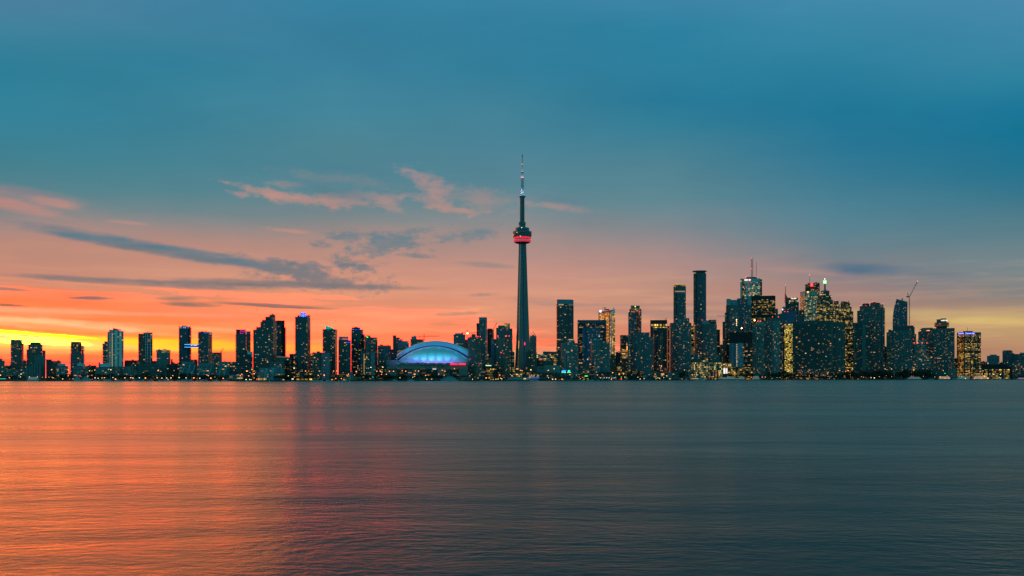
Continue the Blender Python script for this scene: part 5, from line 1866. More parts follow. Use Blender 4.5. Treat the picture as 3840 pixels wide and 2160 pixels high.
def lattice(b, px, y0, y1, w0, dy, name="roof_mast"):
    mb = MB()
    Y = b.Y + dy
    z0, z1 = Zat(y0, Y), Zat(y1, Y)
    x = K(px) * Y
    n = max(6, int((z1 - z0) / 2.6))
    cs = [(-1, -1), (1, -1), (1, 1), (-1, 1)]
    for i in range(n):
        a, c_ = z0 + (z1 - z0) * i / n, z0 + (z1 - z0) * (i + 1) / n
        wa, wb = w0 * (1 - .4 * i / n), w0 * (1 - .4 * (i + 1) / n)
        for k in range(4):
            p0 = (x + cs[k][0] * wa, Y + cs[k][1] * wa, a)
            p1 = (x + cs[k][0] * wb, Y + cs[k][1] * wb, c_)
            p2 = (x + cs[(k + 1) % 4][0] * wb, Y + cs[(k + 1) % 4][1] * wb, c_)
            mb.bar(p0, p1, w0 * .16, None, 3)
            mb.bar(p0, p2, w0 * .10, None, 3)
    return mb.build(name, M_DKST, b.root, off=b.root.location)


lattice(b, 2818, 1040, 968, 1.35, 16)
lattice(b, 2822.6, 1040, 985, 1.35, 17)
b.bar("roof_mast", 2822.6, 985, 966, .8, dy=17)
lattice(b, 2836.4, 1040, 1018, .8, 15)
b.bar("roof_mast", 2836.4, 1018, 980, .6, dy=15)
for (q, r_) in [(2818, 968), (2817.6, 1007.5), (2799, 1037), (2836, 1037.5), (2796.5, 1040)]:
    b.beacon(q, r_, dy=14, r=1.5)

b = Bld("bank_tower", "square black office tower dotted with rows of amber windows", shore(2862) + 460, 2862)
b.block("facade", 2816, 2908, 1122, fac("black", lit=.42, row=.75, strength=1.3, bay=2.4, floor=4.1, mullion=.2), lit=60, lm=3)
b.block("crown", 2816, 2908, 1109, plain("black_steel", (.006, .006, .007), .6), bot=1122, dy=.4)
b.block("plant_floor", 2815.5, 2908.5, 1181, plain("black_steel_b", (.006, .006, .007), .6), bot=1192, dy=-1)
b.block("roof_box", 2830, 2838, 1104.5, M_DKST, bot=1109, dy=10)
b.beacon(2906, 1108, r=1.3)
b = Bld("round_topped_tower", "small grey round-topped block peeping right of the black tower", shore(2912) + 560, 2912)
b.block("facade", 2906, 2917.5, 1166, fac("glass", wall=(.12, .15, .17), lit=.0))
b.block("crown", 2904, 2917.5, 1157, M_SLAB, bot=1166, dy=2, shape="oval")

b = Bld("construction_tower", "unfinished tower with a bare black core above pale blue panels", shore(2778) + 130, 2778)
b.block("core", 2736, 2821, 1246, plain("raw_concrete_dark", (.03, .03, .032), .95, var=.4, vs=.1), bot=1286, dy=3)
b.block("open_floors", 2738, 2821, 1284, fac("black", wall=(.03, .03, .03), lit=.10, lamp=WARM, row=.3), dy=4, lit=14)
b.block("glass_wing", 2735, 2755, 1286.5, fac("blue", wall=(.10, .20, .27), glass=(.07, .15, .21), lit=.0, mullion=.03), bot=1377, dy=0)
b.block("glass_panel", 2758, 2788, 1286, fac("blue", wall=(.17, .30, .38), glass=(.14, .26, .34), lit=.04, mullion=.03), bot=1377, dy=-1)
b.block("lit_bare_floors", 2789, 2821, 1290, fac("gold", wall=(.05, .04, .03), lit=.65, lamp=(1, .45, .10), floor=6.2, bay=4, strength=.9), bot=1382, dy=1)
for i in range(13):
    for q in (2762, 2784.5):
        b.strip("work_lamp", q, q + 1.8, 1292 + i * 6.6, 1294 + i * 6.6, glow((1, .6, .22), 1.5), dy=-2, depth=.7)
b.block("podium", 2735, 2821, 1378, fac("gold", wall=(.08, .07, .05), lit=.6, strength=1.3), dy=-4, lit=5)
mb = MB()
for s_ in range(16):
    a, c_ = math.pi * s_ / 16, math.pi * (s_ + 1) / 16
    mb.bar(P(2795 - 13 * math.cos(a), 1226 - 20 * math.sin(a), b.Y + 8), P(2795 - 13 * math.cos(c_), 1226 - 20 * math.sin(c_), b.Y + 8), .5, None, 4)
mb.build("arched_truss_frame", M_STEEL, b.root, off=b.root.location)
for (q, r_, s_) in [(2781.3, 1230.8, 2.6), (2829.8, 1201.2, 2.8)]:
    b.beacon(q, r_, dy=-6, r=s_, m=glow((1, .55, .22), 9))

b = Bld("condo_tower", "left slab of the pale gridded condominium pair at the water, lower and flat-topped", shore(2844) + 80, 2844)
b.block("facade", 2821, 2868, 1216, fac("grid", wall=(.16, .26, .25), lit=.06, bay=3.4, mullion=.3), lit=36, slab=.5, smat=M_SLABD)
b.block("penthouse", 2838, 2866, 1206, M_SLAB, bot=1216, dy=9)
for q in (2842, 2852):
    b.beacon(q, 1204, dy=8, r=1.6)
b = Bld("condo_tower", "right slab of the pale gridded condominium pair at the water, taller and stepped", shore(2903) + 70, 2903)
b.block("facade", 2866, 2896, 1203, fac("grid", wall=(.17, .27, .26), lit=.06, bay=3.4, mullion=.3), lit=30, slab=.5, smat=M_SLABD)
b.block("wing", 2896, 2926, 1203, fac("grid", wall=(.20, .32, .32), lit=.09, bay=4.6, mullion=.4, spandrel=.45), dy=3, lit=20)
b.block("dark_wing", 2926, 2941, 1210, fac("dark", lit=.2), dy=6, lit=16)
b.block("penthouse", 2876, 2922, 1192, fac("conc", wall=(.10, .16, .13), lit=.0), bot=1203, dy=9)
for q in (2897, 2919):
    b.beacon(q, 1188, dy=9, r=1.6)

# ------------------------------------------------------------------ H: the downtown cluster
b = Bld("hotel_tower", "dark tower with a curved sail shoulder rising to a slim spire", shore(2970) + 560, 2970)
b.block("facade", 2946, 2996, 1133, fac("dark", wall=(.05, .08, .09), lit=.05, floor=4), lit=8, bot=1170)
b.block("crown", 2958, 2992, 1115.5, fac("dark", wall=(.03, .05, .06), lit=.0), bot=1127, dy=1)
b.block("lit_storey", 2950, 2992, 1127, fac("gold", lit=.7, lamp=(1, .85, .35), strength=1.4, floor=6, wall=(.04, .06, .06)), bot=1133, dy=1.6)
b.block("lower_storeys", 2945, 2999, 1168, fac("dark", lit=.1), dy=4, lit=6)
mb = MB()
prev = None
front, backp = [], []
for i in range(9):
    q = i / 8
    px = 2946 + 13 * q
    py = 1100 + 18 * (1 - (1 - q) ** 2.2)
    front.append((px, py))
poly = [P(px, py, b.Y - 2) for px, py in front] + [P(2959, 1134, b.Y - 2), P(2946, 1134, b.Y - 2)]
bk = [q + Vector((0, 14, 0)) for q in poly]
mb.face(poly[::-1])
mb.face(bk)
for i in range(len(poly)):
    j = (i + 1) % len(poly)
    mb.face([poly[i], poly[j], bk[j], bk[i]])
mb.build("sail_shoulder", plain("sail_cladding", (.06, .10, .12), .5), b.root, off=b.root.location)
b.bar("spire", 2946.2, 1135, 1098, 1.5, dy=-1)
b.bar("spire", 2945.8, 1098, 1069, 1.0, dy=-1)
b.beacon(2945.8, 1069, dy=-1, r=1.1, m=glow((1, .9, .8), 3))
b.block("warm_flank", 2944.5, 2947.5, 1133, plain("bronze_flank_panel", (.30, .18, .14), .6), dy=2, depth=10)
b.sign("TRUMP", 2976, 1119.5, 4.6, (1, .92, .72), 1.5, dy=-1.5, bold=.03)
for q in (2960, 2967, 2978, 2990):
    b.beacon(q, 1114, dy=4, r=1.0)
b = Bld("office_block", "small pinkish-sided block with a white sign under the spired tower", shore(2938) + 500, 2938)
b.block("facade", 2931.5, 2946, 1163, fac("conc", wall=(.12, .16, .17), lit=.0))
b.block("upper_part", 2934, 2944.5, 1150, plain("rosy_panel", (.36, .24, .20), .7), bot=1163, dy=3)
b.strip("white_sign", 2933, 2936.5, 1158, 1163, glow((.6, .75, 1.0), 2.0), dy=-2)
b = Bld("office_block", "dark block with pale piers just left of the green-lit marble tower", shore(2997) + 440, 2997)
b.block("facade", 2978, 3015, 1163, fac("dark", wall=(.05, .07, .07), lit=.1, floor=4), lit=6)
for q in (2994, 3013):
    b.strip("pier", q, q + 3, 1163, 1215, M_CONC, dy=-1.5, depth=2)
b.beacon(3014, 1191, dy=-3, r=1.4)

b = Bld("office_tower", "deep blue sloped-top glass office with a glowing yellow lower shaft", shore(2965) + 330, 2965)
b.block("facade", 2941.5, 2975, 1200, fac("blue", wall=(.02, .09, .20), glass=(.015, .08, .19), lit=.03, mullion=.04), bot=1215, dy=0)
b.block("crown", 2941.5, 2983, 1171, plain("deep_blue_glass", (.015, .085, .20), .3), bot=1200, dy=.5, topr=1165)
b.block("right_wing", 2975, 3012, 1190, fac("blue", wall=(.02, .08, .17), lit=.06), dy=3, lit=3)
b.block("left_wing", 2908, 2941.5, 1182, plain("blue_green_glass", (.04, .10, .12), .4), dy=4, topr=1171)
b.block("lit_shaft", 2941.5, 2972.5, 1215, fac("gold", lit=.97, row=.22, strength=2.0, floor=4.1, bay=2.6, lamp=(1, .68, .08), spandrel=.4), dy=-1, lit=4, lm=3)
for q in (2943, 2954, 2980):
    b.beacon(q, 1168.5, dy=3, r=1.6)

b = Bld("bank_tower", "green-lit marble office tower with a rosy left side and an orange logo", shore(3035) + 520, 3035)
mc = fac("white", wall=(.20, .38, .32), glass=(.03, .06, .05), lit=.34, row=.6, floor=4.6, bay=2.4, lamp=(1, .75, .25), strength=1.3, spandrel=.45)
b.block("facade", 3000.5, 3065, 1103, mc, xm=3017.6, phi=R(30), lit=20, lm=3)
b.block("crown", 3000.5, 3065, 1092, plain("green_lit_marble", (.14, .42, .32), .6), bot=1103, dy=.3, xm=3017.6, phi=R(30))
b.strip("logo_panel", 3026, 3033, 1092.5, 1099.5, glow((1, .45, .02), 1.4), dy=2)
b.strip("logo_stripe", 3026, 3033, 1097.6, 1099.2, glow((1, .06, .02), 1.6), dy=1.2, depth=.6)
b.sign("CIBC", 3029.5, 1094.6, 2.4, (1, .9, .5), 2.0, dy=1.0)

b = Bld("bank_tower", "dark red-brown stepped tower with a glowing red letter emblem", shore(3050) + 640, 3050)
b.block("facade", 3028.5, 3074, 1061, fac("red", wall=(.06, .025, .025), lit=.3, floor=4.2, bay=3.2, lamp=(1, .55, .2), strength=1.0), lit=20)
b.block("wing", 3019.5, 3029, 1066.5, fac("red", wall=(.035, .02, .02), lit=.2, floor=4.2), dy=2, lit=4)
b.strip("emblem_panel", 3038, 3050, 1061.5, 1075, glow((.85, .0, .01), 1.3), dy=-1.5)
b.sign("S", 3044, 1068.5, 9, (1, .12, .10), 2.0, dy=-2.6, bold=.03)
b.bar("roof_mast", 3036, 1095, 1031, .7, dy=-8)
b.beacon(3036, 1031, dy=-8, r=1.6, m=glow((1, .2, .15), 4))
lattice(b, 3036, 1100, 1086, 1.5, -8)
b.roof_kit(3052, 3068, 1061, 3)
b.beacon(3068, 1062, r=1.4)

b = Bld("bank_tower", "many-stepped green-grey tower under a glowing green lantern on a stalk", shore(3098) + 480, 3098)
ms = fac("office", wall=(.065, .10, .09), lit=.14, glass=(.02, .035, .03), row=.5, bay=2.6)
msl = fac("office", wall=(.07, .11, .09), lit=.42, glass=(.02, .035, .03), row=.7, bay=2.6)
for i, (x0, x1, t_, bt, mm, lt) in enumerate([(3078, 3110, 1090, 1108, ms, 0), (3072, 3117.5, 1108, 1124, ms, 2), (3066, 3124, 1124, 1142, ms, 4), (3061, 3130, 1142, 1170, msl, 16), (3057, 3136, 1170, 1215, msl, 30)]):
    b.block("tower_tier", x0, x1, t_, mm, bot=bt if i < 4 else None, dy=8 - i * 2, lit=lt, lm=3, depth=60 - i * 2)
b.block("stalk_base", 3088, 3100, 1086, M_CONC, bot=1090, dy=14, depth=10)
b.block("stalk", 3090.5, 3096.5, 1063, fac("grid", wall=(.16, .30, .28), lit=.0, bay=1.8, floor=3), bot=1090, dy=16, depth=6)
b.block("green_lantern", 3087, 3099, 1050.5, plain("lantern_frame", (.05, .3, .05), .5, emit=(.12, 1.0, .04), es=1.5), bot=1064.5, dy=14, depth=11)
b.strip("lantern_face", 3089.8, 3098, 1052.5, 1062, glow((.55, 1.0, .75), 2.0), dy=13)
b.strip("lantern_face", 3087, 3088.6, 1053, 1061.5, glow((.55, 1.0, .65), 1.6), dy=13)
b.block("lantern_cap", 3089, 3097, 1048, M_SLABD, bot=1050.5, dy=15, shape="oval")
b.beacon(3093, 1046.5, dy=18, r=2.6, m=glow((1, .85, .6), 3))
b = Bld("office_tower", "middle stepped tower between the lantern tower and the yellow-lit stepped tower", shore(3135) + 470, 3135)
for i, (x0, x1, t_, bt, lt) in enumerate([(3126, 3145, 1128.5, 1142, 0), (3124, 3149, 1142, 1160, 6), (3120, 3153, 1160, None, 18)]):
    b.block("tower_tier", x0, x1, t_, ms if i < 1 else msl, bot=bt, dy=8 - 2 * i, lit=lt, lm=3)
b.beacon(3133, 1127.5, r=1.4)
b = Bld("office_tower", "right-hand stepped tower with bright yellow floors before the open sky", shore(3176) + 470, 3176)
msy = fac("gold", wall=(.06, .09, .08), lit=.5, row=.75, strength=1.5, bay=2.6)
for i, (x0, x1, t_, bt, mm, lt) in enumerate([(3154, 3184, 1130, 1135, ms, 0), (3152, 3188, 1135, 1151, ms, 2), (3150, 3193.5, 1151, 1168, msl, 8), (3148, 3200, 1168, None, msy, 30)]):
    b.block("tower_tier", x0, x1, t_, mm, bot=bt, dy=10 - 2 * i, lit=lt, lm=3)
b.beacon(3172, 1129, r=1.4)

b = Bld("hotel_slab", "wide dark gridded slab spanning the foot of the downtown cluster", shore(3072) + 110, 3072)
mh = fac("grid", wall=(.055, .10, .10), glass=(.008, .01, .012), lit=.05, bay=4.6, floor=3.5, spandrel=.18, mullion=.10)
b.block("facade", 2973, 3058, 1215, mh, lit=14, depth=30)
b.block("middle_facade", 3056, 3128, 1208, fac("grid", wall=(.09, .15, .14), glass=(.008, .01, .012), lit=.05, bay=4.6, floor=3.5, spandrel=.24, mullion=.14), dy=-6, lit=14, depth=30)
b.block("end_facade", 3126, 3169.5, 1207, fac("grid", wall=(.15, .22, .21), glass=(.008, .01, .012), lit=.06, bay=5.4, floor=3.5, spandrel=.18, mullion=.2), dy=-12, lit=10, depth=30)
mrb = plain("roof_band_panel", (.05, .10, .095), .7)
b.block("roof_block", 2990, 3058, 1202.5, mrb, bot=1215, dy=3)
b.block("roof_block", 3058, 3127, 1203, mrb, bot=1208, dy=0)
b = Bld("terraced_podium", "low terraced podium with slanted white glass ribs before the wide dark slab", shore(3060) + 55, 3060)
b.block("facade", 2950, 3130, 1398, fac("dark", lit=.28, floor=4, bay=4), lit=16)
b.block("upper_terrace", 2985, 3125, 1383, fac("dark", wall=(.05, .08, .08), lit=.12), bot=1398, dy=10, lit=4)
for i in range(14):
    mb = MB()
    q = 3004 + i * 8.4
    mb.bar(P(q, 1384, b.Y + 8), P(q + 6, 1402, b.Y - 8), .75, None, 4)
    mb.build("glass_rib", M_CONC, b.root, off=b.root.location)
b = Bld("office_block", "dark office strip glimpsed right of the wide dark slab", shore(3184) + 220, 3184)
b.block("facade", 3170, 3198.5, 1272, fac("office", wall=(.03, .04, .04), lit=.3), lit=8, lm=3)
b.block("lit_storeys", 3170, 3197, 1232, fac("office", lit=.4, wall=(.05, .08, .08)), bot=1272, dy=3, lit=8, lm=3)
b = Bld("condo_tower", "flat-topped dark condominium with one broad pale vertical column", shore(3240) + 120, 3240)
b.block("facade", 3198.5, 3282, 1216, fac("dark", wall=(.05, .085, .09), lit=.06), lit=30)
b.block("crown", 3198, 3282, 1209.5, M_SLABD, bot=1216, dy=-.6)
b.strip("pale_column", 3233, 3247, 1216, 1395, plain("teal_column", (.07, .16, .16), .7), dy=-2, depth=2.5)
b.strip("thin_column", 3202, 3205, 1216, 1395, bpy.data.materials["teal_column"], dy=-1.5, depth=2)
b = Bld("condo_tower", "tall condominium with red roof lamps and twin pale vertical piers", shore(3266) + 230, 3266)
b.block("facade", 3224, 3303, 1147, fac("glass", wall=(.07, .09, .10), lit=.05), lit=34, slab=.5)
b.block("wing", 3215, 3225, 1165, fac("dark", lit=.04), dy=3, slab=1.4, smat=M_SLAB, lit=4)
b.block("right_wing", 3312, 3317.5, 1154, fac("band", wall=(.2, .2, .2), lit=.12), dy=4, slab=1.3, lit=12)
b.strip("pale_pier", 3301, 3305, 1140, 1400, M_CONC, dy=-1.5, depth=4)
b.strip("pale_pier", 3308, 3312, 1140, 1400, M_CONC, dy=-1.5, depth=4)
b.block("link", 3303, 3313, 1144, fac("dark", lit=.03), dy=3)
b.block("crown", 3234, 3260, 1138, plain("red_roof_box", (.14, .05, .05), .8), bot=1147, dy=6)
b.block("crown", 3263, 3300, 1135, plain("red_brown_box", (.20, .11, .09), .8), bot=1147, dy=8)
b.block("crown_top", 3272, 3284, 1132, bpy.data.materials["red_brown_box"], bot=1135, dy=12)
for (q, r_) in [(3225, 1146), (3235, 1137), (3247, 1146), (3260, 1137), (3264, 1136), (3273, 1132), (3281, 1131), (3297, 1134), (3312, 1139)]:
    b.beacon(q, r_, dy=4, r=1.3)

# ------------------------------------------------------------------ I: the far right
b = Bld("residence_tower", "tall blue tower with a bowed left side and a sloping roof beside the crane", shore(3376) + 420, 3376)
Y = b.Y
ml = fac("blue", wall=(.05, .12, .17), glass=(.02, .06, .09), lit=.06, floor=3.4, bay=3, spandrel=.35)
mb = MB()
prof_ = []
for i in range(15):
    q = i / 14
    prof_.append((3347.2 + 15 * q ** 2.2, 1215 - 94 * q))
xr0, dep = 3403.2, 34
zs = [LAND] + [Zat(py, Y) for _, py in prof_]
xl = [prof_[0][0]] + [p_[0] for p_ in prof_]
zr_top = Zat(1131.5, Y)
for i in range(len(zs) - 1):
    za, zc = zs[i], zs[i + 1]
    ra, rc_ = min(za, zr_top), min(zc, zr_top)
    XA, XC, XR = K(xl[i]) * Y, K(xl[i + 1]) * Y, K(xr0) * Y
    uA, uC = 0, 0
    wA, wC = XR - XA, XR - XC
    kx = K(3376) * dep
    mb.face([(XA, Y, za), (XR, Y, ra), (XR, Y, rc_), (XC, Y, zc)], [(XA, za), (XR, ra), (XR, rc_), (XC, zc)])
    mb.face([(XR + kx, Y + dep, ra), (XA + kx, Y + dep, za), (XC + kx, Y + dep, zc), (XR + kx, Y + dep, rc_)], [(XA, ra), (XR, za), (XR, zc), (XC, rc_)])
    mb.face([(XA + kx, Y + dep, za), (XA, Y, za), (XC, Y, zc), (XC + kx, Y + dep, zc)], [(0, za), (dep, za), (dep, zc), (0, zc)])
    mb.face([(XR, Y, ra), (XR + kx, Y + dep, ra), (XR + kx, Y + dep, rc_), (XR, Y, rc_)], [(0, ra), (dep, ra), (dep, rc_), (0, rc_)])
XC = K(xl[-1]) * Y
mb.face([(XC, Y, zs[-1]), (K(xr0) * Y, Y, zr_top), (K(xr0) * Y + kx, Y + dep, zr_top), (XC + kx, Y + dep, zs[-1])], None, 1)
mb.build("facade", [ml, M_SLAB], b.root, off=b.root.location)
b.windows([(K(3358) * Y, Y), (K(3401) * Y, Y), (K(3401) * Y, Y + 20), (K(3358) * Y, Y + 20)], Zat(1215, Y), Zat(1155, Y), 18, ml)
b.block("roof_hoist", 3381, 3386, 1118, plain("hoist_frame", (.30, .24, .22), .8), bot=1126, dy=10, depth=5)

b = Bld("condo_tower", "pale gridded condominium with a flat roof box left of the white-grid block", shore(3380) + 130, 3380)
b.block("facade", 3342, 3424, 1238, fac("conc", wall=(.10, .17, .17), lit=.07, floor=3.2), lit=44)
b.block("roof_box", 3356, 3401, 1224, M_SLABD, bot=1238, dy=8)
b.block("left_wing", 3331, 3343, 1236, fac("stone", lit=.04), dy=4, lit=4)
b.block("low_wing", 3324, 3331.5, 1246, fac("stone", lit=.05), dy=6, lit=3)
b = Bld("condo_tower", "narrow lamp-roofed block behind the flat-boxed condominium", shore(3417) + 240, 3417)
b.block("facade", 3400, 3430, 1226, fac("glass", lit=.08), lit=8)
b.block("crown", 3403, 3426, 1220, fac("glass", lit=.1), bot=1226, dy=4)
for q in (3405, 3412, 3423):
    b.beacon(q, 1219, dy=5, r=1.2)
b.block("right_wing", 3429, 3436, 1252, fac("dark", lit=.15), dy=3, lit=5)
b = Bld("condo_tower", "broad pale condominium with a row of orange roof lamps", shore(3473) + 270, 3473)
b.block("facade", 3443, 3500, 1243, fac("glass", wall=(.08, .13, .14), lit=.08), lit=20)
b.block("crown", 3449, 3500, 1233, fac("glass", wall=(.12, .19, .21), lit=.04), bot=1243, dy=3)
b.block("roof_hood", 3456, 3498, 1229, M_CONC, bot=1233, dy=6)
for q in (3452, 3477, 3481, 3485, 3491, 3500):
    b.beacon(q, 1239.5, dy=-1, r=1.9, m=glow((1, .25, .06), 3.5))
for q in (3463, 3497):
    b.beacon(q, 1226.5, dy=8, r=1.0)
b = Bld("condo_tower", "white window-grid block with a pale roof prism and red lamps", shore(3460) + 110, 3460)
b.block("facade", 3428, 3477, 1289, fac("grid", wall=(.20, .34, .33), lit=.10, bay=5, floor=3.6), lit=18, lm=1)
b.block("right_wing", 3476, 3496, 1333, fac("grid", wall=(.18, .31, .30), lit=.07, bay=5, floor=3.6), dy=-2, lit=5)
b.block("left_wing", 3425, 3429, 1333, fac("grid", wall=(.18, .31, .30), lit=.1), dy=-1, lit=2)
b.block("roof_prism", 3441, 3468, 1276, M_CONC, bot=1289, dy=8, topr=1275)
b.block("podium", 3424, 3497, 1376, fac("conc", wall=(.12, .18, .17), lit=.08), dy=-5, lit=2)
for q in (3428, 3442, 3458, 3476):
    b.beacon(q, 1286, dy=-1, r=1.8, m=glow((1, .12, .05), 4))
for (q, r_) in [(3425, 1272), (3461, 1271)]:
    b.beacon(q, r_, dy=-3, r=1.5, m=glow((1, .02, .12), 3))

b = Bld("hotel_tower", "hotel tower topped by a revolving restaurant drum and a lit white sign", shore(3540) + 120, 3540)
b.block("facade", 3498, 3580, 1230.5, fac("conc", wall=(.09, .16, .16), glass=(.02, .035, .04), lit=.10, bay=4.4, floor=3.3, spandrel=.4, mullion=.3), lit=56)
b.block("neck", 3510, 3552, 1224, M_DKST, bot=1231, dy=10, shape="oval", depth=.8)
b.block("restaurant_drum", 3504, 3558.5, 1210.5, fac("gold", wall=(.05, .06, .06), glass=(.03, .02, .02), lit=.5, lamp=(1, .35, .15), floor=5.5, bay=3, strength=.6), bot=1224, dy=6, shape="oval", depth=.9)
b.block("drum_rim", 3503.5, 3559, 1209, M_SLABD, bot=1212, dy=5, shape="oval", depth=.9)
b.block("upper_drum", 3512, 3550, 1197, M_SLABD, bot=1209, dy=12, shape="oval", depth=.8)
b.block("roof_box", 3529, 3548, 1194, M_DKST, bot=1197, dy=24)
b.sign("WESTIN", 3541, 1202, 4.4, (1, .95, .78), 1.8, dy=2, bold=.02)
b.bar("roof_aerial", 3528, 1197, 1190, .4, dy=22)

b = Bld("newspaper_tower", "black-framed office block with bright yellow window bands and blue lettering", shore(3633) + 110, 3633)
b.block("facade", 3588, 3679, 1255, fac("gold", wall=(.035, .045, .045), glass=(.012, .015, .015), lit=.56, row=.75, floor=4.4, bay=3.6, spandrel=.45, mullion=.26, strength=1.5), xm=3614, phi=R(34), lit=50, lm=3)
b.block("crown", 3588, 3679, 1245.5, plain("crown_concrete", (.05, .08, .085), .7), bot=1255, dy=.3, xm=3614, phi=R(34))
b.block("plant_floor", 3611, 3648, 1241.5, M_DKST, bot=1245.5, dy=16)
b.face_sign("Toronto Star", 3637, 1250, 5.2, (.10, .12, 1.0), 5.0, 3614, R(34))
b.face_sign("Toronto Star", 3605, 1250.5, 4.6, (.14, .14, 1.0), 4.0, 3614, R(34), left=True)
b.bar("roof_aerial", 3628, 1241, 1227, .6, dy=18)
b.bar("roof_aerial", 3598, 1246, 1242, .4)
b.bar("roof_aerial", 3603, 1246, 1243, .4)

b = Bld("low_office", "long low dark office with three rows of yellow windows at the right", shore(3738) + 80, 3738)
b.block("facade", 3681, 3786, 1382, fac("gold", wall=(.04, .05, .04), lit=.85, row=.3, floor=7.2, bay=3, spandrel=.5, strength=1.5), lit=6, lm=3)
b.block("dark_roof", 3679, 3776, 1366, plain("sloped_dark_roof", (.03, .02, .022), .8), bot=1382, dy=6, topr=1368)
b.block("end_block", 3776, 3797, 1374, plain("dark_end_wall", (.03, .035, .035), .8), dy=4)
b = Bld("apartment_block", "distant pale apartment block far right of the blue-lettered office", shore(3724) + 900, 3724)
b.block("facade", 3701, 3748, 1334, fac("band", wall=(.16, .24, .28), lit=.07, floor=5.5, bay=6, mullion=.3), lit=8)
b.block("penthouse", 3712, 3738, 1329.5, M_SLAB, bot=1334, dy=8)
b = Bld("apartment_tower", "distant dark stepped tower near the right picture edge", shore(3780) + 700, 3780)
b.block("facade", 3759, 3797, 1316, fac("glass", wall=(.06, .11, .15), lit=.06), lit=10)
b.block("crown", 3762, 3793, 1313.5, M_SLABD, bot=1316, dy=4)
b.block("wing", 3797, 3803, 1324, fac("glass", wall=(.06, .11, .15), lit=.06), dy=2)
b = Bld("office_block", "wide dark blue block cut off by the right picture edge", shore(3825) + 560, 3825)
b.block("facade", 3802, 3870, 1327, fac("blue", wall=(.04, .09, .12), lit=.03), lit=3)
b.block("roof_box", 3824, 3860, 1322, M_SLAB, bot=1327, dy=6)
b = Bld("apartment_block", "glassy low apartment block at the right picture edge", shore(3830) + 120, 3830)
b.block("facade", 3797, 3826, 1357, fac("glass", wall=(.10, .16, .17), lit=.1), lit=8)
b.block("right_wing", 3826, 3880, 1350, fac("grid", wall=(.14, .20, .20), lit=.06, bay=7, floor=4.5), dy=2, lit=5)
b = Bld("ferry_hall", "pinkish prow-shaped hall with a long low teal roof by the ferry docks", shore(3555) + 60, 3555)
b.block("facade", 3548, 3590, 1392, plain("pink_prow_panel", (.24, .17, .16), .8, var=.1), dy=0, topr=1376, depth=20)
b.block("long_roof", 3424, 3550, 1385, plain("teal_low_roof", (.07, .10, .10), .8), dy=8, topr=1387)
b.block("lit_corner", 3424, 3430, 1383, M_LIT[1], bot=1390, dy=4, depth=3)

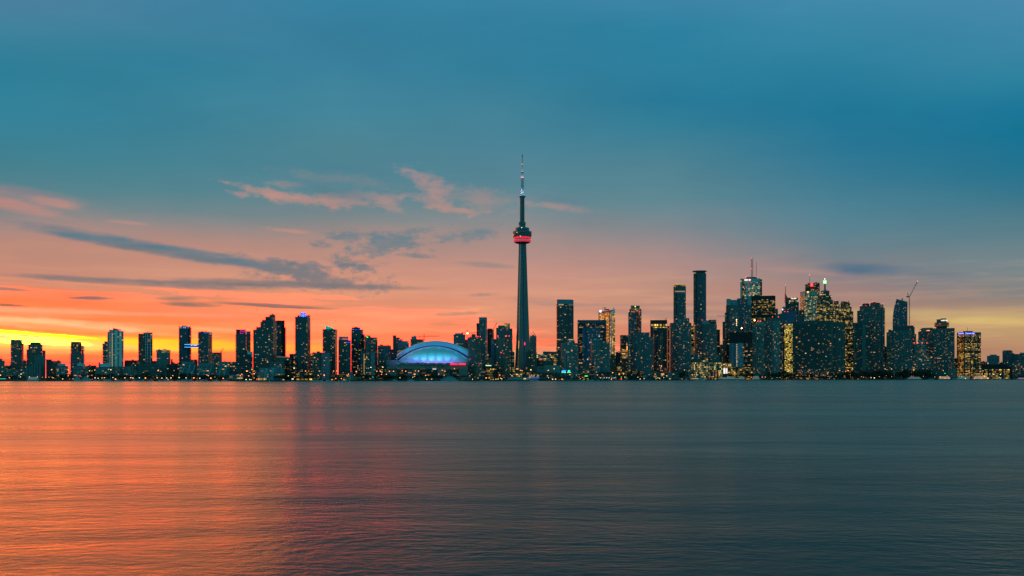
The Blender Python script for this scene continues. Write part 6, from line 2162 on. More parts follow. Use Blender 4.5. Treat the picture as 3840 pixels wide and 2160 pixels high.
for (x0, x1, tp, sty, dd, lab) in [
    (1926, 1990, 1398, "gold", 60, "low brightly lit hall at the foot of the communications tower"),
    (1803, 1850, 1348, "brown", 130, "brown low block behind the hotel sign left of the communications tower"),
    (1822, 1870, 1368, "dark", 100, "dark hotel with a pale green rooftop sign"),
    (1842, 1868, 1352, "gold", 210, "amber-lit colonnade behind the green-signed hotel"),
    (1720, 1770, 1377, "dark", 55, "small dark stepped block at the foot of the olive tower"),
    (1768, 1788, 1366, "conc", 70, "grey low block before the olive tower's foot"),
    (1771, 1822, 1398, "dark", 35, "two-storey white-tented waterfront restaurant"),
    (1822, 1872, 1380, "black", 50, "plain black block on the quay before the green-signed hotel"),
    (1718, 1765, 1404, "conc", 20, "low pale green-roofed boathouse behind the white yacht"),
    (1240, 1300, 1404, "red", 40, "low red brick shed with amber shopfronts right of the violet block"),
    (1300, 1352, 1408, "gold", 45, "low brick arcade glowing orange under the dark blue-lit tower"),
    (1298, 1340, 1412, "conc", 14, "small harbour control house with a stubby tower"),
    (2244, 2312, 1395, "dark", 60, "dark low hall behind the white tents"),
    (2312, 2350, 1392, "red", 60, "red-fronted low hall with yellow diamond windows"),
    (2184, 2217, 1407, "dark", 40, "small round-roofed pavilion with a green sign"),
    (2350, 2412, 1390, "black", 40, "black low hall with small white canopies"),
    (2712, 2742, 1362, "gold", 120, "narrow yellow-lit lobby building beside the warehouse terminal"),
    (1989, 2100, 1400, "dark", 30, "low dark quay building before the blank grey-green hall"),
    (3300, 3330, 1300, "dark", 210, "dark low tower glimpsed right of the twin-piered condominium"),
    (3578, 3590, 1344, "dark", 420, "small dark block in the gap left of the blue-lettered office"),
    (3679, 3702, 1356, "dark", 500, "far low roofs just right of the blue-lettered office"),
    (3747, 3762, 1360, "dark", 560, "far low roofs beside the distant pale block"),
    (87, 99, 1352, "brown", 130, "small brown block between the leftmost tower and the silos"),
    (21, 42, 1372, "dark", 120, "dark low house left of the brown tower's foot"),
    (22, 100, 1384, "conc", 50, "pale low waterfront row house in front of the leftmost tower"),
    (412, 466, 1375, "conc", 70, "dark balconied midrise at the foot of the white slanted tower"),
    (466, 486, 1358, "red", 190, "little red-brown house beside the slanted tower"),
    (655, 672, 1362, "brown", 230, "small block left of the blue-crowned skybridge tower"),
    (833, 886, 1356, "conc", 170, "flat pale building between the skybridge towers and the magenta-topped tower"),
    (1164, 1173, 1326, "brown", 260, "sliver of brown building right of the blue-crowned tower"),
    (1395, 1455, 1368, "dark", 90, "low dark block at the foot of the glass block"),
]:
    kw = {}
    if sty == "gold":
        kw = dict(lit=.7)
    b = lowrise("low_building", lab, x0, x1, tp, fac(sty, **kw), dd, lit=3, kit=1)
    if "green rooftop sign" in lab:
        b.sign("Radisson", 1832, 1370.5, 4.2, (.75, 1.0, .45), 2.0, dy=-2)
        b.roof_kit(1824, 1866, 1368, 3)
    if "white-tented" in lab:
        for i in range(5):
            mb = MB()
            p = P(1783 + i * 8, 1398, b.Y + 3)
            mb.lathe([(p.z, 2.6), (p.z + 1, 2.2), (p.z + 3.4, .2)], 4, p.x, p.y)
            mb.build("tent_canopy", M_WHITEP, b.root, off=b.root.location)
    if "boathouse" in lab:
        b.block("tower_stub", 1693, 1701, 1375, plain("teal_tower_panel", (.12, .22, .24), .7), dy=-2, depth=6)
        b.block("pitched_roof", 1700, 1722, 1396, plain("teal_roof_sheet", (.08, .15, .14), .8), dy=2, topr=1408)
    if "harbour control" in lab:
        b.block("control_tower", 1313, 1323, 1396, plain("blue_control_tower", (.08, .18, .22), .7), bot=1412, dy=2, depth=6)
        b.bar("flag_mast", 1318, 1396, 1382, .5, dy=4)
    if "green sign" in lab and "pavilion" in lab:
        b.strip("green_sign", 2193, 2206, 1408.5, 1411.5, glow((.15, 1.0, .1), 1.6), dy=-2)
    if "diamond" in lab:
        for s_ in (2322, 2338):
            mb = MB()
            p = P(s_, 1402, b.Y - 1.2)
            up = 1 if s_ < 2330 else -1
            mb.face([p + Vector((-2.6, 0, -2.4 * up)), p + Vector((2.6, 0, -2.4 * up)), p + Vector((0, 0, 2.6 * up))][::up])
            mb.build("triangle_window", M_LIT[3], b.root, off=b.root.location)
    if "foot of the communications" in lab:
        b.block("upper_terrace", 1935, 1967, 1397, fac("gold", lit=.9, strength=2.0, floor=3, bay=5), bot=1402, dy=-3)

# ------------------------------------------------------------------ cranes
M_CRANE = plain("crane_paint", (.16, .11, .08), .6)
M_CRANEP = plain("crane_pale", (.26, .27, .28), .6)


def truss(mb, a, c_, w0, r, n=None):
    a, c_ = Vector(a), Vector(c_)
    d_ = (c_ - a)
    L = d_.length
    d_.normalize()
    up = Vector((0, 1, 0))
    e1 = d_.cross(up).normalized() * w0
    e2 = up * w0
    n = n or max(3, int(L / (w0 * 2.6)))
    cs = [e1 + e2, e1 - e2, -e1 - e2, -e1 + e2]
    for i in range(n):
        p0, p1 = a + d_ * L * i / n, a + d_ * L * (i + 1) / n
        for k in range(4):
            mb.bar(p0 + cs[k], p1 + cs[k], r, None, 3)
            mb.bar(p0 + cs[k], p1 + cs[(k + 1) % 4], r * .7, None, 3)


def crane(label, mast, base_row, top_row, Y, jibs, mat, cab=True, light=None, w0=1.0, r=.2):
    root = empty("tower_crane", P(mast, base_row, Y))
    tag(root, label, "crane", "tower cranes")
    off = root.location
    mb = MB()
    truss(mb, P(mast, base_row, Y), P(mast, top_row, Y), w0, r)
    mb.build("mast", mat, root, off=off)
    for i, (nm, x0, y0, x1, y1) in enumerate(jibs):
        mb = MB()
        if nm == "stay_cable":
            mb.bar(P(x0, y0, Y), P(x1, y1, Y), .12, None, 3)
        elif nm == "counterweight":
            a, c_ = P(x0, y0, Y), P(x1, y1, Y)
            mb.box(min(a.x, c_.x), max(a.x, c_.x), Y - 1.2, Y + 1.2, min(a.z, c_.z), max(a.z, c_.z))
        else:
            truss(mb, P(x0, y0, Y), P(x1, y1, Y), w0 * .7, r * .85)
        mb.build(nm, mat if nm != "counterweight" else M_DKST, root, off=off)
    for q in (light or []):
        mb = MB()
        p = P(q[0], q[1], Y - 2)
        mb.lathe([(p.z - q[2], q[2] * .5), (p.z, q[2]), (p.z + q[2], q[2] * .5)], 8, p.x, p.y)
        mb.build("crane_lamp", glow(q[3], q[4]), root, off=off)


crane("small luffing crane leaning right on the block beside the skybridge towers", 829, 1321, 1317, shore(829) + 190,
      [("jib", 829, 1320, 838, 1306)], M_CRANE)
crane("hammerhead crane rising behind the dome's left shoulder", 1590.5, 1290, 1253, shore(1590) + 500,
      [("jib", 1590, 1261.5, 1647, 1260.5), ("counter_jib", 1590, 1261.5, 1570, 1263), ("counterweight", 1569, 1261, 1574, 1264.5), ("stay_cable", 1590.5, 1253, 1625, 1260), ("stay_cable", 1590.5, 1253, 1572, 1261)], M_CRANE, r=.3)
crane("hammerhead crane with a glaring floodlight between the dome and the tall pale tower", 1753, 1290, 1237, shore(1753) + 420,
      [("jib", 1753, 1248, 1786, 1247.5), ("counter_jib", 1753, 1248, 1733, 1247.5), ("counterweight", 1731, 1245.5, 1735, 1249), ("stay_cable", 1751.5, 1238, 1737, 1247), ("stay_cable", 1751.5, 1238, 1775, 1246), ("apex", 1753, 1248, 1750, 1236.5)], M_CRANE, r=.3,
      light=[(1753, 1249.5, 2.0, (1, .62, .3), 8)])
crane("luffing crane boom standing above the dark tower left of the lit glass box", 1850.5, 1240, 1232, shore(1850) + 360,
      [("jib", 1851, 1234, 1863, 1210)], M_CRANE, r=.3)
crane("little hammerhead crane on the roof of the yellow-windowed bank tower", 2268, 1160, 1152, shore(2268) + 410,
      [("jib", 2268, 1154, 2273.5, 1153), ("counter_jib", 2268, 1154, 2259, 1154.5)], M_DKST)
crane("crane boom reaching left from behind the stepped blue condominium cluster", 2722, 1200, 1184, shore(2720) + 420,
      [("jib", 2722, 1186, 2690, 1184.5)], M_DKST)
crane("pale crane standing in front of the stepped blue condominium cluster", 2763, 1232, 1170, shore(2763) + 170,
      [("jib", 2763, 1189, 2795, 1190.5), ("counter_jib", 2763, 1189, 2738, 1187), ("stay_cable", 2765, 1170, 2790, 1189)], M_CRANEP, r=.28,
      light=[(2762, 1205, 1.2, (1, .7, .3), 3), (2762, 1212, 1.2, (1, .7, .3), 3), (2762, 1219, 1.2, (1, .7, .3), 3), (2762, 1199, 1.4, (1, .85, .6), 4)])
crane("tall slim luffing crane with its boom raised right of the bowed blue tower", 3410, 1420, 1113, shore(3410) + 400,
      [("jib", 3411, 1112, 3440.5, 1056), ("counter_jib", 3411, 1113, 3399, 1113), ("counterweight", 3399, 1110.5, 3409, 1115), ("back_frame", 3408, 1112, 3402.5, 1099), ("stay_cable", 3402.5, 1098, 3438, 1057), ("stay_cable", 3442, 1073, 3442, 1086)],
      M_CRANEP, r=.34, w0=1.3, light=[(3440.5, 1054.5, 1.4, (1, .15, .1), 3)])

# ------------------------------------------------------------------ boats
M_HULL = plain("boat_white", (.42, .50, .52), .4)
M_HULLD = plain("boat_dark", (.03, .05, .06), .5)
M_BWIN = plain("boat_window", (.02, .03, .035), .2)


def hull(mb, cx, cy, L, W, z1, bow=1, rake=.18, n=8):
    """Pointed bow, square stern, flared sides."""
    top, bot = [], []
    for i in range(n + 1):
        q = i / n
        wd = W / 2 * (1 if q < .55 else max(.02, 1 - ((q - .55) / .45) ** 1.7))
        x = (-L / 2 + L * q)
        sheer = z1 * (1 + .22 * max(0, q - .5) * 2)
        top.append((x, wd, sheer))
        bot.append((x * (1 - rake * q * .8), wd * .72, -.3))
    for s_ in (-1, 1):
        for i in range(n):
            a, c_, d_, e = top[i], top[i + 1], bot[i + 1], bot[i]
            f = [(cx + bow * a[0], cy + s_ * a[1], a[2]), (cx + bow * c_[0], cy + s_ * c_[1], c_[2]), (cx + bow * d_[0], cy + s_ * d_[1], d_[2]), (cx + bow * e[0], cy + s_ * e[1], e[2])]
            mb.face(f)
    for i in range(n):
        a, c_ = top[i], top[i + 1]
        mb.face([(cx + bow * a[0], cy - a[1], a[2]), (cx + bow * c_[0], cy - c_[1], c_[2]), (cx + bow * c_[0], cy + c_[1], c_[2]), (cx + bow * a[0], cy + a[1], a[2])])
    a, e = top[0], bot[0]
    mb.face([(cx + bow * a[0], cy - a[1], a[2]), (cx + bow * a[0], cy + a[1], a[2]), (cx + bow * e[0], cy + e[1], e[2]), (cx + bow * e[0], cy - e[1], e[2])])


def ship(name, label, px0, px1, decks, cat="boat", bow=1, hm=None, ahead=16, lights=None, mast=None, hullh=3.0, group=None, wn=None):
    pc = (px0 + px1) / 2
    Y = shore(pc) - ahead
    uu = Y / F
    root = empty(name, (K(pc) * Y, Y, 0))
    tag(root, label, cat, group)
    off = root.location
    L = (px1 - px0) * uu
    W = min(L * .22, 12)
    mb = MB()
    hull(mb, K(pc) * Y, Y, L, W, hullh, bow)
    mb.build("hull", hm or M_HULL, root, off=off)
    z = hullh
    for k, (q0, q1, h) in enumerate(decks):
        x0, x1 = K(pc) * Y - L / 2 + L * q0, K(pc) * Y - L / 2 + L * q1
        mb = MB()
        w_ = W * (.8 - .12 * k)
        sl = h * .5
        poly0 = [(x0, Y - w_ / 2), (x1, Y - w_ / 2), (x1, Y + w_ / 2), (x0, Y + w_ / 2)]
        mb.prism(poly0, z, z + h)
        for i, v_ in enumerate(mb.v):
            if abs(v_[2] - z - h) < 1e-4:
                xx = v_[0]
                if bow > 0 and abs(xx - x1) < 1e-4:
                    mb.v[i] = (xx - sl * 1.4, v_[1], v_[2])
                if bow < 0 and abs(xx - x0) < 1e-4:
                    mb.v[i] = (xx + sl * 1.4, v_[1], v_[2])
        mb.build("cabin", hm if hm is M_HULLD else M_HULL, root, off=off)
        mb = MB()
        a0 = x0 + (sl * 1.4 if bow < 0 else .8)
        a1 = x1 - (sl * 1.4 if bow > 0 else .8)
        if a1 > a0:
            mb.box(a0, a1, Y - w_ / 2 - .12, Y + w_ / 2 + .12, z + h * .35, z + h * .75)
            mb.build("window_band", wn or M_BWIN, root, off=off)
        z += h
    if mast:
        mb = MB()
        x = K(pc) * Y - L / 2 + L * mast[0]
        mb.bar((x, Y, hullh), (x, Y, mast[1]), .35, .15, 4)
        mb.build("mast", M_STEEL, root, off=off)
    for (q, zz, r_, rgb, s_) in (lights or []):
        mb = MB()
        x = K(pc) * Y - L / 2 + L * q
        mb.lathe([(zz - r_ * .6, r_ * .6), (zz, r_), (zz + r_ * .6, r_ * .6)], 8, x, Y - W / 2)
        mb.build("boat_lamp", glow(rgb, s_), root, off=off)
    return root


M_WLIT = plain("cabin_lit", (.3, .25, .15), .5, emit=(1, .5, .15), es=.8)
M_WLIT2 = plain("cabin_lit_soft", (.3, .25, .15), .5, emit=(.8, .6, .3), es=.22)
ship("motor_yacht", "large white motor yacht with three raked decks moored before the dome", 1650, 1719, [(.1, .86, 2.6), (.22, .78, 2.4), (.38, .62, 2.0)], bow=-1, ahead=24, mast=(.5, 14))
ship("cruise_boat", "long low dark sightseeing boat gliding before the communications tower", 1892, 1986, [(.12, .92, 2.8), (.28, .84, 2.2)], ahead=70, hm=plain("cruise_teal", (.10, .18, .20), .5), lights=[(.78, 4.5, .9, (1, .7, .3), 2.5), (.84, 4.5, .9, (1, .7, .3), 2.5)], wn=M_BWIN, bow=-1)
ship("motor_yacht", "white tiered cabin cruiser before the rounded-top brown tower", 276, 304, [(.1, .9, 2.4), (.2, .8, 2.0), (.3, .6, 1.6)], ahead=14)
ship("motor_yacht", "longer white cruiser with a mast, right of the tiered cabin cruiser", 306, 345, [(.1, .85, 2.4), (.2, .65, 2.2), (.3, .5, 1.6)], ahead=16, mast=(.35, 13))
ship("ferry", "white ferry alongside the grain silos with warm cabin lamps", 104, 147, [(.05, .95, 3.0), (.1, .9, 2.2)], "ferry", ahead=10, wn=M_WLIT2, lights=[(.2, 8.5, .7, (1, .6, .25), 3), (.9, 8.5, .7, (1, .6, .25), 3)])
ship("cruise_boat", "low dark boat with a green light line at the left picture edge", -10, 30, [(.05, .95, 3.0)], ahead=30, hm=M_HULLD, wn=glow((.05, .7, .4), .8))
ship("cruise_boat", "long white sleek cruise boat moored before the unfinished tower", 2683, 2768, [(.08, .95, 2.8), (.18, .85, 2.2), (.5, .8, 2.0)], ahead=20, bow=-1, wn=M_WLIT2)
ship("cruise_boat", "stubby white lit boat at the bow of the long cruise boat", 2765, 2795, [(.05, .95, 3.2), (.15, .85, 2.8), (.3, .6, 2.2)], ahead=26, wn=M_WLIT2, mast=(.5, 20))
ship("cruise_boat", "cream triple-decked party boat before the pale gridded condominiums", 2819, 2851, [(.05, .95, 3.2), (.08, .9, 3.0), (.15, .85, 2.6)], ahead=20, wn=M_WLIT2, lights=[(.1, 2, .8, (1, .1, .1), 2)])
ship("ferry", "pale island ferry with a pink-lit upper deck left of the ferry docks", 3396, 3460, [(.12, .9, 3.4), (.2, .82, 3.0)], "ferry", ahead=40, wn=M_WLIT2, lights=[(.3, 11.5, .9, (1, .1, .45), 2.5), (.4, 11.5, .9, (1, .1, .45), 2.5)])
ship("ferry", "brightly orange-lit double-decked ferry at the dock beside the prow-shaped hall", 3518, 3566, [(.04, .96, 4.2), (.1, .9, 3.6)], "ferry", ahead=14, wn=M_WLIT, lights=[(.1, 9, 1.4, (1, .3, .08), 4), (.5, 5, 1.2, (1, .3, .1), 3), (.8, 5, 1.2, (1, .35, .1), 3)], mast=(.5, 22))
ship("ferry", "long grey ferry with green lamps before the blue-lettered office", 3584, 3640, [(.06, .94, 4.0), (.16, .84, 3.4), (.4, .6, 2.6)], "ferry", ahead=20, wn=M_WLIT2, lights=[(.35, 10, 1.2, (.1, .9, .6), 2.0), (.6, 4, 1.2, (1, .5, .2), 3)])
ship("ferry", "red-orange lit paddle ferry right of the long grey one", 3645, 3708, [(.06, .94, 4.0), (.12, .88, 3.4), (.3, .7, 2.4)], "ferry", ahead=14, wn=M_WLIT, lights=[(.1, 4, 1.4, (1, .1, .05), 3), (.5, 4, 1.4, (1, .12, .05), 3), (.9, 5, 1.8, (1, .3, .08), 5)])
ship("cruise_boat", "dark boat with a pink light streak at the right picture edge", 3812, 3860, [(.1, .9, 3.5)], ahead=60, wn=glow((1, .1, .3), .9))
ship("cruise_boat", "grey tour boat tied up before the round disc-roofed tower", 2590, 2623, [(.06, .94, 2.6)], ahead=16, wn=M_WLIT, mast=(.4, 12))
ship("tug_boat", "small tug with a tall wheelhouse before the warehouse terminal", 2622, 2642, [(.1, .7, 2.6), (.2, .55, 2.4)], "tug", ahead=18, wn=M_BWIN, mast=(.4, 16))

# landmarks used to say where small things stand
LM = [(20, "the leftmost brown tower"), (60, "the leftmost brown tower"), (132, "the grain silos"), (183, "the dark ribbed silos"), (232, "the white modern midrise"), (290, "the rounded-top brown tower"),
      (345, "the low block between pale midrises"), (385, "the long banded terrace building"), (435, "the white slanted tower"), (495, "the long low reddish building"), (545, "the white grid tower"),
      (612, "the yellow-crowned block"), (655, "the narrow stepped block"), (693, "the blue-crowned skybridge tower"), (725, "the skybridge"), (769, "the right skybridge tower"), (815, "the lower glass block"),
      (855, "the right teal terrace end"), (890, "the pale colonnaded building"), (915, "the magenta-topped tower"), (945, "the stepped glass tower's left foot"), (990, "the curving white building"), (1045, "the golden roof lights block"),
      (1085, "the black louvred block"), (1135, "the lit parking garage"), (1190, "the green half of the square block"), (1225, "the violet half of the square block"), (1270, "the brick shed"), (1318, "the harbour control house"), (1345, "the dark blue-lit tower"),
      (1380, "the glass block with lit stair"), (1430, "the red-lit roof block"), (1470, "the dome's left corner"), (1510, "the dome's left stone bays"), (1560, "the dome's slotted bays"), (1610, "the dome's glazed middle"), (1665, "the dome's pink stone bay"), (1710, "the boathouse tower"),
      (1750, "the green-roofed boathouse"), (1795, "the white-tented restaurant"), (1846, "the green-signed hotel"), (1890, "the middle olive tower"), (1925, "the communications tower's left foot"), (1955, "the communications tower"), (1992, "the right olive tower"),
      (2050, "the blank grey-green hall"), (2095, "the stage frame"), (2136, "the left round white condominium"), (2195, "the green-signed pavilion"), (2251, "the right round white condominium"), (2290, "the white tents"), (2330, "the diamond-window hall"),
      (2380, "the black low hall"), (2430, "the curved blue-grey condominium"), (2475, "the reddish podium"), (2515, "the pale shore pavilion"), (2550, "the left balconied condominium"), (2600, "the condominium gap"), (2643, "the warehouse terminal"), (2690, "the terminal's lit atrium"),
      (2725, "the narrow lit lobby"), (2778, "the unfinished tower"), (2844, "the left gridded condominium"), (2905, "the right gridded condominium"), (2965, "the terraced podium's left end"), (3030, "the terraced podium"), (3090, "the wide dark slab"),
      (3150, "the slab's right end"), (3185, "the dark office strip"), (3240, "the pale-columned condominium"), (3290, "the twin-piered condominium"), (3335, "the low left wing"), (3380, "the flat-boxed condominium"), (3450, "the white window-grid block"),
      (3500, "the restaurant-drum hotel"), (3545, "the prow-shaped hall"), (3600, "the blue-lettered office's left half"), (3650, "the blue-lettered office's right half"), (3700, "the low office's left end"), (3745, "the low office"), (3790, "the dark end block"), (3835, "the right picture edge")]


def near(px):
    return min(LM, key=lambda q: abs(q[0] - px))[1]


ORD = ["leftmost", "second", "third", "fourth", "fifth", "sixth", "seventh", "eighth", "ninth", "tenth", "eleventh", "twelfth", "thirteenth", "fourteenth", "fifteenth", "sixteenth"]


def name_all(items, what):
    """items: (px, object, adjective). Gives every member a label of its own."""
    by = {}
    for px, o, adj in sorted(items, key=lambda q: q[0]):
        by.setdefault((adj, near(px)), []).append(o)
    for (adj, lm), os_ in by.items():
        n = len(os_)
        for i, o in enumerate(os_):
            if n == 1:
                o["label"] = "%s %s before %s" % (adj, what, lm)
            else:
                pos = "left" if i == 0 else ("right" if i == n - 1 else ("middle" if n == 3 else ORD[i]))
                if n == 2:
                    o["label"] = "%s of two %s %s before %s" % (pos, adj, what + "s", lm)
                elif pos in ("left", "right"):
                    o["label"] = "%smost of the %s %s before %s" % (pos, adj, what + "s", lm)
                elif pos == "middle":
                    o["label"] = "middle of three %s %s before %s" % (adj, what + "s", lm)
                else:
                    o["label"] = "%s from left of the %s %s before %s" % (pos, adj, what + "s", lm)


# ------------------------------------------------------------------ lamps on the shore: (column, row, colour key, size)
LC = {"o": ((1, .27, .05), 3.6, "orange-lit"), "w": ((1, .80, .50), 2.8, "pale-lit"), "y": ((1, .62, .12), 2.8, "yellow-lit"), "r": ((1, .03, .04), 3.5, "red-lit"), "g": ((.1, 1, .35), 3.0, "green-lit")}


def conv(u0, v0, s, lst):
    out = []
    for it in lst:
        a, c_ = it[0], it[1]
        out.append((u0 + a / s, v0 + c_ / s, it[2] if len(it) > 2 else "o", it[3] if len(it) > 3 else 1.0))
    return out


LAMPS = []
LAMPS += conv(0, 1140, 4.829, [(8, 1290, "o", 2.2), (172, 1332), (940, 1190, "o", 1.2), (1240, 1195), (1240, 1300), (1455, 1303, "r"), (1595, 1305), (1720, 1195), (1725, 1338, "w", 1.1), (1780, 1345, "o", 1.2), (1895, 1335, "o", 1.3),
                               (2010, 1190, "w"), (2050, 1332, "w", .8), (2095, 1360, "o", 1.9), (2265, 1338, "o", 1.3), (385, 1268, "w", 1.2), (965, 1335, "y", .8), (1140, 1357, "y", 1.1), (1625, 1210, "y"), (1850, 1337, "y", .8), (1675, 1360, "r", .7),
                               (375, 1320, "w", .8), (775, 1325, "o", .6), (830, 1330, "o", .6), (890, 1325, "o", .6), (945, 1325, "o", .6)])
LAMPS += conv(460, 1140, 4.829, [(42, 1338, "o", 1.3), (150, 1335, "o", 1.4), (190, 1340, "o", 1.5), (305, 1335, "w"), (415, 1340, "o", 1.9), (628, 1335, "o", 1.4), (713, 1342, "o", 1.4), (800, 1340, "w"), (878, 1338, "o", 1.6), (1025, 1332, "y", 1.3),
                                 (1150, 1338, "w"), (1290, 1338, "o", 1.8), (1400, 1345, "o", 1.6), (1600, 1342, "o", 1.7), (1823, 1345, "o", 1.4), (2285, 1302, "o", 1.2), (2240, 1380, "w", 1.1), (1540, 1290, "o", 1.1), (645, 1207, "o", 1.2), (910, 1297), (2250, 1215, "o", 1.5), (2133, 1300), (1515, 1285), (1555, 1298)])
LAMPS += conv(860, 1140, 4.829, [(452, 1262, "o", 1.5), (325, 1215, "o", 1.2), (228, 1270, "o", 1.1), (305, 1380, "w", 1.2), (1175, 1160, "w", 1.3), (1383, 1213), (1720, 1288, "o", 1.9), (1890, 1213, "o", .9), (1950, 1213, "o", .9), (1140, 1358, "w", 1.2), (1160, 1358, "w", 1.1), (1070, 1300, "y"), (1615, 1290), (497, 1362, "r"), (450, 1340, "y", .7), (370, 1380, "w", .8), (395, 1380, "w", .8)])
LAMPS += conv(1240, 1140, 4.829, [(435, 1285, "o", 1.1), (325, 1270, "o", 1.2), (298, 1290), (463, 1220, "o", .8), (730, 1148, "w", 1.1), (945, 1143, "w", 1.1), (838, 1217), (900, 1217, "o", 1.2), (930, 1230), (925, 1272), (1008, 1272, "o", 1.1), (1065, 1217), (1140, 1217, "o", 1.1),
                                  (1295, 1210, "o", .8), (1360, 1217, "o", 1.1), (1535, 1210, "o", .8), (1593, 1215, "o", 1.1), (1512, 1270, "o", 1.2), (1530, 1270, "o", 1.2), (1720, 1295, "o", 1.1), (1743, 1365, "y", 1.2), (1830, 1365, "o", 1.1), (2022, 1200, "o", .9), (2070, 1217), (1958, 1268), (2055, 1290, "o", .8),
                                  (1255, 1335, "y", .9), (95, 1350, "o", 1.1), (195, 1350, "o", 1.1), (767, 1323, "g", .7), (1520, 1307, "o", .9), (1490, 1325, "w", .8)])
LAMPS += conv(1660, 1140, 4.829, [(213, 1170, "y", .8), (237, 1197, "o", .9), (283, 1215), (27, 1292, "o", .8), (1033, 1290, "o", 1.1), (788, 1338, "o", 1.7), (1597, 1192, "y", 1.7), (1410, 1200), (1437, 1207), (1912, 1203, "o", 1.3), (1897, 1302, "o", .9), (2018, 1173, "w", .9),
                                  (2303, 1280, "o", .9), (1992, 1365, "y", 1.3), (2043, 1365, "y", 1.3), (2160, 1365, "o", 1.2), (1253, 1300, "w", .9), (965, 1362, "y", 1.1), (1005, 1358, "y", 1.1), (1050, 1345, "y"), (1070, 1355, "w"), (540, 1362, "y", 1.1), (640, 1340, "y", .7), (1110, 1332, "r", .7), (1915, 1335, "w", .8)])
LAMPS += conv(2040, 1100, 4.262, [(853, 1305, "o", 1.1), (1097, 1268, "y", 1.2), (1233, 1225, "o", .8), (1875, 1162, "o", 1.4), (1885, 1318, "o", 1.2), (1963, 1320, "y", 1.3), (2035, 1335, "y", 1.2), (1500, 1340, "y"), (1293, 1338, "y"), (1535, 1370, "w", 1.1), (1600, 1365, "y"), (520, 1305, "o", .7),
                                  (900, 1350, "w", .8), (960, 1350, "w", .8), (1000, 1348, "y", .8), (1040, 1350, "w", .8), (1075, 1370, "w", 1.2), (1120, 1350, "y", .8), (620, 1345, "o", .7), (580, 1365, "y", .7), (640, 1370, "y", .7), (700, 1365, "y", .7), (1820, 1350, "y"), (1850, 1362, "y"), (1790, 1362, "y"),
                                  (1235, 1368, "r", 2.2), (1235, 1340, "g", 1.0), (1680, 1300, "o", .7), (1735, 1162, "o", .9), (290, 1375, "o", 1.1), (187, 1375, "y", 1.1), (135, 1378, "w", 1.2)])
LAMPS += conv(2460, 1000, 3.293, [(133, 1348, "y", 1.3), (190, 1360, "y", 1.1), (235, 1360, "y", 1.1), (172, 1385, "y", 1.3), (275, 1362, "y"), (40, 1375, "y", .9), (95, 1370, "y", .9), (245, 1378, "y", .8), (320, 1385, "y", .7), (1310, 1365, "o", 1.1), (1350, 1363, "o", 1.2),
                                  (1495, 1368, "y", .7), (1530, 1368, "y", .7), (1178, 1368, "o"), (1160, 1388, "r", .9), (805, 1335, "w", .8), (745, 1270, "w", 1.2), (865, 1215, "w", .8), (900, 1215, "w", .8), (350, 1275, "o"), (708, 1358, "o", .8)])
LAMPS += conv(2840, 1000, 3.293, [(60, 1363, "o", 1.1), (97, 1363, "o", 1.1), (1285, 1358, "o", 1.0), (1402, 1370, "w", 1.2), (1442, 1375, "w", 1.6), (1505, 1358, "o", 1.0), (1578, 1263, "w", 1.1), (1120, 1285, "o", 1.8), (1090, 1295, "o", 1.1), (1140, 1300, "o"), (1075, 1350, "o", .8), (973, 1352, "o", .8), (900, 1345, "y", 1.1), (920, 1360, "y", 1.2),
                                  (890, 1380, "y", .8), (640, 1350, "y"), (735, 1350, "y"), (560, 1340, "o", .7), (540, 1380, "y", .7), (610, 1385, "y", .7), (345, 1245, "y", 1.2), (180, 1380, "y", .7), (860, 1330, "y", .9), (485, 1345, "y", .6), (812, 1338, "y", .7)])
LAMPS += conv(3260, 1030, 3.534, [(22, 1365, "w", 1.2), (65, 1365, "w", 1.6), (130, 1352, "o", 1.0), (208, 1250, "w", 1.0), (232, 1258, "o"), (293, 1250, "w", 1.1), (222, 1338, "o", .7), (295, 1350, "o"), (495, 1345, "o", 1.2), (715, 1347, "o", 1.1), (867, 1355, "o", 2.0), (978, 1272, "o", 1.4), (1000, 1308, "g", 1.3), (887, 1305, "g", 1.0),
                                  (1322, 1275, "o", 1.4), (1503, 1273, "o", 1.3), (1525, 1352, "o", 1.8), (1647, 1322, "w", 1.3), (1735, 1322, "w", 1.6), (1720, 1358, "w", 1.2), (1213, 1318, "w", .8), (1093, 1318, "r", .8), (820, 1308, "g", .6), (1400, 1350, "o"), (1450, 1355, "r"), (1030, 1340, "o", 1.1), (1060, 1365, "o", 1.1), (940, 1380, "o", .9), (1330, 1300, "o"), (1560, 1380, "w", .8)])
lamp_items = []
POLE = {}
for (px, py, k, s_) in LAMPS:
    rgb, st_, adj = LC[k]
    Y = shore(px) + (8 if py > 1408 else 26)
    z = max(Zat(py, Y), LAND + 1.6)
    if py > 1424:
        Y = shore(px) - 1.4
        z = max(Zat(py, Y), LAND + 1.2)
    adj2 = ("tall " if z > 16 else ("big " if s_ > 1.35 else "")) + adj
    root = empty("street_lamp", (K(px) * Y, Y, LAND))
    tag(root, "", "street lamp", "lamps along the waterfront")
    mb = MB()
    mb.bar((0, 0, 0), (0, 0, z - LAND), .16 + z * .006, .10, 5)
    mb.bar((0, 0, z - LAND), (.0, -.9, z - LAND + .15), .10, .08, 4)
    mb.build("pole", M_DKST, root)
    mb = MB()
    r_ = .85 * math.sqrt(s_) * (1.0 if z < 16 else 1.15)
    mb.lathe([(z - LAND - r_ * .7, r_ * .45), (z - LAND - r_ * .2, r_), (z - LAND + r_ * .35, r_ * .85), (z - LAND + r_ * .7, r_ * .3)], 8, 0, -.9)
    mb.build("lamp_head", glow(rgb, st_ * (1 + (s_ - 1) * .5)), root)
    lamp_items.append((px, root, adj2))
name_all(lamp_items, "waterfront lamp")

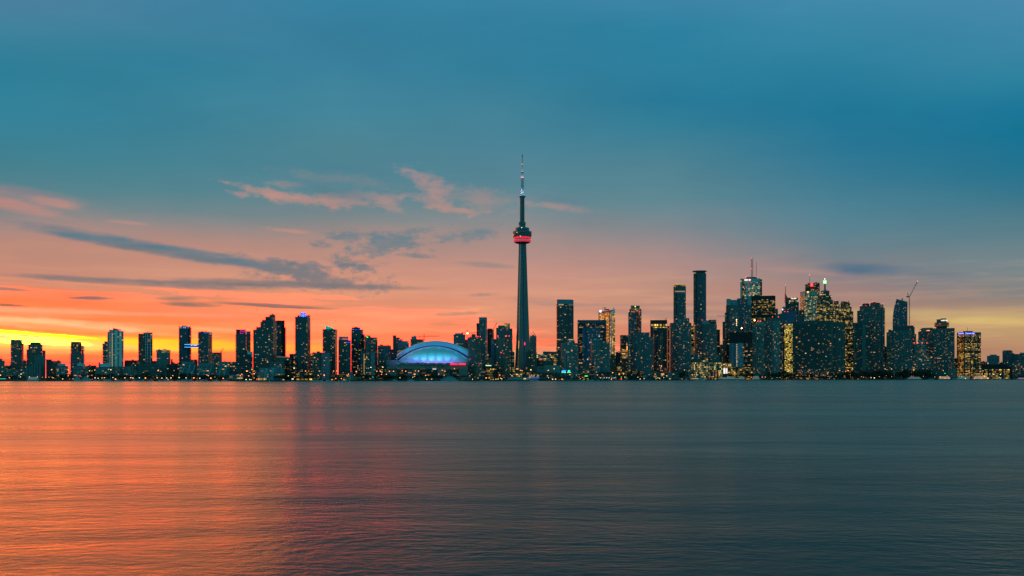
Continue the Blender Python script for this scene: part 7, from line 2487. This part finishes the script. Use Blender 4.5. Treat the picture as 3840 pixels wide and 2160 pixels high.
# ------------------------------------------------------------------ trees: four kinds of crown, copied
m_leaf = plain("tree_leaves", (.035, .055, .028), .9, var=.5, vs=.6)
m_bark = plain("tree_bark", (.03, .025, .02), .95)


def make_tree(kind, seed, h):
    rg = random.Random(seed)
    root = empty("deciduous_tree" if kind == 0 else "conifer_tree", (0, -5000, 0))
    mb = MB()
    mb.bar((0, 0, 0), (rg.uniform(-.2, .2), 0, h * .5), .32, .2, 6)
    lobes = []
    if kind == 0:
        for i in range(7):
            a = rg.uniform(0, 6.28)
            rr_ = rg.uniform(.12, .30) * h
            c_ = Vector((math.cos(a) * rr_, math.sin(a) * rr_, h * rg.uniform(.42, .82)))
            lobes.append((c_, h * rg.uniform(.13, .22)))
            mb.bar((0, 0, h * .34), c_, .14, .05, 4)
    mb.build("trunk", m_bark, root)
    mb = MB()
    for i in range(430):
        if kind == 0:
            c_, r_ = rg.choice(lobes)
            d_ = Vector((rg.gauss(0, 1), rg.gauss(0, 1), rg.gauss(0, .8))).normalized()
            p = c_ + d_ * r_ * rg.uniform(.55, 1.08)
        else:
            q = rg.random() ** .8
            a = rg.uniform(0, 6.28)
            rr_ = h * .2 * (1 - q) * rg.uniform(.6, 1.1)
            p = Vector((math.cos(a) * rr_, math.sin(a) * rr_, h * (.14 + .86 * q)))
        n_ = Vector((rg.gauss(0, 1), rg.gauss(0, 1), rg.gauss(0, 1))).normalized()
        e1 = n_.orthogonal().normalized() * rg.uniform(.28, .62)
        e2 = n_.cross(e1).normalized() * rg.uniform(.25, .5)
        mb.face([p - e1, p + e2, p + e1, p - e2])
    mb.build("crown", m_leaf, root)
    return root


protos = [make_tree(0, 1, 10), make_tree(0, 5, 12), make_tree(0, 9, 8.5), make_tree(1, 3, 11)]
used = [False] * 4
tree_items = []
rt = random.Random(4)
TR = [(2, 98, 9, 1408), (196, 262, 9, 1402), (262, 360, 9, 1408), (350, 470, 8, 1402), (466, 560, 9, 1400), (560, 700, 9, 1405), (655, 720, 8, 1396), (720, 800, 8, 1405), (740, 812, 10, 1402), (805, 862, 11, 1406), (905, 962, 9, 1410),
      (1030, 1100, 7, 1400), (1110, 1165, 6, 1404), (1150, 1180, 7, 1402), (1330, 1352, 7, 1402), (1340, 1382, 7, 1404), (1384, 1455, 7, 1402), (1450, 1475, 6, 1400), (1488, 1526, 6, 1402), (1545, 1600, 10, 1408), (1600, 1660, 7, 1403),
      (1880, 1915, 9, 1408), (2100, 2215, 9, 1406), (2320, 2350, 8, 1406), (2430, 2560, 9, 1412), (2545, 2575, 7, 1392), (2735, 2752, 8, 1398), (2780, 2822, 7, 1388), (2822, 2880, 9, 1405), (2880, 2960, 7, 1396), (2950, 3050, 9, 1402), (3040, 3130, 10, 1404),
      (3110, 3180, 8, 1398), (3175, 3320, 6, 1392), (3240, 3340, 6, 1388), (3320, 3400, 6, 1392), (3385, 3480, 5.5, 1386), (3480, 3520, 8, 1400), (3780, 3840, 9, 1410)]
for (x0, x1, step, row) in TR:
    px = x0 + step * .5
    while px < x1:
        k = rt.choice([0, 1, 2, 0, 1]) if not (x0 in (3385, 3320) and rt.random() < .7) else 3
        r_ = row + rt.uniform(-5, 8)
        Y = shore(px) + rt.uniform(12, 34)
        h = max(6, Zat(r_, Y) - LAND)
        src = protos[k]
        if not used[k]:
            o = src
            used[k] = True
            kids = list(o.children)
        else:
            o = src.copy()
            C.objects.link(o)
            for ch in src.children:
                c_ = ch.copy()
                C.objects.link(c_)
                c_.parent = o
        o.location = (K(px) * Y, Y, LAND)
        o.rotation_euler = (0, 0, rt.uniform(0, 6.28))
        s_ = h / (10, 12, 8.5, 11)[k]
        o.scale = (s_ * rt.uniform(1.0, 1.35), s_ * rt.uniform(1.0, 1.3), s_)
        o["category"] = "tree"
        o["group"] = "dark trees along the shore"
        tree_items.append((px, o, ("tall " if h > 16 else "small " if h < 9.5 else "") + ("dark leafy" if k < 3 else "dark pointed")))
        px += step * rt.uniform(1.25, 1.9)
name_all(tree_items, "shore tree")

# ------------------------------------------------------------------ small boats of the marinas
def make_small(kind):
    root = empty("sailing_boat" if kind else "motor_boat", (0, -5000, 0))
    mb = MB()
    hull(mb, 0, 0, 9 if kind else 10, 2.8, 1.2)
    mb.build("hull", M_HULL, root)
    mb = MB()
    mb.box(-2.2, 1.4, -.9, .9, 1.2, 2.1 if kind else 2.8)
    mb.build("cabin", M_HULL, root)
    if kind:
        mb = MB()
        mb.bar((.6, 0, 1.2), (.6, 0, 15), .16, .09, 4)
        mb.bar((.6, 0, 2.6), (-3.2, 0, 2.6), .12, .10, 4)
        mb.build("mast", M_WHITEP, root)
    else:
        mb = MB()
        mb.box(-2.0, 1.2, -.95, .95, 2.1, 2.5)
        mb.build("window_band", M_BWIN, root)
    return root


ps = [make_small(0), make_small(1)]
us = [False, False]
items = []
SB_ = [(358, 1), (372, 0), (396, 0), (404, 0), (412, 1), (440, 0), (455, 0), (475, 1), (503, 1), (520, 1), (535, 0), (562, 0), (570, 0), (600, 1), (620, 1), (640, 1), (666, 0), (672, 1), (685, 0), (692, 0), (700, 1), (716, 1), (740, 1), (755, 0), (762, 0), (772, 0), (808, 0), (815, 1), (838, 0), (848, 0),
       (1175, 0), (1190, 0), (1202, 0), (1232, 0), (1296, 1), (1535, 1), (1545, 1), (1480, 0), (1805, 0), (1990, 0), (2000, 0), (2012, 0), (2185, 0), (2205, 0), (2220, 1), (2240, 0), (2560, 0), (2575, 1), (3485, 0), (3497, 0), (3575, 1), (3580, 1), (3720, 0), (3735, 0), (3750, 1), (3765, 0)]
for px, kd in SB_:
    src = ps[kd]
    if not us[kd]:
        o = src
        us[kd] = True
    else:
        o = src.copy()
        C.objects.link(o)
        for ch in src.children:
            c_ = ch.copy()
            C.objects.link(c_)
            c_.parent = o
    Y = shore(px) - rt.uniform(7, 12)
    o.location = (K(px) * Y, Y, 0)
    o.rotation_euler = (0, 0, rt.choice([0, math.pi]) + rt.uniform(-.6, .6))
    s_ = rt.uniform(.85, 1.3)
    o.scale = (s_, s_, s_)
    o["category"] = "boat"
    o["group"] = "small moored boats"
    items.append((px, o, "small white masted" if kd else "small white cabin"))
name_all(items, "boat")

# buoys
items = []
for (px, py) in [(327, 1431), (594, 1432.5), (613, 1433), (797, 1432), (928, 1432), (1010, 1432), (1208, 1432), (1225, 1431.5), (1271, 1431), (1283, 1431.5), (1311, 1431.5), (2641, 1428)]:
    Y = CH * F / (py - HY)
    o = empty("buoy", (K(px) * Y, Y, 0))
    mb = MB()
    mb.lathe([(-.4, 1.1), (.6, 1.1), (1.0, .6), (2.6, .3)], 10)
    mb.build("float", M_WHITEP, o)
    mb = MB()
    mb.bar((0, 0, 2.4), (0, 0, 4.2), .12, .1, 4)
    mb.lathe([(4.0, .2), (4.4, .4), (4.8, .2)], 6)
    mb.build("topmark", M_WHITEP, o)
    o["category"] = "buoy"
    o["group"] = "pale buoys on the lake"
    items.append((px, o, "pale floating"))
name_all(items, "buoy")

# ------------------------------------------------------------------ outdoor stage
b = Bld("concert_stage", "open steel-framed lakeside stage with blue-green neon lettering", shore(2115) + 12, 2115, "stage")
m_tl = plain("stage_teal_steel", (.16, .28, .30), .6)
Y = b.Y
mb = MB()
z = Zat(1399, Y)
for q in (2076, 2091, 2104, 2123, 2143):
    mb.bar((K(q) * Y, Y, LAND), (K(q) * Y, Y, z), .45, .35, 5)
    mb.bar((K(q) * Y, Y + 14, LAND), (K(q) * Y, Y + 14, z), .45, .35, 5)
mb.build("post_frame", m_tl, b.root, off=b.root.location)
mb = MB()
truss(mb, (K(2074) * Y, Y, z), (K(2158) * Y, Y, z), .7, .16)
truss(mb, (K(2074) * Y, Y + 14, z), (K(2158) * Y, Y + 14, z), .7, .16)
for q in (2076, 2104, 2123, 2143, 2156):
    mb.bar((K(q) * Y, Y, z), (K(q) * Y, Y + 14, z), .25, None, 4)
mb.build("roof_truss_frame", m_tl, b.root, off=b.root.location)
mb = MB()
mb.bar((K(2156) * Y, Y, z), (K(2161) * Y, Y, Zat(1412, Y)), .35, .25, 5)
mb.build("end_strut", m_tl, b.root, off=b.root.location)
b.sign("WEST", 2114.5, 1391, 4.3, (.02, .35, 1.0), 2.5, dy=-1, bold=.04)
b.sign("JET", 2134, 1391, 4.3, (.02, .9, .75), 2.5, dy=-1, bold=.04)
b.sign("STAGE", 2114, 1396, 3.8, (.02, .9, .8), 2.5, dy=-1, bold=.04)
b.strip("sign_bar", 2127, 2141, 1395, 1397, glow((.5, 1, .2), 1.6), dy=-1)

# white tents, awnings, flags
items = []
for px in (2256, 2277, 2297, 2307, 2349, 2414):
    Y = shore(px) + 14
    o = empty("marquee_tent", (K(px) * Y, Y, LAND))
    mb = MB()
    mb.lathe([(3.0, 4.4), (3.8, 3.2), (5.0, 1.6), (7.4, .15)], 8)
    mb.build("tent_canopy", M_WHITEP, o)
    for sx in (-1, 1):
        for sy in (-1, 1):
            mb = MB()
            mb.bar((sx * 2.8, sy * 2.8, 0), (sx * 2.8, sy * 2.8, 3.2), .12, None, 4)
            mb.build("tent_pole", M_STEEL, o)
    o["category"] = "tent"
    o["group"] = "white peaked tents on the shore"
    items.append((px, o, "white peaked"))
name_all(items, "tent")
items = []
for px in (1992, 2001, 2016):
    Y = shore(px) + 6
    o = empty("sail_canopy", (K(px) * Y, Y, LAND))
    mb = MB()
    zt = Zat(1404, Y) - LAND
    zb_ = Zat(1413, Y) - LAND
    mb.face([(-2.6, 0, zb_), (2.4, 0, zb_ + .4), (2.4, 0, zt - .5), (.6, 0, zt)])
    mb.face([(-2.6, 1, zb_), (.6, 1, zt), (2.4, 1, zt - .5), (2.4, 1, zb_ + .4)])
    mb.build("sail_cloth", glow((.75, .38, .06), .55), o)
    mb = MB()
    mb.bar((2.5, .5, 0), (2.5, .5, zt), .15, None, 4)
    mb.build("pole", M_STEEL, o)
    o["category"] = "canopy"
    o["group"] = "amber lit sail canopies"
    items.append((px, o, "amber lit"))
name_all(items, "sail canopy")
b = Bld("dock_canopy", "long low boarding canopy edged with a blue light line right of the sightseeing boat", shore(2012) - 4, 2012, "canopy")
b.strip("canopy_roof", 1984, 2052, 1417, 1419.2, plain("canopy_blue", (.15, .22, .3), .6), dy=0, depth=8)
b.strip("light_strip", 1984, 2022, 1416.4, 1417.6, glow((.05, .25, 1.0), 1.6), dy=-1)
for i in range(6):
    b.strip("canopy_post", 1986 + i * 12, 1986.8 + i * 12, 1419, 1425.5, M_STEEL, dy=2, depth=.6)
b = Bld("display_screen", "pair of bright white lit advertising panels beside the warehouse terminal", shore(2720) + 60, 2720, "screen")
b.strip("panel", 2713, 2720, 1381, 1401, glow((.85, .9, .9), 1.3), dy=0)
b.strip("panel", 2721.5, 2728, 1381, 1401, glow((1, .8, .7), 1.1), dy=0)
b.block("panel_frame", 2712, 2729, 1379.5, M_DKST, dy=2, depth=2)
b = Bld("scoreboard_sign", "bright white stadium floodlight cluster with a red lamp right of the olive tower", shore(1818) + 240, 1818, "floodlight")
b.block("support_wall", 1806, 1840, 1356, M_SLABD, dy=3, depth=3)
for i, q in enumerate((1815, 1818.5, 1822, 1825.5, 1829)):
    b.beacon(q, 1351.5, dy=0, r=1.5, m=glow((.85, .7, 1.0), 9))
b.block("red_panel", 1813, 1820, 1352.5, glow((1, .02, .15), .9), bot=1358, dy=1, depth=1)
